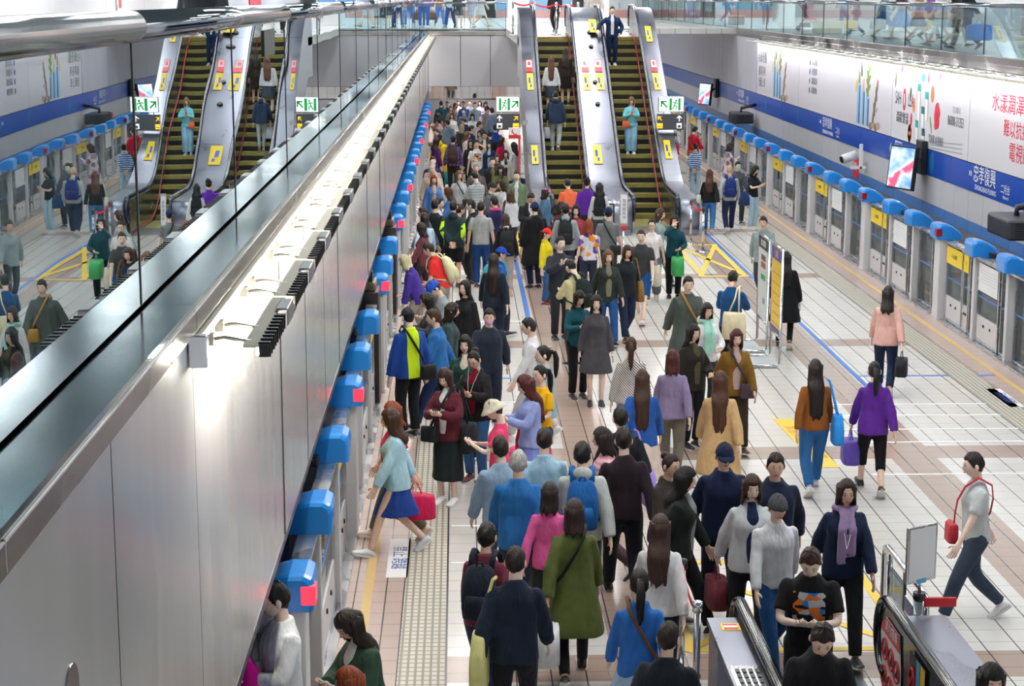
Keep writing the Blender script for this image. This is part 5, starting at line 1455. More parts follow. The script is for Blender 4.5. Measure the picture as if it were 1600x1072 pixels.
# ---- things people wear as parts, and things they carry as objects of their own
def part(e, b, nm, m, mtx=None):
    o = b.build(nm, m, e)
    if mtx is not None: o.matrix_local = mtx
    return o
def x_mask(e, r, s, a):
    b = MB(); b.ball((0, .078, -.045), (.052, .034, .042), 14); part(e, b, 'face_mask', cloth(a or '#9fe0d8'), r.H)
def x_glasses(e, r, s, a):
    b = MB()
    for c in (1, -1):
        b.tube([(c*.031+.021*math.cos(t), .1005, .008+.017*math.sin(t)) for t in [i*2*PI/14 for i in range(15)]], .0019, 5); b.tube([(c*.052, .098, .012), (c*.077, .02, .012)], .0018, 5)
    b.tube([(-.01, .1015, .01), (.01, .1015, .01)], .0018, 5); part(e, b, 'glasses', M_dark, r.H)
def x_ear(e, r, s, a):
    b = MB()
    for c in (1, -1):
        b.tube([r.H @ V((c*.08, .01, -.02)), r.H @ V((c*.075, .05, -.12)), r.T @ V((c*.04, .17, 1.3)), r.T @ V((.01, .21, 1.12)), r.T @ V((.02, .26, 1.15))], .0028, 5)
    part(e, b, 'earphone_cord', M_white)
def x_ponyhood(e, r, s, a): pass
def x_strapbelt(e, r, s, a):       # a strap over one shoulder, part of what is worn
    pass
def world_obj(e, b, nm, mats, label, cat, group=None):
    """a carried thing: its own top-level object, standing in the carrier's frame"""
    M = Matrix.Translation(e.location) @ Matrix.Rotation(e.rotation_euler.z, 4, 'Z') @ Matrix.Diagonal((*e.scale, 1))
    o = b.build(nm, mats); o.matrix_world = M; return tag(o, label, cat, group)
def who(e): return e['label']
def carry_root(e, nm, label, cat):
    o = empty(nm, e.location, label, cat, rz=e.rotation_euler.z); o.scale = e.scale; return o
def short(l):
    """first words of the carrier's label"""
    return ' '.join(l.split()[:9])
def offs(r, z=1.2):
    return r.T
def x_backpack(e, r, s, a):
    col, lab = (a.split('|')+['backpack'])[:2]
    o = carry_root(e, 'backpack', lab, 'backpack'); m = cloth(col); T = r.T
    b = MB(); rg = []
    for z, hw, d in ((.93, .10, .05), (.955, .135, .09), (1.05, .145, .105), (1.2, .145, .10), (1.32, .13, .08), (1.38, .10, .045), (1.395, .06, .02)):
        rg.append([T @ V((math.copysign(abs(math.cos(t))**.6, math.cos(t))*hw, -.155-d*.72+math.copysign(abs(math.sin(t))**.6, math.sin(t))*d*.72, z)) for t in [2*PI*j/18 for j in range(18)]])
    b.loft(rg, 0, True); o2 = b.build('bag_body', m, o)
    b = MB(); rg = []
    for z, hw, d in ((.97, .09, .02), (.985, .105, .035), (1.1, .105, .04), (1.16, .09, .02)):
        rg.append([T @ V((math.cos(t)*hw, -.30+math.sin(t)*d, z)) for t in [2*PI*j/14 for j in range(14)]])
    b.loft(rg, 0, True); b.build('front_pocket', m, o)
    for c in (-1, 1):
        b = MB(); b.tube([T @ V(q) for q in ((c*.085, -.165, 1.37), (c*.088, -.115, 1.455), (c*.092, -.02, 1.485), (c*.095, .085, 1.42), (c*.105, .145, 1.30), (c*.125, .12, 1.15), (c*.165, .02, 1.06), (c*.135, -.13, 1.0))], (.012, .028), 8); b.build('strap', m, o)
    b = MB(); b.tube([T @ V(q) for q in ((-.03, -.20, 1.39), (-.02, -.215, 1.425), (.02, -.215, 1.425), (.03, -.20, 1.39))], .009, 6); b.build('grab_handle', m, o)
def bag_shape(b, C, hw, d, h, X=V((1, 0, 0)), Y=V((0, 1, 0)), mi=0, taper=.8):
    rg = []
    for t, k in ((0, .9), (.04, 1), (.5, 1), (.9, taper), (1, taper*.93)):
        rg.append([C+X*math.copysign(abs(math.cos(q))**.5, math.cos(q))*hw*k+Y*math.copysign(abs(math.sin(q))**.6, math.sin(q))*d*(k if t < 1 else k*.5)+V((0, 0, -h+h*t)) for q in [2*PI*j/18 for j in range(18)]])
    b.loft(rg, mi, True)
def x_tote(e, r, s, a):            # shoulder bag hanging at the side: color|side|label
    col, sd, lab = a.split('|')[:3]; c = -1 if sd == 'L' else 1; big = 1.25 if 'large' in lab else 1.0
    o = carry_root(e, 'shoulder_bag', lab, 'bag'); m = cloth(col); T = r.T; Y = V((0, 1, 0)); C = T @ V((c*.265, -.06, .0)); C.z = .98+(.90-.90)
    b = MB(); bag_shape(b, V((C.x, C.y, 1.02)), .07, .17*big, .36*big, V((1, 0, 0)), V((0, 1, 0))); b.build('bag_body', m, o)
    for dy in (-.07, .06):
        b = MB(); b.tube([V((C.x, C.y+dy, 1.0)), T @ V((c*.235, dy*.5-.03, 1.2)), T @ V((c*.172, -.02+dy*.3, 1.45)), T @ V((c*.14, -.02+dy*.3, 1.47)), ], (.006, .014), 6); b.build('handle', m, o)
def x_backtote(e, r, s, a):        # tote hanging on the back
    col, sd, lab = a.split('|')[:3]; c = -1 if sd == 'L' else 1
    o = carry_root(e, 'tote_bag', lab, 'bag'); m = cloth(col); T = r.T
    b = MB(); bag_shape(b, T @ V((c*.10, -.215, 1.10)), .19, .055, .42, taper=.92); b.build('bag_body', m, o)
    for dx in (-.09, .07):
        b = MB(); b.tube([T @ V((c*.10+dx, -.215, 1.08)), T @ V((c*.13+dx*.4, -.17, 1.3)), T @ V((c*.13+dx*.2, -.10, 1.455)), T @ V((c*.135, -.02, 1.475)), T @ V((c*.15, .06, 1.43))], (.006, .014), 6); b.build('handle', m, o)
def x_cross(e, r, s, a):           # crossbody strap with bag at the hip: color|side|label[|back]
    q = a.split('|'); col, sd, lab = q[:3]; c = -1 if sd == 'L' else 1; yb = -.19 if len(q) > 3 else .13
    o = carry_root(e, 'crossbody_bag', lab, 'bag'); m = cloth(col, None, .5); T = r.T
    b = MB(); bag_shape(b, T @ V((c*.15, yb+(.06 if yb > 0 else -.05), .99)), .115, .05, .19, taper=.95); b.build('bag_body', m, o)
    b = MB(); b.tube([T @ V(p) for p in ((c*.15, .17, .97), (c*.09, .175, 1.1), (c*.0, .175, 1.25), (-c*.07, .12, 1.40), (-c*.10, .0, 1.485), (-c*.08, -.13, 1.40), (c*.0, -.165, 1.25), (c*.1, -.165, 1.08), (c*.17, -.12, .97))], (.007, .017), 6); b.build('strap', m, o)
def x_hand(e, r, s, a):            # bag hanging from a hand: color|side|size|label
    col, sd, sz, lab = a.split('|')[:4]; c = -1 if sd == 'L' else 1; z = float(sz); w = r.wr[c]+(r.wr[c]-r.el[c]).normalized()*.085
    o = carry_root(e, 'carrier_bag', lab, 'bag'); m = cloth(col, None, .5)
    b = MB(); bag_shape(b, w+V((0, 0, -.14)), .055*z*2, .16*z*1.5, .30*z, V((1, 0, 0)), V((0, 1, 0)), taper=.95); b.build('bag_body', m, o)
    for dx in (-.02, .02):
        b = MB(); b.tube([w+V((dx, -.08*z, -.16)), w+V((dx*.4, -.03, -.03)), w+V((0, 0, .0)), w+V((dx*.4, .03, -.03)), w+V((dx, .08*z, -.16))], .006, 6); b.build('handle', m, o)
def x_front(e, r, s, a):           # bag or parcel held to the chest
    col, lab = a.split('|')[:2]; o = carry_root(e, 'backpack', lab, 'backpack'); c, pt = col_split(col); m = cloth(c, pt); T = r.T
    b = MB(); rg = []
    for z, hw, d in ((.88, .09, .05), (.90, .13, .09), (1.05, .14, .10), (1.16, .12, .08), (1.24, .07, .04), (1.25, .03, .015)):
        rg.append([T @ V((math.copysign(abs(math.cos(t))**.7, math.cos(t))*hw, .265+math.sin(t)*d, z)) for t in [2*PI*j/16 for j in range(16)]])
    b.loft(rg, 0, True); b.build('bag_body', m, o)
    b = MB(); b.tube([T @ V(p) for p in ((-.03, .26, 1.24), (-.03, .26, 1.29), (.03, .26, 1.29), (.03, .26, 1.24))], .009, 6); b.build('grab_handle', M_black, o)
    b = MB(); b.tube([T @ V(p) for p in ((-.09, .365, 1.1), (-.04, .372, 1.13), (.04, .372, 1.13), (.09, .365, 1.1))], .006, 6); b.build('zip', M_black, o)
    b = MB(); b.ball(T @ V((.05, .365, 1.0)), (.03, .008, .03), 12); b.build('badge', mat('badge cream', '#e8dcc0', .4), o)
def x_phone(e, r, s, a):
    col, sd, lab = (a.split('|')+['', '', ''])[:3]; c = -1 if sd == 'L' else 1
    w = r.wr[c]; d = (w-r.el[c]).normalized(); hm = w+d*.085+r.T.to_3x3() @ V((-c*.01, -.02, .028))
    o = carry_root(e, 'mobile_phone', lab, 'phone'); up = (r.T.to_3x3() @ V((0, .75, .62))).normalized(); rt = r.T.to_3x3() @ V((1, 0, 0)); nn = rt.cross(up)
    def bx(hw, hl, t0, t1, m, nm):
        P = [hm+rt*x+up*y+nn*z for z in (t0, t1) for y in (-hl, hl) for x in (-hw, hw)]
        MB().add(P, [(0, 2, 3, 1), (4, 5, 7, 6), (0, 1, 5, 4), (2, 6, 7, 3), (0, 4, 6, 2), (1, 3, 7, 5)]).build(nm, m, o)
    bx(.037, .075, -.005, .004, mat('phone case '+col, col, .3), 'case'); bx(.034, .071, .0041, .0048, mat('phone screen', '#9db6c8', .1, 0, .5), 'screen')
EXTRA = dict(mask=x_mask, glasses=x_glasses, cord=x_ear, backpack=x_backpack, tote=x_tote, backtote=x_backtote, cross=x_cross, hand=x_hand, front=x_front, phone=x_phone)
# ================================================================ THE CROWD
K, BR, RD, AU, GY, DK, LB = '#15110f', '#3b2519', '#4a1f1c', '#7d3a1f', '#a9a7a5', '#231915', '#6b4a33'
P = person
NAVY, JEAN, LJEAN, BLK, CHAR, WHT, GREY, LGREY = '#1c2740', '#2c5480:denim', '#8fb4d2:denim', '#17181c', '#33353a', '#eceae6', '#8b8e92', '#b9bcc0'
# --- foreground, left side
P('man in white sweater hugging a magenta backpack in the gate doorway', 436, 906, 1.79, 238, 'hug', 'm', 'short/'+K, 'shirt=#f0f3f6', 'trousers='+BLK, '#eeeeee', extra=('front=#c9128c:floral:#7d0f6a:#e22aa6:#2a0c2c|magenta patterned backpack hugged by the man in white sweater',), sk=2)
P('woman in dark green jacket with wavy dark hair bent over her phone', 572, 938, 1.62, 232, 'down', 'f', 'mid/'+DK, 'jacket=#2f4638+inner=#d8d2c8', 'trousers='+BLK, '#222222', extra=('phone=#e8e8ea|R|white phone held by the woman in dark green jacket',))
P('brown haired person in teal and pink top at the bottom edge beside the gate', 486, 1034, 1.56, 268, 'walk', 'f', 'bob/'+AU, 'blouse=#2f8fa3+inner=#e8c9c2', 'trousers=#2b5f72', '#444444')
P('person in pale blue cardigan and blue skirt stepping between the gates', 612, 632, 1.60, 265, 'walk', 'f', 'mid/'+BR, 'jacket=#a9cfdd+inner=#d8385e', 'skirt=#23428f', '#cfd3d6', extra=('hand=#d02455|R|.95|pink red carrier bag of the person in pale blue cardigan',))
P('person in red top and khaki trousers close behind the pale blue cardigan', 585, 622, 1.55, 265, 'walk2', 'f', 'bob/'+AU, 'tee=#cf3350', 'trousers=#6d6a55', '#d9c4b6')
P('station attendant in blue jacket with neon yellow panel standing by the gate caps', 612, 480, 1.74, 330, 'stand', 'm', 'crop/'+K+'/cap=#2a2c33', 'jacket=#1d4392:panelx:#c8e820', 'trousers='+BLK, extra=('cross=#1a1b1e|R|black shoulder bag on the hip of the station attendant|back',))
P('woman in maroon cardigan and long black skirt with white sneakers', 699, 571, 1.61, 206, 'phone', 'f', 'bob/'+'#3a221a', 'jacket=#5c2530+inner=#e8eae8', 'longskirt=#1d2629', '#f3f3f1', extra=('cross=#23282c|R|small black bag with chain of the woman in long black skirt', 'tote=#22262b|L|black handbag on the arm of the woman in long black skirt', 'phone=#2a2a2d|R|dark phone of the woman in long black skirt'), sk=2)
P('woman with round glasses and white earphones in maroon top and black cardigan', 744, 544, 1.62, 205, 'phone', 'f', 'bun/'+K, 'jacket=#1e1d20+inner=#7d1426', 'trousers='+JEAN, '#5a1c24', extra=('glasses', 'cord', 'phone=#d6342c|L|red phone of the woman with round glasses'), sk=1)
P('woman in dark green coat behind the woman with round glasses', 727, 522, 1.64, 190, 'stand', 'f', 'mid/'+K, 'jacket=#20433a+inner=#e0d3c4', 'trousers='+BLK, sk=2)
P('person in bright blue jacket and navy trousers striding to the gates', 684, 478, 1.68, 275, 'walk', 'm', 'short/'+BR, 'jacket=#2f6fae', 'trousers=#22345c', '#26313f')
P('pale faced woman with long black hair looking at the gates', 674, 455, 1.62, 255, 'phone', 'f', 'long/'+K, 'shirt=#3c4046', 'trousers='+BLK, sk=2)
P('man in bright blue cap and grey sweater looking down', 692, 433, 1.74, 240, 'down', 'm', 'short/'+K+'/cap=#2458d0', 'shirt=#8e959c', 'trousers=#3a3d42', '#e6e6e6')
P('woman with long black hair in black behind the man in the blue cap', 727, 437, 1.63, 210, 'stand', 'f', 'longer/'+K, 'shirt=#1e1e21', 'trousers=#26262a')
P('big person in glowing red T-shirt crossing to the gates', 692, 372, 1.70, 285, 'lean', 'm', 'short/'+DK, 'tee=#ee3b36', 'trousers=#a9a39b', '#6f6a66', extra=('backpack=#d9d6ac|cream rucksack on the back of the person in red T-shirt',))
P('person in violet jacket bending by the gate rail', 648, 392, 1.60, 285, 'lean', 'f', 'bob/#c9c29b', 'jacket=#43318c', 'trousers=#a59c92', '#8b837a')
P('man in dark green hoodie with neon patches, hands behind his back', 708, 313, 1.75, 5, 'behind', 'm', 'crop/'+K, 'jacket^=#25363b:patch:#b6e81e', 'shorts=#1a1b1f', '#59574b', sk=1)
P('man in plain grey T-shirt seen from behind beside the neon hoodie', 750, 313, 1.74, 8, 'stand', 'm', 'crop/'+K, 'tee=#a3a5a6', 'trousers=#20427a', '#444444')
P('man in dark shirt shown in profile before the grey T-shirt', 728, 309, 1.72, 285, 'stand', 'm', 'short/'+K, 'shirt=#23262e', 'trousers='+CHAR)
P('man in black T-shirt standing left of the neon hoodie', 672, 313, 1.70, 20, 'stand', 'm', 'short/'+K, 'tee=#20242c', 'trousers=#2a2f3a')
P('person in blue cap with pink and teal rucksack by the blue floor line', 778, 384, 1.58, 80, 'small', 'm', 'short/'+K+'/cap=#1f4cc0', 'shirt=#2c64b8', 'trousers=#31364a', extra=('backpack=#49b4c8|teal rucksack of the person in the blue cap beside the floor line',))
P('woman with long dark hair in black jacket with blue sleeves seen from behind', 771, 393, 1.66, 5, 'walk', 'f', 'longer/'+DK, 'jacket=#1b2431', 'trousers=#1a2433', '#2a2a2d')
P('person in pink face mask and dark jacket behind the floor line', 764, 476, 1.66, 180, 'walk2', 'm', 'short/'+DK, 'jacket=#2a3140', 'trousers=#272f44', '#22242b', extra=('mask=#e9b6d4',))
P('person in dark navy turning beside the pink face mask', 700, 470, 1.60, 90, 'small', 'f', 'bob/'+DK, 'jacket=#3a4a4e', 'trousers='+BLK)
# --- around the queue in the middle
P('woman in pale denim jacket lifting a hand to her hair', 851, 539, 1.64, 262, 'hair', 'f', 'pony/'+K, 'jacket=#8fb4c8:denim', 'trousers='+LJEAN, '#dddddd', sk=2)
P('woman in bright yellow T-shirt beside the pale denim jacket', 846, 569, 1.58, 232, 'carry', 'f', 'pony/'+K, 'tee=#f2b81f', 'trousers=#3f4b66', '#333333', extra=('hand=#e3256a|R|1.6|magenta gift bag of the woman in yellow', 'tote=#8d7fae|R|lilac woven gift bag of the woman in yellow'))
P('woman in lilac blue shirt with a red handbag', 830, 583, 1.60, 255, 'phone', 'f', 'long/'+RD, 'blouse=#98a6dc', 'fullskirt=#7c8ad0', '#b9a8a8', extra=('tote=#c2182e|R|bright red handbag of the woman in lilac blue shirt',), sk=2)
P('person in cream bucket hat and hot pink top', 781, 622, 1.58, 275, 'phone', 'f', 'short/'+BR+'/bucket=#d9d2bd', 'tee=#ea4f78', 'trousers=#3c3a74', '#70343c')
P('person in hazy white shirt crossing the hall near the blue floor line', 833, 492, 1.66, 275, 'walk', 'm', 'short/'+DK, 'shirt=#eeeef0', 'trousers=#c9c4c4', '#d8d8d8')
P('man in navy jacket facing the camera and holding a phone', 875, 369, 1.76, 168, 'look', 'm', 'short/'+K, 'jacket=#31343f', 'trousers=#2b2c31', '#1e1e20', extra=('phone=#2a2c33|R|dark phone of the man in navy jacket',), sk=2)
P('man in cream sweater with black backpack looking down', 901, 404, 1.70, 325, 'down', 'm', 'short/'+K, 'shirt=#d8cf9f', 'trousers=#3a3b40', extra=('backpack=#1d2526|black backpack of the man in the cream sweater',))
P('child in red cap and yellow shirt', 853, 356, 1.46, 120, 'stand', 'f', 'pony/'+DK+'/cap=#e8322f', 'shirt=#e2cf25', 'trousers='+JEAN, '#8e3b30')
P('woman in teal sweater bent over a phone with her friend', 904, 452, 1.60, 165, 'phone', 'f', 'mid/'+K, 'shirt=#184a56', 'trousers='+BLK, extra=('phone=#d8dcdf|R|pale phone of the woman in the teal sweater',))
P('woman with fringe in dark grey dress facing the camera', 931, 459, 1.60, 182, 'stand', 'f', 'mid/'+DK, 'dress=#4a484e', None, '#1f1f22')
P('brown haired woman in dark green jacket and blue jeans', 953, 384, 1.64, 175, 'walk', 'f', 'mid/'+LB, 'jacket=#2b3330+inner=#7a7c66', 'trousers=#235089', '#2b2b2e')
P('brown haired woman in black denim beside the dark green jacket', 976, 380, 1.66, 170, 'walk2', 'f', 'mid/'+BR, 'jacket=#22262c', 'trousers=#23304a', '#2a2a2d', extra=('tote=#8a6a3a|L|tan bag of the woman in black denim',))
P('man in dark grey T-shirt and knee length denim shorts', 1003, 354, 1.72, 195, 'walk', 'm', 'crop/'+BR, 'tee=#3b3e40', 'shorts=#1e4f8c', '#d8c3b6', extra=('tote=#cfc9b6|L|cream shopping bag of the man in dark grey T-shirt',))
P('woman with glasses in white short sleeved shirt and grey trousers', 1019, 338, 1.64, 190, 'walk2', 'f', 'pony/'+K, 'tee=#e9e3e2', 'wide=#62656e', '#d8c8b8', extra=('glasses',))
P('woman in dark teal holding a hand to her mouth', 1054, 335, 1.62, 185, 'mouth', 'f', 'bob/'+K, 'shirt=#12404d', 'trousers=#141519', '#1a1a1a', extra=('hand=#3d9a55|L|1.2|green carrier bag of the woman in dark teal',))
P('person in grey and turquoise at the foot of the downward escalator', 1028, 322, 1.64, 120, 'walk', 'f', 'bob/'+BR, 'shirt=#8fa3a1', 'trousers=#4b5558')
P('man in grey green overcoat with a bag on his chest facing the camera', 1074, 426, 1.72, 172, 'walk', 'm', 'short/'+DK, 'coat=#4c5450', 'trousers='+CHAR, extra=('cross=#a07b3a|L|brown satchel of the man in grey green overcoat',))
P('person in white hoodie with a mint scarf', 1104, 472, 1.60, 165, 'carry', 'f', 'bob/'+DK, 'shirt^=#e6e6e8+scarf=#a5dccb', 'trousers='+CHAR)
P('man in blue shirt carrying a cream tote seen from behind', 1144, 422, 1.68, 22, 'phone', 'm', 'short/'+K, 'shirt=#1f4e80', 'trousers=#1c1e24', '#c8c8c8', extra=('backtote=#e3d5b2|R|cream cloth tote on the back of the man in blue shirt',), sk=1)
P('woman in ochre jacket with a satchel walking to the camera', 1150, 508, 1.62, 178, 'walk', 'f', 'bob/'+RD, 'jacket=#7d5c22+inner=#c2a9a6', 'trousers=#33291f', '#3a2b22', extra=('cross=#4a3a44|L|dark violet satchel of the woman in ochre jacket',))
P('woman in black with a dark violet parcel behind the ochre jacket', 1082, 505, 1.62, 150, 'carry', 'f', 'mid/'+K, 'jacket=#2a2622+inner=#56503f', 'trousers=#1b1c20', extra=('hand=#3e3650|R|1.0|dark violet bag of the woman in black',))
P('woman with ponytail in black and white striped top', 986, 526, 1.60, 5, 'stand', 'f', 'pony/'+BR, 'blouse=#e9e4de:pin:#4a4a50', 'trousers=#8fa0b8', '#c8c8c8')
P('woman with cropped maroon hair in lilac top seen from behind', 1051, 543, 1.60, 10, 'walk', 'f', 'bob/'+RD, 'blouse=#8d7f9f', 'trousers=#6d685c', '#5a5a5a')
P('woman with long brown hair in cobalt jacket seen from behind', 1004, 574, 1.62, 5, 'walk2', 'f', 'longer/#3e2a20', 'jacket=#2c5aa8', 'fullskirt=#d4c0b6', '#c9b6a8')
P('woman with very long brown hair in beige trench coat', 1126, 576, 1.64, 8, 'walk', 'f', 'longer/#4a2d1f', 'coat=#c9a677', 'trousers=#b89a74', '#8a6f55')
P('person in black jacket with lilac bag beside the cobalt jacket', 972, 632, 1.66, 350, 'walk', 'm', 'short/'+K, 'jacket^=#1d2126', 'trousers=#d8c5b4', '#cfcfcf', extra=('tote=#9d86cf|R|lilac bag of the person in black jacket',))
P('person in striped pink top half hidden by the black jacket', 950, 662, 1.58, 275, 'walk2', 'f', 'bob/'+DK, 'blouse=#e6b8c0:stripe:#c98d9c', 'trousers=#57474d')
# --- front rows
P('person in pale blue grey jacket at the edge of the tactile strip', 797, 672, 1.68, 350, 'walk', 'm', 'short/'+DK, 'jacket=#8fa7bd', 'trousers=#54657c', '#99a3ad')
P('brown haired man in light blue shirt seen from behind', 838, 670, 1.68, 2, 'walk2', 'm', 'short/'+DK, 'shirt=#9fc3d8', 'trousers=#455a70', '#444444')
P('grey haired man in blue denim jacket seen from behind', 819, 706, 1.70, 4, 'walk', 'm', 'short/'+GY, 'jacket=#1d5f9c:denim', 'trousers=#2d3644', '#333333')
P('person with pink jumper squeezed beside the denim jacket', 848, 742, 1.52, 10, 'walk2', 'f', 'bob/'+DK, 'shirt=#e262a0', 'trousers=#2b3030', '#333333')
P('man in pale grey hoodie with blue backpack', 910, 686, 1.72, 3, 'walk', 'm', 'short/'+K, 'jacket^=#b7bdb8', 'trousers=#3d4146', '#888888', extra=('backpack=#1f5c9e|blue backpack on the man in the pale grey hoodie',))
P('woman in long olive padded coat with black strap', 898, 776, 1.62, 2, 'walk2', 'f', 'bob/#2c1c19', 'coat=#596334', 'tights=#1c1a1b', '#17181a', extra=('cross=#15171a|L|black crossbody bag of the woman in olive coat', 'hand=#e4e4e6|L|1.1|white carrier bag of the woman in olive coat'), mir=False)
P('woman in loose white blouse with long brown hair', 1031, 800, 1.60, 12, 'walk', 'f', 'long/#3d2a22', 'blouse=#e8e6e6', 'trousers=#24262c', '#c8ccc4')
P('woman in black leather jacket facing the gates', 1062, 722, 1.62, 110, 'walk', 'f', 'mid/'+K, 'jacket=#1f2523+inner=#8f9696', 'trousers=#1c1e22', '#222222')
P('person with dark bun and fur collar before the leather jacket', 1046, 700, 1.60, 140, 'walk2', 'f', 'bun/'+DK, 'jacket=#3a3430', 'trousers=#26282c')
P('tall man in dark maroon top behind the grey hoodie', 985, 668, 1.74, 355, 'walk', 'm', 'short/'+DK, 'shirt=#2a1f28', 'trousers=#1d2028')
P('man in navy uniform with grey and neon chest band', 1142, 686, 1.74, 178, 'walk', 'm', 'short/'+DK+'/cap=#1c2340', 'jacket=#1a2442:stripe:#1a2442', 'trousers=#1a2236', '#23252c')
P('man in dark navy jacket beside the navy uniform', 1186, 690, 1.72, 185, 'walk2', 'm', 'short/'+DK, 'jacket=#20283e', 'trousers=#20222c')
P('woman with brown bob in navy vest and white sleeves facing the camera', 1174, 732, 1.66, 178, 'walk', 'f', 'bob/'+BR, 'jacket=#cdd0d4+inner=#1c2c4a', 'trousers=#191b22', '#1c1c20', extra=('hand=#6e2f38|R|.9|maroon purse of the woman with brown bob',))
P('person in grey beanie and pale shirt behind the black printed T-shirt', 1212, 762, 1.62, 170, 'walk2', 'm', 'short/'+DK+'/beanie=#4b4c52', 'shirt=#d6d6da', 'trousers=#224a7c', '#3a3a3e')
P('woman with very long hair, earphones and lilac scarf in navy jacket', 1322, 739, 1.66, 182, 'walk', 'f', 'longer/#2a1a15', 'jacket=#1b2740+scarf=#a98fb8', 'trousers=#15171c', '#26262a', extra=('cord',))
P('man in black T-shirt with coloured print on the chest', 1268, 838, 1.72, 192, 'down', 'm', 'short/'+BR, 'tee=#17171a:print:#e0792e:#2a7fd0:#b9bcc0:#17171a', 'trousers=#1d1d22', '#26262a')
P('man in black shirt bowing his head at the bottom by the landing plate', 1282, 952, 1.70, 185, 'down', 'm', 'short/'+DK, 'shirt=#19191d', 'trousers=#1c1d22')
P('person with glossy black hair and tan coat in the bottom corner', 1546, 1022, 1.66, 178, 'walk', 'f', 'mid/'+K, 'coat=#b08a52', 'trousers=#2a2a2e')
P('woman in blue denim shirt with brown shoulder strap seen from behind', 1000, 884, 1.60, 3, 'walk', 'f', 'pony/'+K, 'shirt=#2a66b4:denim', 'fullskirt=#9fbbd8', '#8f8f94', extra=('cross=#6d4a2f|R|tan and black bag with brown strap of the woman in blue denim shirt|back',))
P('person in dark jacket at the bottom between denim shirt and queue posts', 1042, 968, 1.58, 20, 'walk2', 'm', 'short/'+DK, 'jacket=#20262e', 'trousers=#2a2c33')
P('person in maroon top with black rucksack at the front of the crowd', 758, 812, 1.64, 15, 'walk', 'f', 'short/'+K, 'shirt=#7a3648', 'trousers=#1c2a55', '#2a2a2e', extra=('backpack=#1b2230|black rucksack on the person in maroon top',))
P('person in navy jacket with a pale yellow tote seen from behind', 804, 850, 1.66, 8, 'walk2', 'm', 'short/'+DK, 'jacket=#1b2536', 'trousers=#1a1d26', '#222222', extra=('tote=#d8d48e|L|large pale yellow tote of the person in navy jacket',))
# --- right hand walkway
P('woman in bright purple jacket and black capri trousers walking away', 1368, 561, 1.60, 5, 'walk', 'f', 'pony/'+K, 'jacket=#5a2a8c', 'capri=#131317', '#1a1a1c', extra=('hand=#6b55b8|L|1.0|purple lettered bag of the woman in purple jacket',))
P('woman in rust brown sweater and blue jeans walking away', 1276, 558, 1.62, 2, 'walk2', 'f', 'longer/#1f1614', 'shirt=#8a5222', 'trousers=#22588c:denim', '#dfe6ea', extra=('tote=#2f8fe0|R|bright blue bag of the woman in rust brown sweater',))
P('woman in pale pink jacket and dark jeans walking away', 1388, 444, 1.62, 15, 'walk', 'f', 'mid/#241a19', 'jacket=#e3b3a8', 'trousers=#1c2a44', '#c9a98a', extra=('hand=#23232a|R|.9|small dark purse of the woman in pale pink jacket',))
P('woman in long black coat behind the notice stands', 1229, 391, 1.64, 8, 'small', 'f', 'long/'+K, 'coat=#16181b', 'tights=#1a1a1d', '#3a2a22')
P('person in grey jacket passing beyond the notice stands', 1194, 334, 1.66, 200, 'walk', 'm', 'short/'+DK, 'jacket=#8e9b9d', 'trousers=#3d434c', extra=('hand=#5a3b44|L|.8|maroon pouch of the person in grey jacket',))
P('person in pale grey shirt with red pouch and dark trousers far to the side', 1532, 700, 1.66, 270, 'walk', 'm', 'short/'+DK, 'tee=#c3c8cb', 'trousers=#3a4658', '#e8e8ea', extra=('cross=#b8323c|R|red waist pouch of the person in pale grey shirt',))
P('woman in black top with cream shoulder bag and blue jeans', 1109, 262, 1.62, 8, 'walk', 'f', 'long/#4a2a22', 'shirt=#1b1b1e', 'trousers=#2d6698:denim', '#a5714a', extra=('tote=#b7b3a8|L|cream grey shoulder bag of the woman in black top',))
P('man in grey sweatshirt with navy backpack beside the woman in black top', 1141, 256, 1.70, 3, 'walk2', 'm', 'crop/#b59a80', 'shirt=#a9b0b4', 'trousers=#1f2c48', '#e2e4ea', extra=('backpack=#1d2f6e|navy backpack with orange piping on the man in grey sweatshirt',))
P('man in turquoise mask walking before the grey sweatshirt', 1152, 250, 1.64, 170, 'small', 'm', 'short/'+K, 'shirt=#4d5258', 'trousers='+CHAR, extra=('mask=#8fe0c8',))
P('woman in black T-shirt and pale jeans at her phone by the gates', 1177, 257, 1.62, 140, 'phone', 'f', 'bob/'+K, 'tee=#1c1e24', 'trousers=#a5c4da:denim', '#e6e6e6', extra=('tote=#27406c|R|navy cloth bag of the woman in pale jeans', 'phone=#e6e6ea|R|white phone of the woman in pale jeans'))
P('woman in blue and white striped sweater seen from behind', 1087, 223, 1.60, 20, 'behind', 'f', 'bun/'+K, 'shirt=#2c6cab:stripe:#e9edf2', 'trousers=#b9d3e2', '#2a6aa8')
P('woman in red hoodie with white hem stripes', 1053, 207, 1.60, 60, 'stand', 'f', 'pony/'+K, 'jacket^=#d41f38:hem:#f0e6e6', 'trousers=#2a2f36', '#1c3a5c', extra=('mask=#b9d2e6', 'backpack=#6fa0b4|pale blue backpack of the woman in red hoodie'))
P('man in red jacket with white shoulder line by the gates', 1084, 197, 1.74, 50, 'phone1', 'm', 'short/'+K, 'jacket=#cf1f3a', 'trousers=#232838', '#222222', extra=('cross=#b4662e|R|orange brown satchel of the man in red jacket|back',))
P('woman in white and maroon floral dress reading her phone', 1138, 222, 1.60, 75, 'phone', 'f', 'bob/#2a1a1c', 'dress=#e6dde0:floral:#8a6a7c:#e6dde0:#a58aa0', None, '#c9b9ae', extra=('phone=#cfd6de|R|phone of the woman in floral dress',))
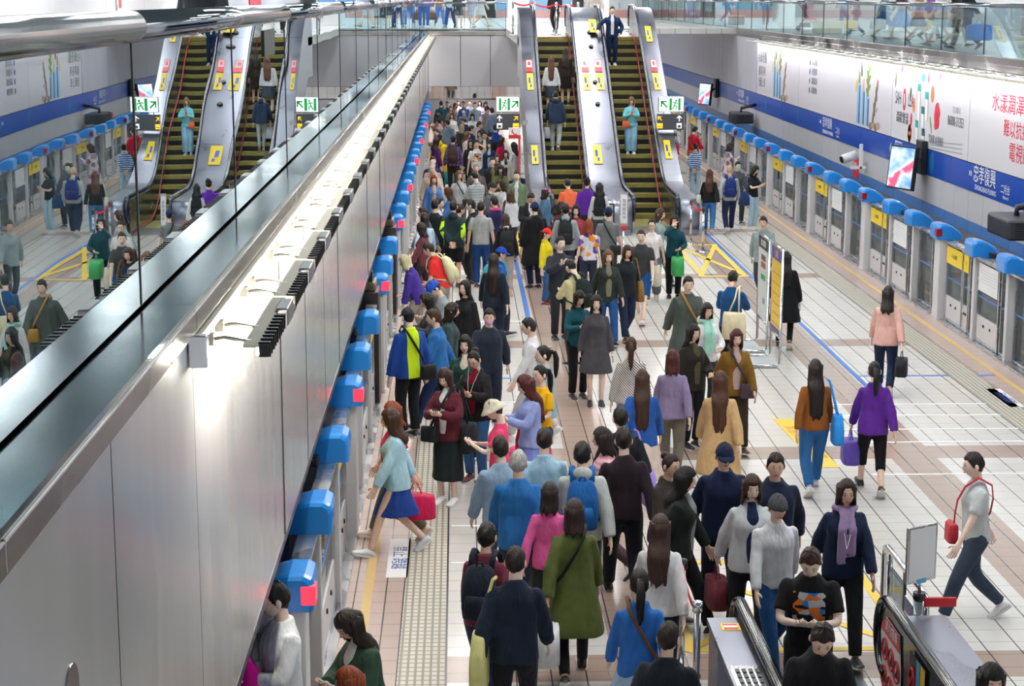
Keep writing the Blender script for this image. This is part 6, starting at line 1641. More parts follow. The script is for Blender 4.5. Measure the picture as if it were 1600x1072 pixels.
P('person in black with blue headphones under the slate sign', 1052, 202, 1.66, 30, 'stand', 'm', 'short/'+K, 'jacket=#1d2128', 'trousers=#22252c', pos=at(1047, 203, z=1.66)+Vector((-.1, 2.2, 0)))
# --- at the foot of the upward escalator
P('person in orange shirt stepping onto the upward escalator', 897, 277, 1.66, 350, 'lean', 'm', 'short/'+K, 'tee=#f2744f', 'trousers=#3a3f44')
P('person in violet top and dark cap beside the orange shirt', 911, 276, 1.68, 5, 'stand', 'm', 'short/'+K+'/cap=#1d1a22', 'shirt=#5d2d9c', 'trousers=#2a2c33')
P('woman with long dark hair, white top and black rucksack', 937, 285, 1.62, 3, 'stand', 'f', 'long/#1f1718', 'shirt=#dcdcd8', 'trousers=#3a3d44', extra=('backpack=#1c1f24|black rucksack of the woman with long dark hair and white top',))
P('woman in pink hat and denim jacket crossing to the escalator', 850, 289, 1.62, 85, 'walk', 'f', 'bob/'+DK+'/beanie=#d58ac2', 'jacket=#41607c:denim', 'trousers=#363c4c')
P('man in black jacket with white collar looking down', 826, 297, 1.70, 165, 'down', 'm', 'short/'+DK, 'jacket=#1f2226+inner=#e4e4e4', 'trousers=#2b2b30')
P('man in navy cap and long black coat seen from behind', 836, 315, 1.74, 340, 'stand', 'm', 'crop/'+K+'/beanie=#1d2a54', 'coat=#191b1d', 'trousers=#1e2740', '#222222')
P('man in pale grey hoodie with thin black straps', 884, 318, 1.72, 5, 'stand', 'm', 'short/'+K, 'jacket^=#9aa3aa', 'trousers=#31363e', extra=('backpack=#23272b|small black drawstring bag on the pale grey hoodie',))
P('woman with long black hair and red top facing the camera', 900, 319, 1.62, 185, 'stand', 'f', 'mid/'+K, 'shirt=#96373c', 'trousers='+BLK, sk=2)
P('woman with auburn hair in violet and orange floral blouse', 920, 342, 1.58, 3, 'stand', 'f', 'bob/'+AU, 'tee=#d8d4dc:floral:#5a3a96:#e6e2ea:#e8913a:#7a5ab0', 'trousers=#2b3142', '#3a3a3e')
P('man in navy cap and grey T-shirt with black sling bag', 951, 323, 1.70, 8, 'stand', 'm', 'short/'+K+'/beanie=#1d2b4e', 'tee=#757a7c', 'trousers=#3b3e42', extra=('cross=#22262a|R|black sling bag of the man in navy cap|back',))
P('person in dark red jacket hurrying past the escalator foot', 872, 312, 1.60, 90, 'walk2', 'f', 'bob/'+DK, 'jacket=#5b2e30', 'trousers=#34363c')
# --- on the escalators
ZS = lambda y: prof_z(y)
def rider(label, px, pyfoot, x, face, pose, sex, hair, top, bottom, shoes, h, extra=(), mir=False):
    # stand the rider on the step seen at that picture height
    best = min((abs((536-FPX*0)-0), 0) for _ in (0,))
    lo = None
    for i in range(400):
        y = 46+i*.025; z = prof_z(y+.2)
        v = Vector((x, y, z-CAMH)); c = [sum(v[k]*B[k] for k in range(3)) for B in (CR, CU, CF)]
        d = abs(536-FPX*c[1]/c[2]-pyfoot)
        if lo is None or d < lo[0]: lo = (d, y)
    dy = (YS1-YS0)/20; off = .35 if x < 3.5 else 0
    k = math.floor((lo[1]-YS0-off*dy)/dy); y = YS0+(k+off)*dy
    z = prof_z(y+dy*.5) if y < YS1 else HT
    return P(label, 0, 0, h, face, pose, sex, hair, top, bottom, shoes, z+.002, extra, None, mir, pos=(x, y+dy*.55, z))
rider('woman in white shirt with long brown hair riding the upward escalator', 0, 172, 2.62, 4, 'stand', 'f', 'longer/#5a3a2a', 'shirt=#e2e2e4', 'skirt=#3f4a58', '#222222', 1.62)
rider('woman in dark top with long black hair beside the white shirt on the escalator', 0, 158, 3.05, 4, 'stand', 'f', 'long/#2a1c18', 'shirt=#2d2622', 'skirt=#231f20', '#222222', 1.62)
rider('man in navy jacket and pale trousers walking up the escalator', 0, 236, 2.66, 6, 'small', 'm', 'crop/'+K, 'jacket^=#27354c', 'trousers=#aeb4b8', '#e2e2e2', 1.66, ('hand=#cfd3dc|L|1.0|white carrier bag of the man climbing the escalator',))
rider('man in dark blue jacket with open collar holding the handrail', 0, 100, 4.52, 182, 'rail', 'm', 'short/'+K, 'jacket=#152a4c+inner=#dfe3e8', 'trousers=#17294a', '#cfd2d6', 1.72, mir=True)
rider('lady in turquoise with an orange bag coming down the escalator', 0, 234, 4.72, 182, 'phone', 'f', 'bob/#7d5a40', 'blouse=#6fbecb', 'wide=#7ea6c0:denim', '#d8dadc', 1.58, ('cross=#d2663e|R|orange shoulder bag of the lady in turquoise', 'phone=#d8263a|R|red phone of the lady in turquoise'))
# --- the packed queue farther down the hall
P('woman with brown fringe in grey T-shirt and black strap', 717, 266, 1.62, 165, 'stand', 'f', 'mid/'+LB, 'tee=#b4b7ba', 'trousers=#4a4e58', extra=('cross=#2a2a2e|L|thin black sling of the woman with brown fringe',))
P('man in pale grey striped sweater seen from behind', 744, 267, 1.74, 330, 'phone', 'm', 'short/'+K, 'shirt=#b9bfc2:stripe:#989ea2', 'trousers=#39404c')
P('woman with brown hair in blue vest over beige shirt', 677, 271, 1.62, 170, 'small', 'f', 'mid/'+AU, 'jacket=#4a74b4+inner=#c9a890', 'trousers=#55608a')
P('person in beige coat close to the gate caps', 653, 257, 1.68, 170, 'small', 'm', 'short/'+GY, 'coat=#b8aa98', 'trousers=#8d8276')
P('man in navy T-shirt with glasses and white chest print', 667, 244, 1.72, 165, 'stand', 'm', 'short/'+K, 'tee=#1c2a4e', 'trousers=#2b2f3b', extra=('glasses',), sk=2)
P('man with thin grey hair by the gate caps behind the navy T-shirt', 654, 250, 1.66, 185, 'stand', 'm', 'crop/'+GY, 'shirt=#b59f96', 'trousers=#55504e')
P('person in yellow coat with dark hood facing away', 687, 209, 1.70, 4, 'stand', 'm', 'short/'+K, 'coat^=#f0d21c', 'trousers=#1c1d22', extra=('hand=#35c0d8|R|1.3|turquoise bag beside the yellow coat',))
P('person in plaid shirt and black cap with big brown rucksack', 708, 212, 1.72, 3, 'stand', 'm', 'short/'+K+'/cap=#15171b', 'shirt=#4a5a9c:plaid:#b04a6a', 'trousers=#2a2426', extra=('backpack=#3a2b2c|big brown rucksack on the plaid shirt',))
P('woman with dark hair in black facing the camera beside the white T-shirt', 735, 217, 1.60, 178, 'stand', 'f', 'mid/'+DK, 'shirt=#23242a', 'trousers='+BLK, sk=2)
P('man in white T-shirt with print, talking on a phone', 745, 218, 1.70, 180, 'call', 'm', 'short/'+K, 'tee=#e6e6e4:print:#d98a52:#3c3c40:#e6e6e4', 'trousers=#3f444e', extra=('phone=#2a2a2d|L|dark phone at the ear of the man in white T-shirt',))
P('woman in navy cardigan and blue shirt beside the white T-shirt', 765, 220, 1.60, 190, 'stand', 'f', 'bob/'+K, 'jacket=#1f2f5c+inner=#b4cbe0', 'trousers=#2a2f3b')
P('man in dark green suit jacket and white shirt', 757, 205, 1.74, 178, 'stand', 'm', 'short/'+K, 'jacket=#3a4238+inner=#e8e8e6', 'trousers=#30332f')
P('person in crimson coat near the telephone sign', 781, 212, 1.64, 100, 'walk', 'f', 'mid/'+DK, 'coat=#d8184e', 'trousers=#4b2a35')
P('man in royal blue uniform shirt under the slate sign', 774, 194, 1.72, 350, 'stand', 'm', 'short/'+K, 'shirt=#2247a8', 'trousers=#1f2637')
P('smiling woman with long black hair near the escalator flank', 790, 234, 1.60, 178, 'stand', 'f', 'mid/'+K, 'jacket=#c9c6b8+inner=#2a3a4a', 'trousers=#31363f')
P('woman with wavy hair in charcoal next to the smiling woman', 777, 240, 1.60, 185, 'stand', 'f', 'bob/'+DK, 'jacket=#2f2d30', 'trousers='+BLK)
P('youth in black jacket with white piping', 769, 245, 1.66, 172, 'stand', 'm', 'short/'+DK, 'jacket=#1f2125+inner=#6a6440', 'trousers=#26282c')
P('woman in black with a khaki shirt before the piping jacket', 782, 256, 1.60, 180, 'phone', 'f', 'bob/'+K, 'shirt=#5a5638', 'trousers=#2b2b27', extra=('cross=#1c1c1e|R|black strap bag over the khaki shirt',))
P('grey haired man seen over the grey striped sweater', 744, 255, 1.68, 175, 'stand', 'm', 'crop/#77787a', 'shirt=#5c5458', 'trousers=#3a3a3e')
P('woman in white shirt carrying a navy bag by the red pole', 804, 222, 1.62, 300, 'carry', 'f', 'mid/'+DK, 'shirt=#e4e6ea', 'trousers=#5a86b8:denim', extra=('hand=#27456c|R|1.2|navy bag of the woman in white by the red pole',))
P('person in plum coat standing against the gate caps', 661, 214, 1.66, 60, 'stand', 'f', 'mid/'+DK, 'coat=#4d2260', 'trousers=#3a2540')
P('woman in teal jacket holding an arm up in the queue', 785, 281, 1.58, 250, 'mouth', 'f', 'bob/'+DK, 'tee=#d8dcde', 'trousers=#3f4654')
P('woman with brown hair in white shirt and grey strap', 798, 296, 1.60, 330, 'carry', 'f', 'bob/'+BR, 'shirt=#d4d6d9', 'trousers=#3a3d46', extra=('tote=#3a2e2c|L|dark brown bag of the woman in white shirt and grey strap',))
P('woman with straight brown hair in black top with white collar', 790, 334, 1.60, 355, 'stand', 'f', 'bob/#33211d', 'shirt=#1f2023+scarf=#e2e2e2', 'trousers=#b5a8a0', '#d2d2d2', extra=('backpack=#26272b|small black bag on the woman with white collar',))
P('man in indigo jacket with pink collar', 773, 306, 1.68, 330, 'stand', 'm', 'short/'+K, 'jacket=#2b2650+scarf=#c8508a', 'trousers=#2a2a38')
P('man in sage green shirt over white by the escalator flank', 808, 266, 1.70, 190, 'stand', 'm', 'short/'+DK, 'jacket=#6a8068+inner=#d9dedd', 'trousers=#3b433f')
P('man in pale shirt looking along the queue beside the neon hoodie', 693, 311, 1.68, 95, 'stand', 'm', 'short/'+DK, 'tee=#cfd0d6', 'trousers=#4b4f5e')
P('person in slate jacket walking by the gate caps', 640, 318, 1.64, 280, 'walk', 'm', 'short/'+DK, 'jacket=#5c6c8c', 'trousers=#3f3a4a')
P('person in pale blue shirt behind the slate jacket', 660, 330, 1.60, 350, 'walk2', 'f', 'bob/'+DK, 'shirt=#b9d2e4', 'trousers=#6a4a55')
P('person in dark red with brown bob near the gate rail', 634, 345, 1.56, 280, 'walk', 'f', 'bob/'+DK, 'jacket=#6b3a44', 'trousers=#3a2c35')
P('person in olive shirt behind the profile man', 716, 318, 1.60, 60, 'walk', 'm', 'short/'+DK, 'shirt=#9c9876', 'trousers=#55543f')
P('person in dark blue skirt and blue top by the striped sweater', 704, 290, 1.60, 280, 'walk', 'f', 'mid/'+BR, 'shirt=#3d6cae', 'skirt=#2c4070')
P('person in dark cap among the grey shirts beyond the white back', 765, 282, 1.64, 110, 'walk', 'm', 'short/'+K+'/beanie=#2b2d35', 'jacket=#596066', 'trousers=#3a3e46')
# farthest rows
rows = [
 ('man in dark teal jacket seen from behind at the far gate caps', 678, 157, 1.74, 10, 'm', 'short/'+K, 'jacket=#1f4758', '#26323c'),
 ('woman facing the camera behind the dark teal jacket', 686, 160, 1.60, 180, 'f', 'bob/'+K, 'shirt=#4a4f5a', '#2a2d34'),
 ('man in blue work jacket in the far row', 698, 157, 1.68, 190, 'm', 'short/'+K, 'jacket=#28508c', '#26304a'),
 ('woman with long chestnut hair in tan in the far row', 709, 159, 1.62, 150, 'f', 'long/'+LB, 'shirt=#a78660', '#3c3732'),
 ('woman in white blouse at the back under the mirror strip', 716, 156, 1.62, 175, 'f', 'mid/'+DK, 'shirt=#d8d6d8', '#3c3e46'),
 ('man in blue shirt at the back under the mirror strip', 724, 157, 1.68, 200, 'm', 'short/'+K, 'shirt=#3a68b8', '#2b3550'),
 ('person in grey at the back under the mirror strip', 734, 156, 1.64, 180, 'm', 'short/'+BR, 'shirt=#8e9096', '#3c3f46'),
 ('man in pale grey blue T-shirt with bare arms in the far row', 742, 159, 1.70, 180, 'm', 'crop/'+DK, 'tee=#8d9cae', '#41464f'),
 ('woman with black bob at the back beside the grey blue T-shirt', 750, 157, 1.60, 185, 'f', 'bob/'+K, 'shirt=#c9ccd2', '#3a3c44'),
 ('person in lilac at the back beside the exit sign', 758, 157, 1.62, 180, 'f', 'mid/'+K, 'shirt=#a99cc0', '#3a3646'),
 ('woman with brown fringe and phone behind the grey cap', 704, 165, 1.60, 170, 'f', 'mid/'+LB, 'shirt=#7a6a60', '#35302e'),
 ('woman in pale scarf in the third far row', 706, 176, 1.58, 180, 'f', 'bob/'+DK, 'shirt=#d6d4d2', '#45444a'),
 ('man in slate shirt looking down in the third far row', 725, 169, 1.68, 195, 'm', 'short/'+BR, 'shirt=#5c6a80', '#2f3644'),
 ('woman in turquoise face mask in the far crowd', 738, 176, 1.60, 180, 'f', 'mid/'+K, 'shirt=#c9cfd6', '#44485a'),
 ('man with dark short hair bending in navy in the far crowd', 727, 183, 1.66, 300, 'm', 'short/'+K, 'shirt=#23304c', '#232a38'),
 ('person in charcoal cap near the exit sign post', 760, 166, 1.66, 90, 'm', 'short/'+DK+'/beanie=#3a332f', 'jacket=#7b746f', '#44424a'),
 ('man in blue grey shirt with pink collar near the exit sign', 769, 168, 1.74, 330, 'm', 'short/'+K, 'shirt=#6a7f9c', '#33405a'),
 ('person in plum cap at the glowing far gate caps', 676, 184, 1.66, 300, 'm', 'short/'+K+'/beanie=#3a2530', 'jacket=#a88f8c', '#5a4a4c'),
 ('person in grey jacket leaning in the far crowd', 700, 186, 1.68, 330, 'm', 'short/'+DK, 'jacket=#66788a', '#3a4452'),
 ('person with ash blond hair and dark jacket in the far crowd', 721, 194, 1.64, 20, 'f', 'bob/#9a8a74', 'jacket=#2f333a', '#2a2d34'),
 ('person in dark navy jacket bending over in the far crowd', 736, 196, 1.64, 80, 'm', 'short/'+K, 'jacket=#1e2b48', '#2a3040'),
 ('person in white shirt passing in the far crowd', 748, 190, 1.64, 90, 'm', 'short/'+BR, 'shirt=#e0e0e2', '#9a9aa2'),
 ('person in white cap and brown jacket by the far gate caps', 678, 199, 1.62, 270, 'm', 'short/'+BR, 'jacket=#8a6a62', '#4b4044'),
 ('person in pale coat passing behind the plaid shirt', 729, 205, 1.62, 100, 'f', 'mid/'+LB, 'coat=#d9d2cc', '#8a8480'),
 ('child in pink between the gate caps and the yellow coat', 669, 205, 1.40, 60, 'f', 'bob/'+DK, 'shirt=#c98aa8', '#4a4250'),
 ('woman with grey scarf behind the green suit jacket', 750, 203, 1.58, 200, 'f', 'bob/'+DK, 'shirt=#9b99a0', '#3c3c44'),
 ('man in black with backpack straps beside the crimson coat', 766, 205, 1.68, 350, 'm', 'short/'+K, 'jacket=#23262d', '#22252b'),
 ('person in brown coat at the glowing gate light before the teal jacket', 664, 176, 1.62, 280, 'f', 'bob/'+DK, 'coat=#7a5450', '#4a3a3c'),
]
for lab, px, py, h, fc, sx, hr, tp, bt in rows:
    P(lab, px, py, h, fc, 'stand' if len(lab) % 3 else 'phone', sx, hr, tp, 'trousers='+bt, extra=('mask=#8fd0dc',) if 'turquoise face mask' in lab else ())

# --- upstairs: behind the glass over the posters
def up(label, px, pyfoot, depth, face, pose, sex, hair, top, bottom, shoes='#2a2a2e', h=1.64, extra=(), mir=False):
    f = at(px, pyfoot, z=ZM) if depth is None else at(px, pyfoot, x=depth)
    return P(label, 0, 0, h, face, pose, sex, hair, top, bottom, shoes, ZM, extra, None, mir, pos=(f.x, f.y, ZM))
def upx(px, x): return at(px, 40, x=x).y
def upr(label, px, x, *a, **k):
    y = upx(px, x); h = k.pop('h', 1.64)
    return P(label, 0, 0, h, a[0], a[1], a[2], a[3], a[4], a[5], a[6] if len(a) > 6 else '#2a2a2e', ZM, k.get('extra', ()), None, k.get('mir', False), pos=(x, y, ZM))
upr('person in dark blue skirt with white bag upstairs behind the glass', 1380, 12.0, 90, 'walk', 'f', 'mid/'+K, 'shirt=#8aa6b4', 'skirt=#1e5aa8', '#b07a4a', extra=('hand=#e2e2e6|R|1.0|white bag of the person in dark blue skirt upstairs',))
upr('person in blue wrap skirt upstairs next to the dark blue skirt', 1408, 12.3, 270, 'walk2', 'f', 'mid/'+DK, 'shirt=#6a4a58', 'fullskirt=#1f7ad0', '#8fa4b4')
upr('person in black skirt and tan top upstairs behind the glass', 1434, 11.9, 90, 'walk', 'f', 'mid/'+K, 'tee=#b58a70', 'skirt=#1e1c1e', '#8a5a4a', extra=('hand=#e6c21f|L|.8|yellow folder bag of the person in black skirt',))
upr('person in pale mint shorts and white shoes upstairs behind the glass', 1472, 11.9, 270, 'walk2', 'm', 'short/'+K, 'tee=#e4e6e4', 'shorts=#a9ccbe', '#f4f4f4')
upr('person in black dress upstairs near the big blue bag', 1494, 12.0, 90, 'walk', 'f', 'long/'+K, 'dress=#33302f', None, '#1c1c1e')
upr('person in dark clothes swinging a big blue bag upstairs', 1510, 11.7, 270, 'walk2', 'm', 'short/'+K, 'jacket=#23232a', 'trousers=#1c1c20', '#1a1a1c', extra=('hand=#1b86e6|L|1.3|big bright blue bag carried upstairs',))
upr('child with a yellow sheet upstairs behind the glass', 1338, 12.2, 270, 'walk', 'f', 'bob/'+DK, 'shirt=#8a6a88', 'trousers=#4a6aa0', '#c8c8cc', h=1.36, extra=('hand=#f0cb30|L|1.1|yellow printed bag of the child upstairs',))
upr('person in blue jeans upstairs beside the pushchair', 1316, 13.2, 90, 'walk2', 'm', 'short/'+DK, 'shirt=#7fa4c8', 'trousers=#3a6ea8', '#444444')
upr('person in white trousers upstairs by the potted plants', 1106, 13.0, 200, 'walk', 'f', 'mid/'+DK, 'shirt=#cfd6d2', 'skirt=#d8dcd8', '#c8b8a8')
upr('person in blue trousers upstairs by the yellow edged box', 1136, 12.6, 90, 'walk2', 'm', 'short/'+DK, 'jacket=#27323c', 'trousers=#3a5f90', '#333333')
upr('person in dark jacket upstairs beside the folding sign', 1196, 13.5, 180, 'stand', 'm', 'short/'+K, 'jacket=#233038', 'trousers=#20262c')
upr('person in purple top upstairs behind the black skirt', 1452, 13.4, 90, 'walk', 'f', 'mid/'+K, 'shirt=#7a4a94', 'trousers=#3a3038')
# across the bridge
def upb(label, px, y, *a, **k):
    x = at(px, 30, y=y).x; h = k.pop('h', 1.66)
    return P(label, 0, 0, h, a[0], a[1], a[2], a[3], a[4], a[5], a[6] if len(a) > 6 else '#2a2a2e', ZM, k.get('extra', ()), None, k.get('mir', False), pos=(x, y, ZM))
upb('person in blue jeans and checked shirt on the bridge', 665, 72.0, 180, 'stand', 'm', 'short/'+K, 'shirt=#7d6a9c', 'trousers=#275596:denim', '#e6e6e6')
upb('person in jeans with brown bag on the bridge', 687, 73.5, 160, 'walk', 'f', 'mid/'+BR, 'shirt=#a06a5c', 'trousers=#3a72b4:denim', '#d8d8d8', extra=('hand=#7a4f3e|R|1.1|brown bag carried on the bridge',))
upb('person in navy jeans on the bridge behind the dark skirt', 704, 72.4, 200, 'walk2', 'm', 'short/'+K, 'shirt=#dadde2', 'trousers=#23407a', '#333333')
upb('person in dark patterned skirt on the bridge', 717, 71.8, 170, 'stand', 'f', 'mid/'+DK, 'shirt=#4a4a4c', 'skirt=#4a4a4d:floral:#6a6a70:#33343a', '#c9a894')
upb('person in pale lilac skirt on the bridge', 738, 72.2, 185, 'walk', 'f', 'mid/'+BR, 'shirt=#c2c0ce', 'skirt=#bab6c8', '#dedede')
upb('person in grey dress on the bridge by the white column', 752, 73.0, 90, 'walk2', 'f', 'long/'+BR, 'dress=#c5bfbd', None, '#b09a8c')
upb('person in black trousers on the bridge at the escalator top', 868, 62.5, 200, 'small', 'm', 'short/'+K, 'jacket=#2a2628', 'trousers=#241f24', '#3a4a6a')
upb('person in pale coat behind the dark blue jacket at the escalator top', 930, 61.5, 170, 'walk', 'f', 'mid/'+BR, 'coat=#cfc4bc', 'trousers=#8a8078')
# left mezzanine seen through the long glass
P('person in dark trousers walking on the far side of the long balustrade', 0, 0, 1.7, 8, 'walk', 'm', 'short/'+K, 'jacket=#22262c', 'trousers=#1c1f26', '#1c1c1e', ZM-.05, pos=at(318, 60, x=-2.2)*1 and (-2.3, at(318, 60, x=-2.3).y, 0))
# ---- ease apart people who would stand inside each other (on the platform only)
FL = [(e, Vector((e.location.x, e.location.y))) for e, *_ in PEOPLE if e.location.z == 0]
pos = [p.copy() for _, p in FL]
for it in range(60):
    for i in range(len(pos)):
        for j in range(i+1, len(pos)):
            d = pos[i]-pos[j]; L = d.length
            if L < .52:
                n = d/L if L > 1e-3 else Vector((0, 1)); n = Vector((n.x*.5, n.y+(.4 if n.y >= 0 else -.4))).normalized(); s = (.52-L)*.25
                pos[i] += n*s; pos[j] -= n*s
    for i in range(len(pos)):
        o = FL[i][1]; dl = pos[i]-o
        dl.x = max(-.12, min(.12, dl.x)); dl.y = max(-.9, min(.9, dl.y)); pos[i] = o+dl
        pos[i].x = max(-.66, pos[i].x) if 'doorway' not in FL[i][0]['label'] else pos[i].x
moved = {}
for (e, o), p in zip(FL, pos):
    moved[e.name] = Vector((p.x-o.x, p.y-o.y, 0)); e.location += moved[e.name]
    k = e['label']
for o in bpy.data.objects:
    if o.parent is None and o.type == 'EMPTY' and o.get('category') in ('bag', 'backpack', 'phone'):
        for e, oo in FL:
            if (Vector((o.location.x, o.location.y))-oo).length < 1e-4 and abs(o.location.z-e.location.z) < 1e-4: o.location += moved[e.name]; break
for e, *_ in PEOPLE:
    if '_pose' in e: del e['_pose']
# ================================================================ UPSTAIRS: things behind the glass
e = empty('pushchair', (12.6, upx(1262, 12.6), ZM), 'dark pushchair with bright pink seat upstairs behind the glass', 'pushchair', rz=1.4)
b = MB(); b.tube([(-.2, -.3, .08), (-.2, .05, .55), (-.2, .38, 1.02), (.2, .38, 1.02), (.2, .05, .55), (.2, -.3, .08)], .014, 8); b.tube([(-.2, .35, .08), (-.2, .05, .55)], .014, 8); b.tube([(.2, .35, .08), (.2, .05, .55)], .014, 8); b.build('frame', M_dark, e)
M_pk = cloth('#e0357f'); b = MB(); b.box(-.17, -.2, .40, .17, .12, .47, 0, .02); b.box(-.17, .08, .44, .17, .16, .9, 0, .02); b.box(-.1, -.3, .18, -.02, -.2, .45, 0, .02); b.box(.02, -.3, .18, .1, -.2, .45, 0, .02); b.build('seat', M_pk, e)
b = MB(); rg = [[(-.19*math.cos(a), .14-.34*math.sin(t), .78+.26*math.sin(a)*math.cos(t*.6)) for a in [PI*i/10 for i in range(11)]] for t in [i*.2 for i in range(7)]]; b.loft(rg, 0, False, True, False); b.loft([[(x*.95, y, z-.02) for x, y, z in r] for r in rg], 0, False, True, False); b.build('hood', cloth('#b02a66'), e)
for x in (-.21, .21):
    for y in (-.28, .34):
        b = MB(); b.tube([(x-.02, y, .09), (x+.02, y, .09)], .09, 16); b.build('wheel', M_black, e)
MB().box(-.18, -.1, .12, .18, .3, .28, 0, .03).build('basket', M_dark, e)
e = empty('cardboard_box', (12.4, upx(1292, 12.4), ZM), 'cream carton standing upstairs beside the pushchair', 'carton')
b = MB(); b.box(-.35, -.8, 0, .35, .8, .42, 0, .01); b.build('body', mat('carton cream', '#d2c7ac', .7), e); MB().box(-.36, -.05, .40, .36, .05, .425).build('tape', mat('carton tape', '#b7a37c', .4), e)
def plant(px, x, label, hh):
    e = empty('potted_plant', (x, upx(px, x), ZM), label, 'potted plant')
    b = MB(); b.tube([(0, 0, 0), (0, 0, .3), (0, 0, .34)], [.13, .18, .19], 16); b.build('pot', mat('pot dark', '#4a4f52', .6), e)
    rn = random.Random(px); b = MB()
    for k in range(26):
        a = rn.uniform(0, 6.28); L = rn.uniform(.3, .75)*hh; t = rn.uniform(.3, 1.1); z0 = rn.uniform(.35, .6)*hh+.1
        p0 = Vector((0, 0, .3)); p1 = Vector((math.cos(a)*L*.4*t, math.sin(a)*L*.4*t, z0+L*.4)); p2 = Vector((math.cos(a)*L*t, math.sin(a)*L*t, z0+L*.35)); s = Vector((-math.sin(a), math.cos(a), 0))*.06
        b.add([p0-s*.1, p0+s*.1, p1+s, p2, p1-s], [(0, 1, 2, 3, 4)]); b.add([p0+Vector((0, 0, -.006)), p1-s+Vector((0, 0, -.006)), p2+Vector((0, 0, -.006)), p1+s+Vector((0, 0, -.006))], [(0, 1, 2, 3)])
    b.build('leaves', mat('plant leaf', '#3f7a52', .5), e)
plant(1028, 11.7, 'leafy potted plant upstairs at the end of the mezzanine glass', 1.5)
plant(1050, 12.0, 'second leafy potted plant upstairs beside the blue sign board', 1.6)
plant(1086, 12.6, 'leafy potted plant upstairs behind the blue sign board', 1.6)
y = upx(1078, 11.9)
e = empty('sign_board', (11.9, y, ZM), 'blue sign board with white swirl upstairs among the plants', 'sign board')
MB().box(-.02, -2.2, .15, .02, 2.2, 1.0, 0, .01).build('board', mat('sign board blue', '#1f6fc0', .35), e)
b = MB(); b.tube([(-.03, 1.4+.5*math.cos(t)*(1-t*.05), .6+.28*math.sin(t*1.3)) for t in [i*.3 for i in range(24)]], .035, 6); b.build('swirl', M_white, e)
MB().box(-.03, -1.9, .3, -.02, -.3, .45).build('white_line', M_white, e); MB().box(-.1, -2.1, 0, .1, 2.1, .15).build('plinth', M_gatef, e)
e = empty('folding_sign', (12.2, upx(1150, 12.2), ZM), 'black box edged in yellow upstairs behind the glass', 'box')
MB().box(-.25, -.7, 0, .25, .7, .38, 0, .01).build('box_body', M_dark, e); b = MB(); b.box(-.26, -.72, .34, .26, .72, .40); b.build('yellow_edge', M_yel, e)
e = empty('shop_counter', (18.5, 44, ZM), 'long pale shop counter upstairs along the mezzanine wall', 'counter')
MB().box(-.4, -9, 0, .4, 14, .95, 0, .02).build('body', mat('counter rose grey', '#b9a6a4', .5), e); MB().box(-.45, -9.05, .95, .45, 14.05, 1.0, 0, .01).build('top', M_white, e)
e = empty('wall_panel', (20.88, 50, 5.2), 'dark upright grille upstairs on the white mezzanine wall', 'wall grille')
MB().box(-.03, -.35, 0, 0, .35, 1.6).build('plate', M_dark, e); b = MB(); [b.box(-.035, -.3, .1+k*.14, -.03, .3, .16+k*.14) for k in range(10)]; b.build('slats', M_lampg, e)
for i, (x, y) in enumerate(((13.6, 74), (14, 96), (2.6, 78), (-3.2, 80), (6.5, 84))):
    struct(MB().box(x-.45, y-.45, ZM, x+.45, y+.45, 8.6, 0, .03).build('column_%d' % (i+1), M_white))
# shop fronts at the far end of the hall
for i, (x0, x1, col, lab) in enumerate(((-8, -3.5, '#5a86b8', 'blue lit shop front at the far end of the bridge level'), (-2.6, 1.4, '#d8c7c0', 'pale shop front at the far end of the bridge level'), (2.2, 6.6, '#7fa3c4', 'grey blue shop front at the far end beyond the escalators'), (7.4, 11.5, '#c7cdd2', 'white shop front at the far end by the mezzanine corner'), (12.5, 19.5, '#6f9a94', 'green shop front at the far end of the mezzanine'))):
    e = empty('storefront', (x0, 104+i*.8, ZM), lab, 'shop front')
    W = x1-x0; MB().box(0, 0, .45, W, .2, 3.0).build('window', mat('shop window '+col, col, .12), e); MB().box(0, -.05, 0, W, .25, .45).build('plinth', mat('plinth rose', '#b98f8c', .5), e); MB().box(-.05, -.1, 3.0, W+.05, .25, 3.5).build('fascia', M_white, e)
    for k in range(5): MB().box(W*k/4-.04, -.04, .45, W*k/4+.04, .22, 3.0).build('mullion', M_gatef, e)
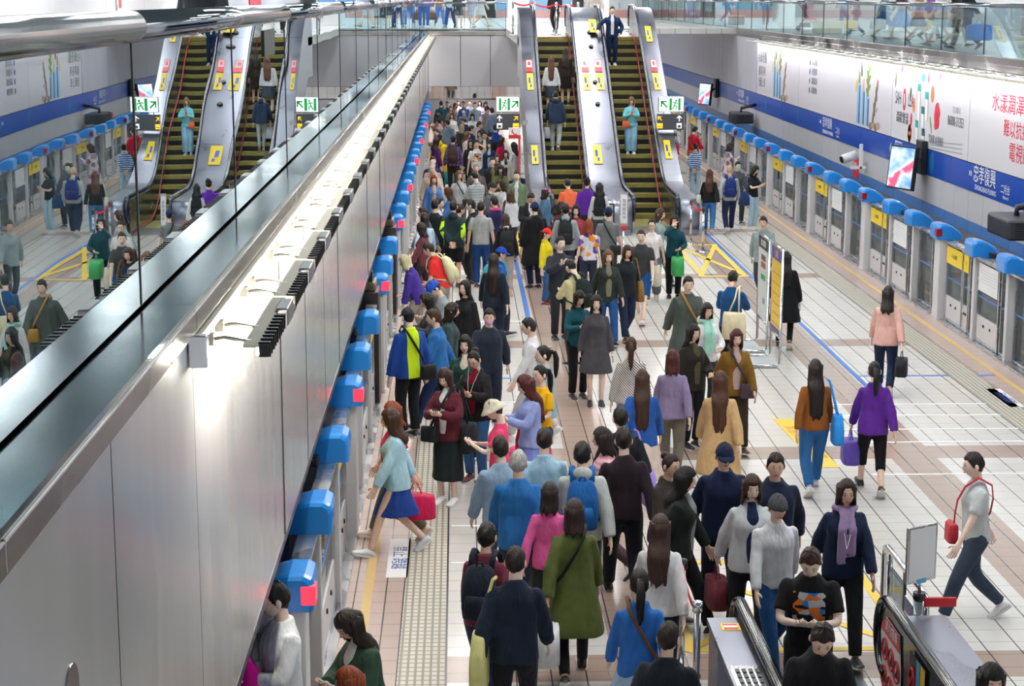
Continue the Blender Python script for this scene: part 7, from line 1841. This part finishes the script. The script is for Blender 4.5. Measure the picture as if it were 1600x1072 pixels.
# framed notice and red panel on the wall behind the long glass
c = at(186, 4, x=-8.98); e = empty('wall_notice', (-8.99, c.y, max(c.z, 5.4)), 'small framed notice with red print on the far white wall at the top', 'notice')
MB().box(0, -.4, -.45, .03, .4, .45).build('frame', M_gatef, e); MB().box(.03, -.34, -.39, .035, .34, .39).build('sheet', M_stkw, e); MB().box(.035, -.2, -.15, .038, .2, .2).build('red_print', M_stkr, e)
c = at(398, 6, x=-8.98); e = empty('wall_panel', (-8.99, c.y, 4.45), 'red panel on the white wall behind the long glass', 'wall panel')
MB().box(0, -2.2, 0, .06, 2.2, 3.2).build('panel', mat('red wall panel', '#c2263f', .4), e); MB().box(0, -2.3, 3.2, .08, 2.3, 3.3).build('top_rail', M_gatef, e)
c = at(1585, 1, x=12.2); e = empty('hanging_banner', (16.5, at(1540, 3, x=16.5).y, 6.1), 'yellow banner strip upstairs over the mezzanine', 'banner')
MB().box(-.03, -7, -.25, .03, 4, .25).build('cloth', M_yel, e); MB().box(-.02, -7, .25, .02, 4, .29).build('rod', M_dark, e)
for yy in (-6.5, 3.5): MB().cyl(0, yy, .29, 2.5, .01, 6).build('wire', M_dark, e)
# ================================================================ CAMERA, WORLD, VIEW
cam = bpy.data.objects.new('camera', bpy.data.cameras.new('camera')); COL.objects.link(cam)
cam.data.sensor_width = 36; cam.data.lens = FPX/1600*36; cam.data.clip_start = .1; cam.data.clip_end = 400
cam.matrix_world = Matrix(((CR[0], CU[0], -CF[0], 0), (CR[1], CU[1], -CF[1], 0), (CR[2], CU[2], -CF[2], CAMH), (0, 0, 0, 1)))
SC.camera = cam
bpy.data.scenes.remove(WS)
w = bpy.data.worlds.new('hall light'); SC.world = w; w.use_nodes = True
w.node_tree.nodes['Background'].inputs[0].default_value = (.93, .96, 1, 1)
w.node_tree.nodes['Background'].inputs[1].default_value = .6
SC.view_settings.view_transform = 'Standard'; SC.view_settings.look = 'None'; SC.view_settings.gamma = 1
SC.view_settings.use_curve_mapping = False; SC.view_settings.exposure = EXPOSURE
SC.cycles.use_denoising = True; SC.cycles.max_bounces = 8; SC.cycles.transparent_max_bounces = 24; SC.cycles.sample_clamp_indirect = 4
SC.cycles.caustics_reflective = False; SC.cycles.caustics_refractive = False
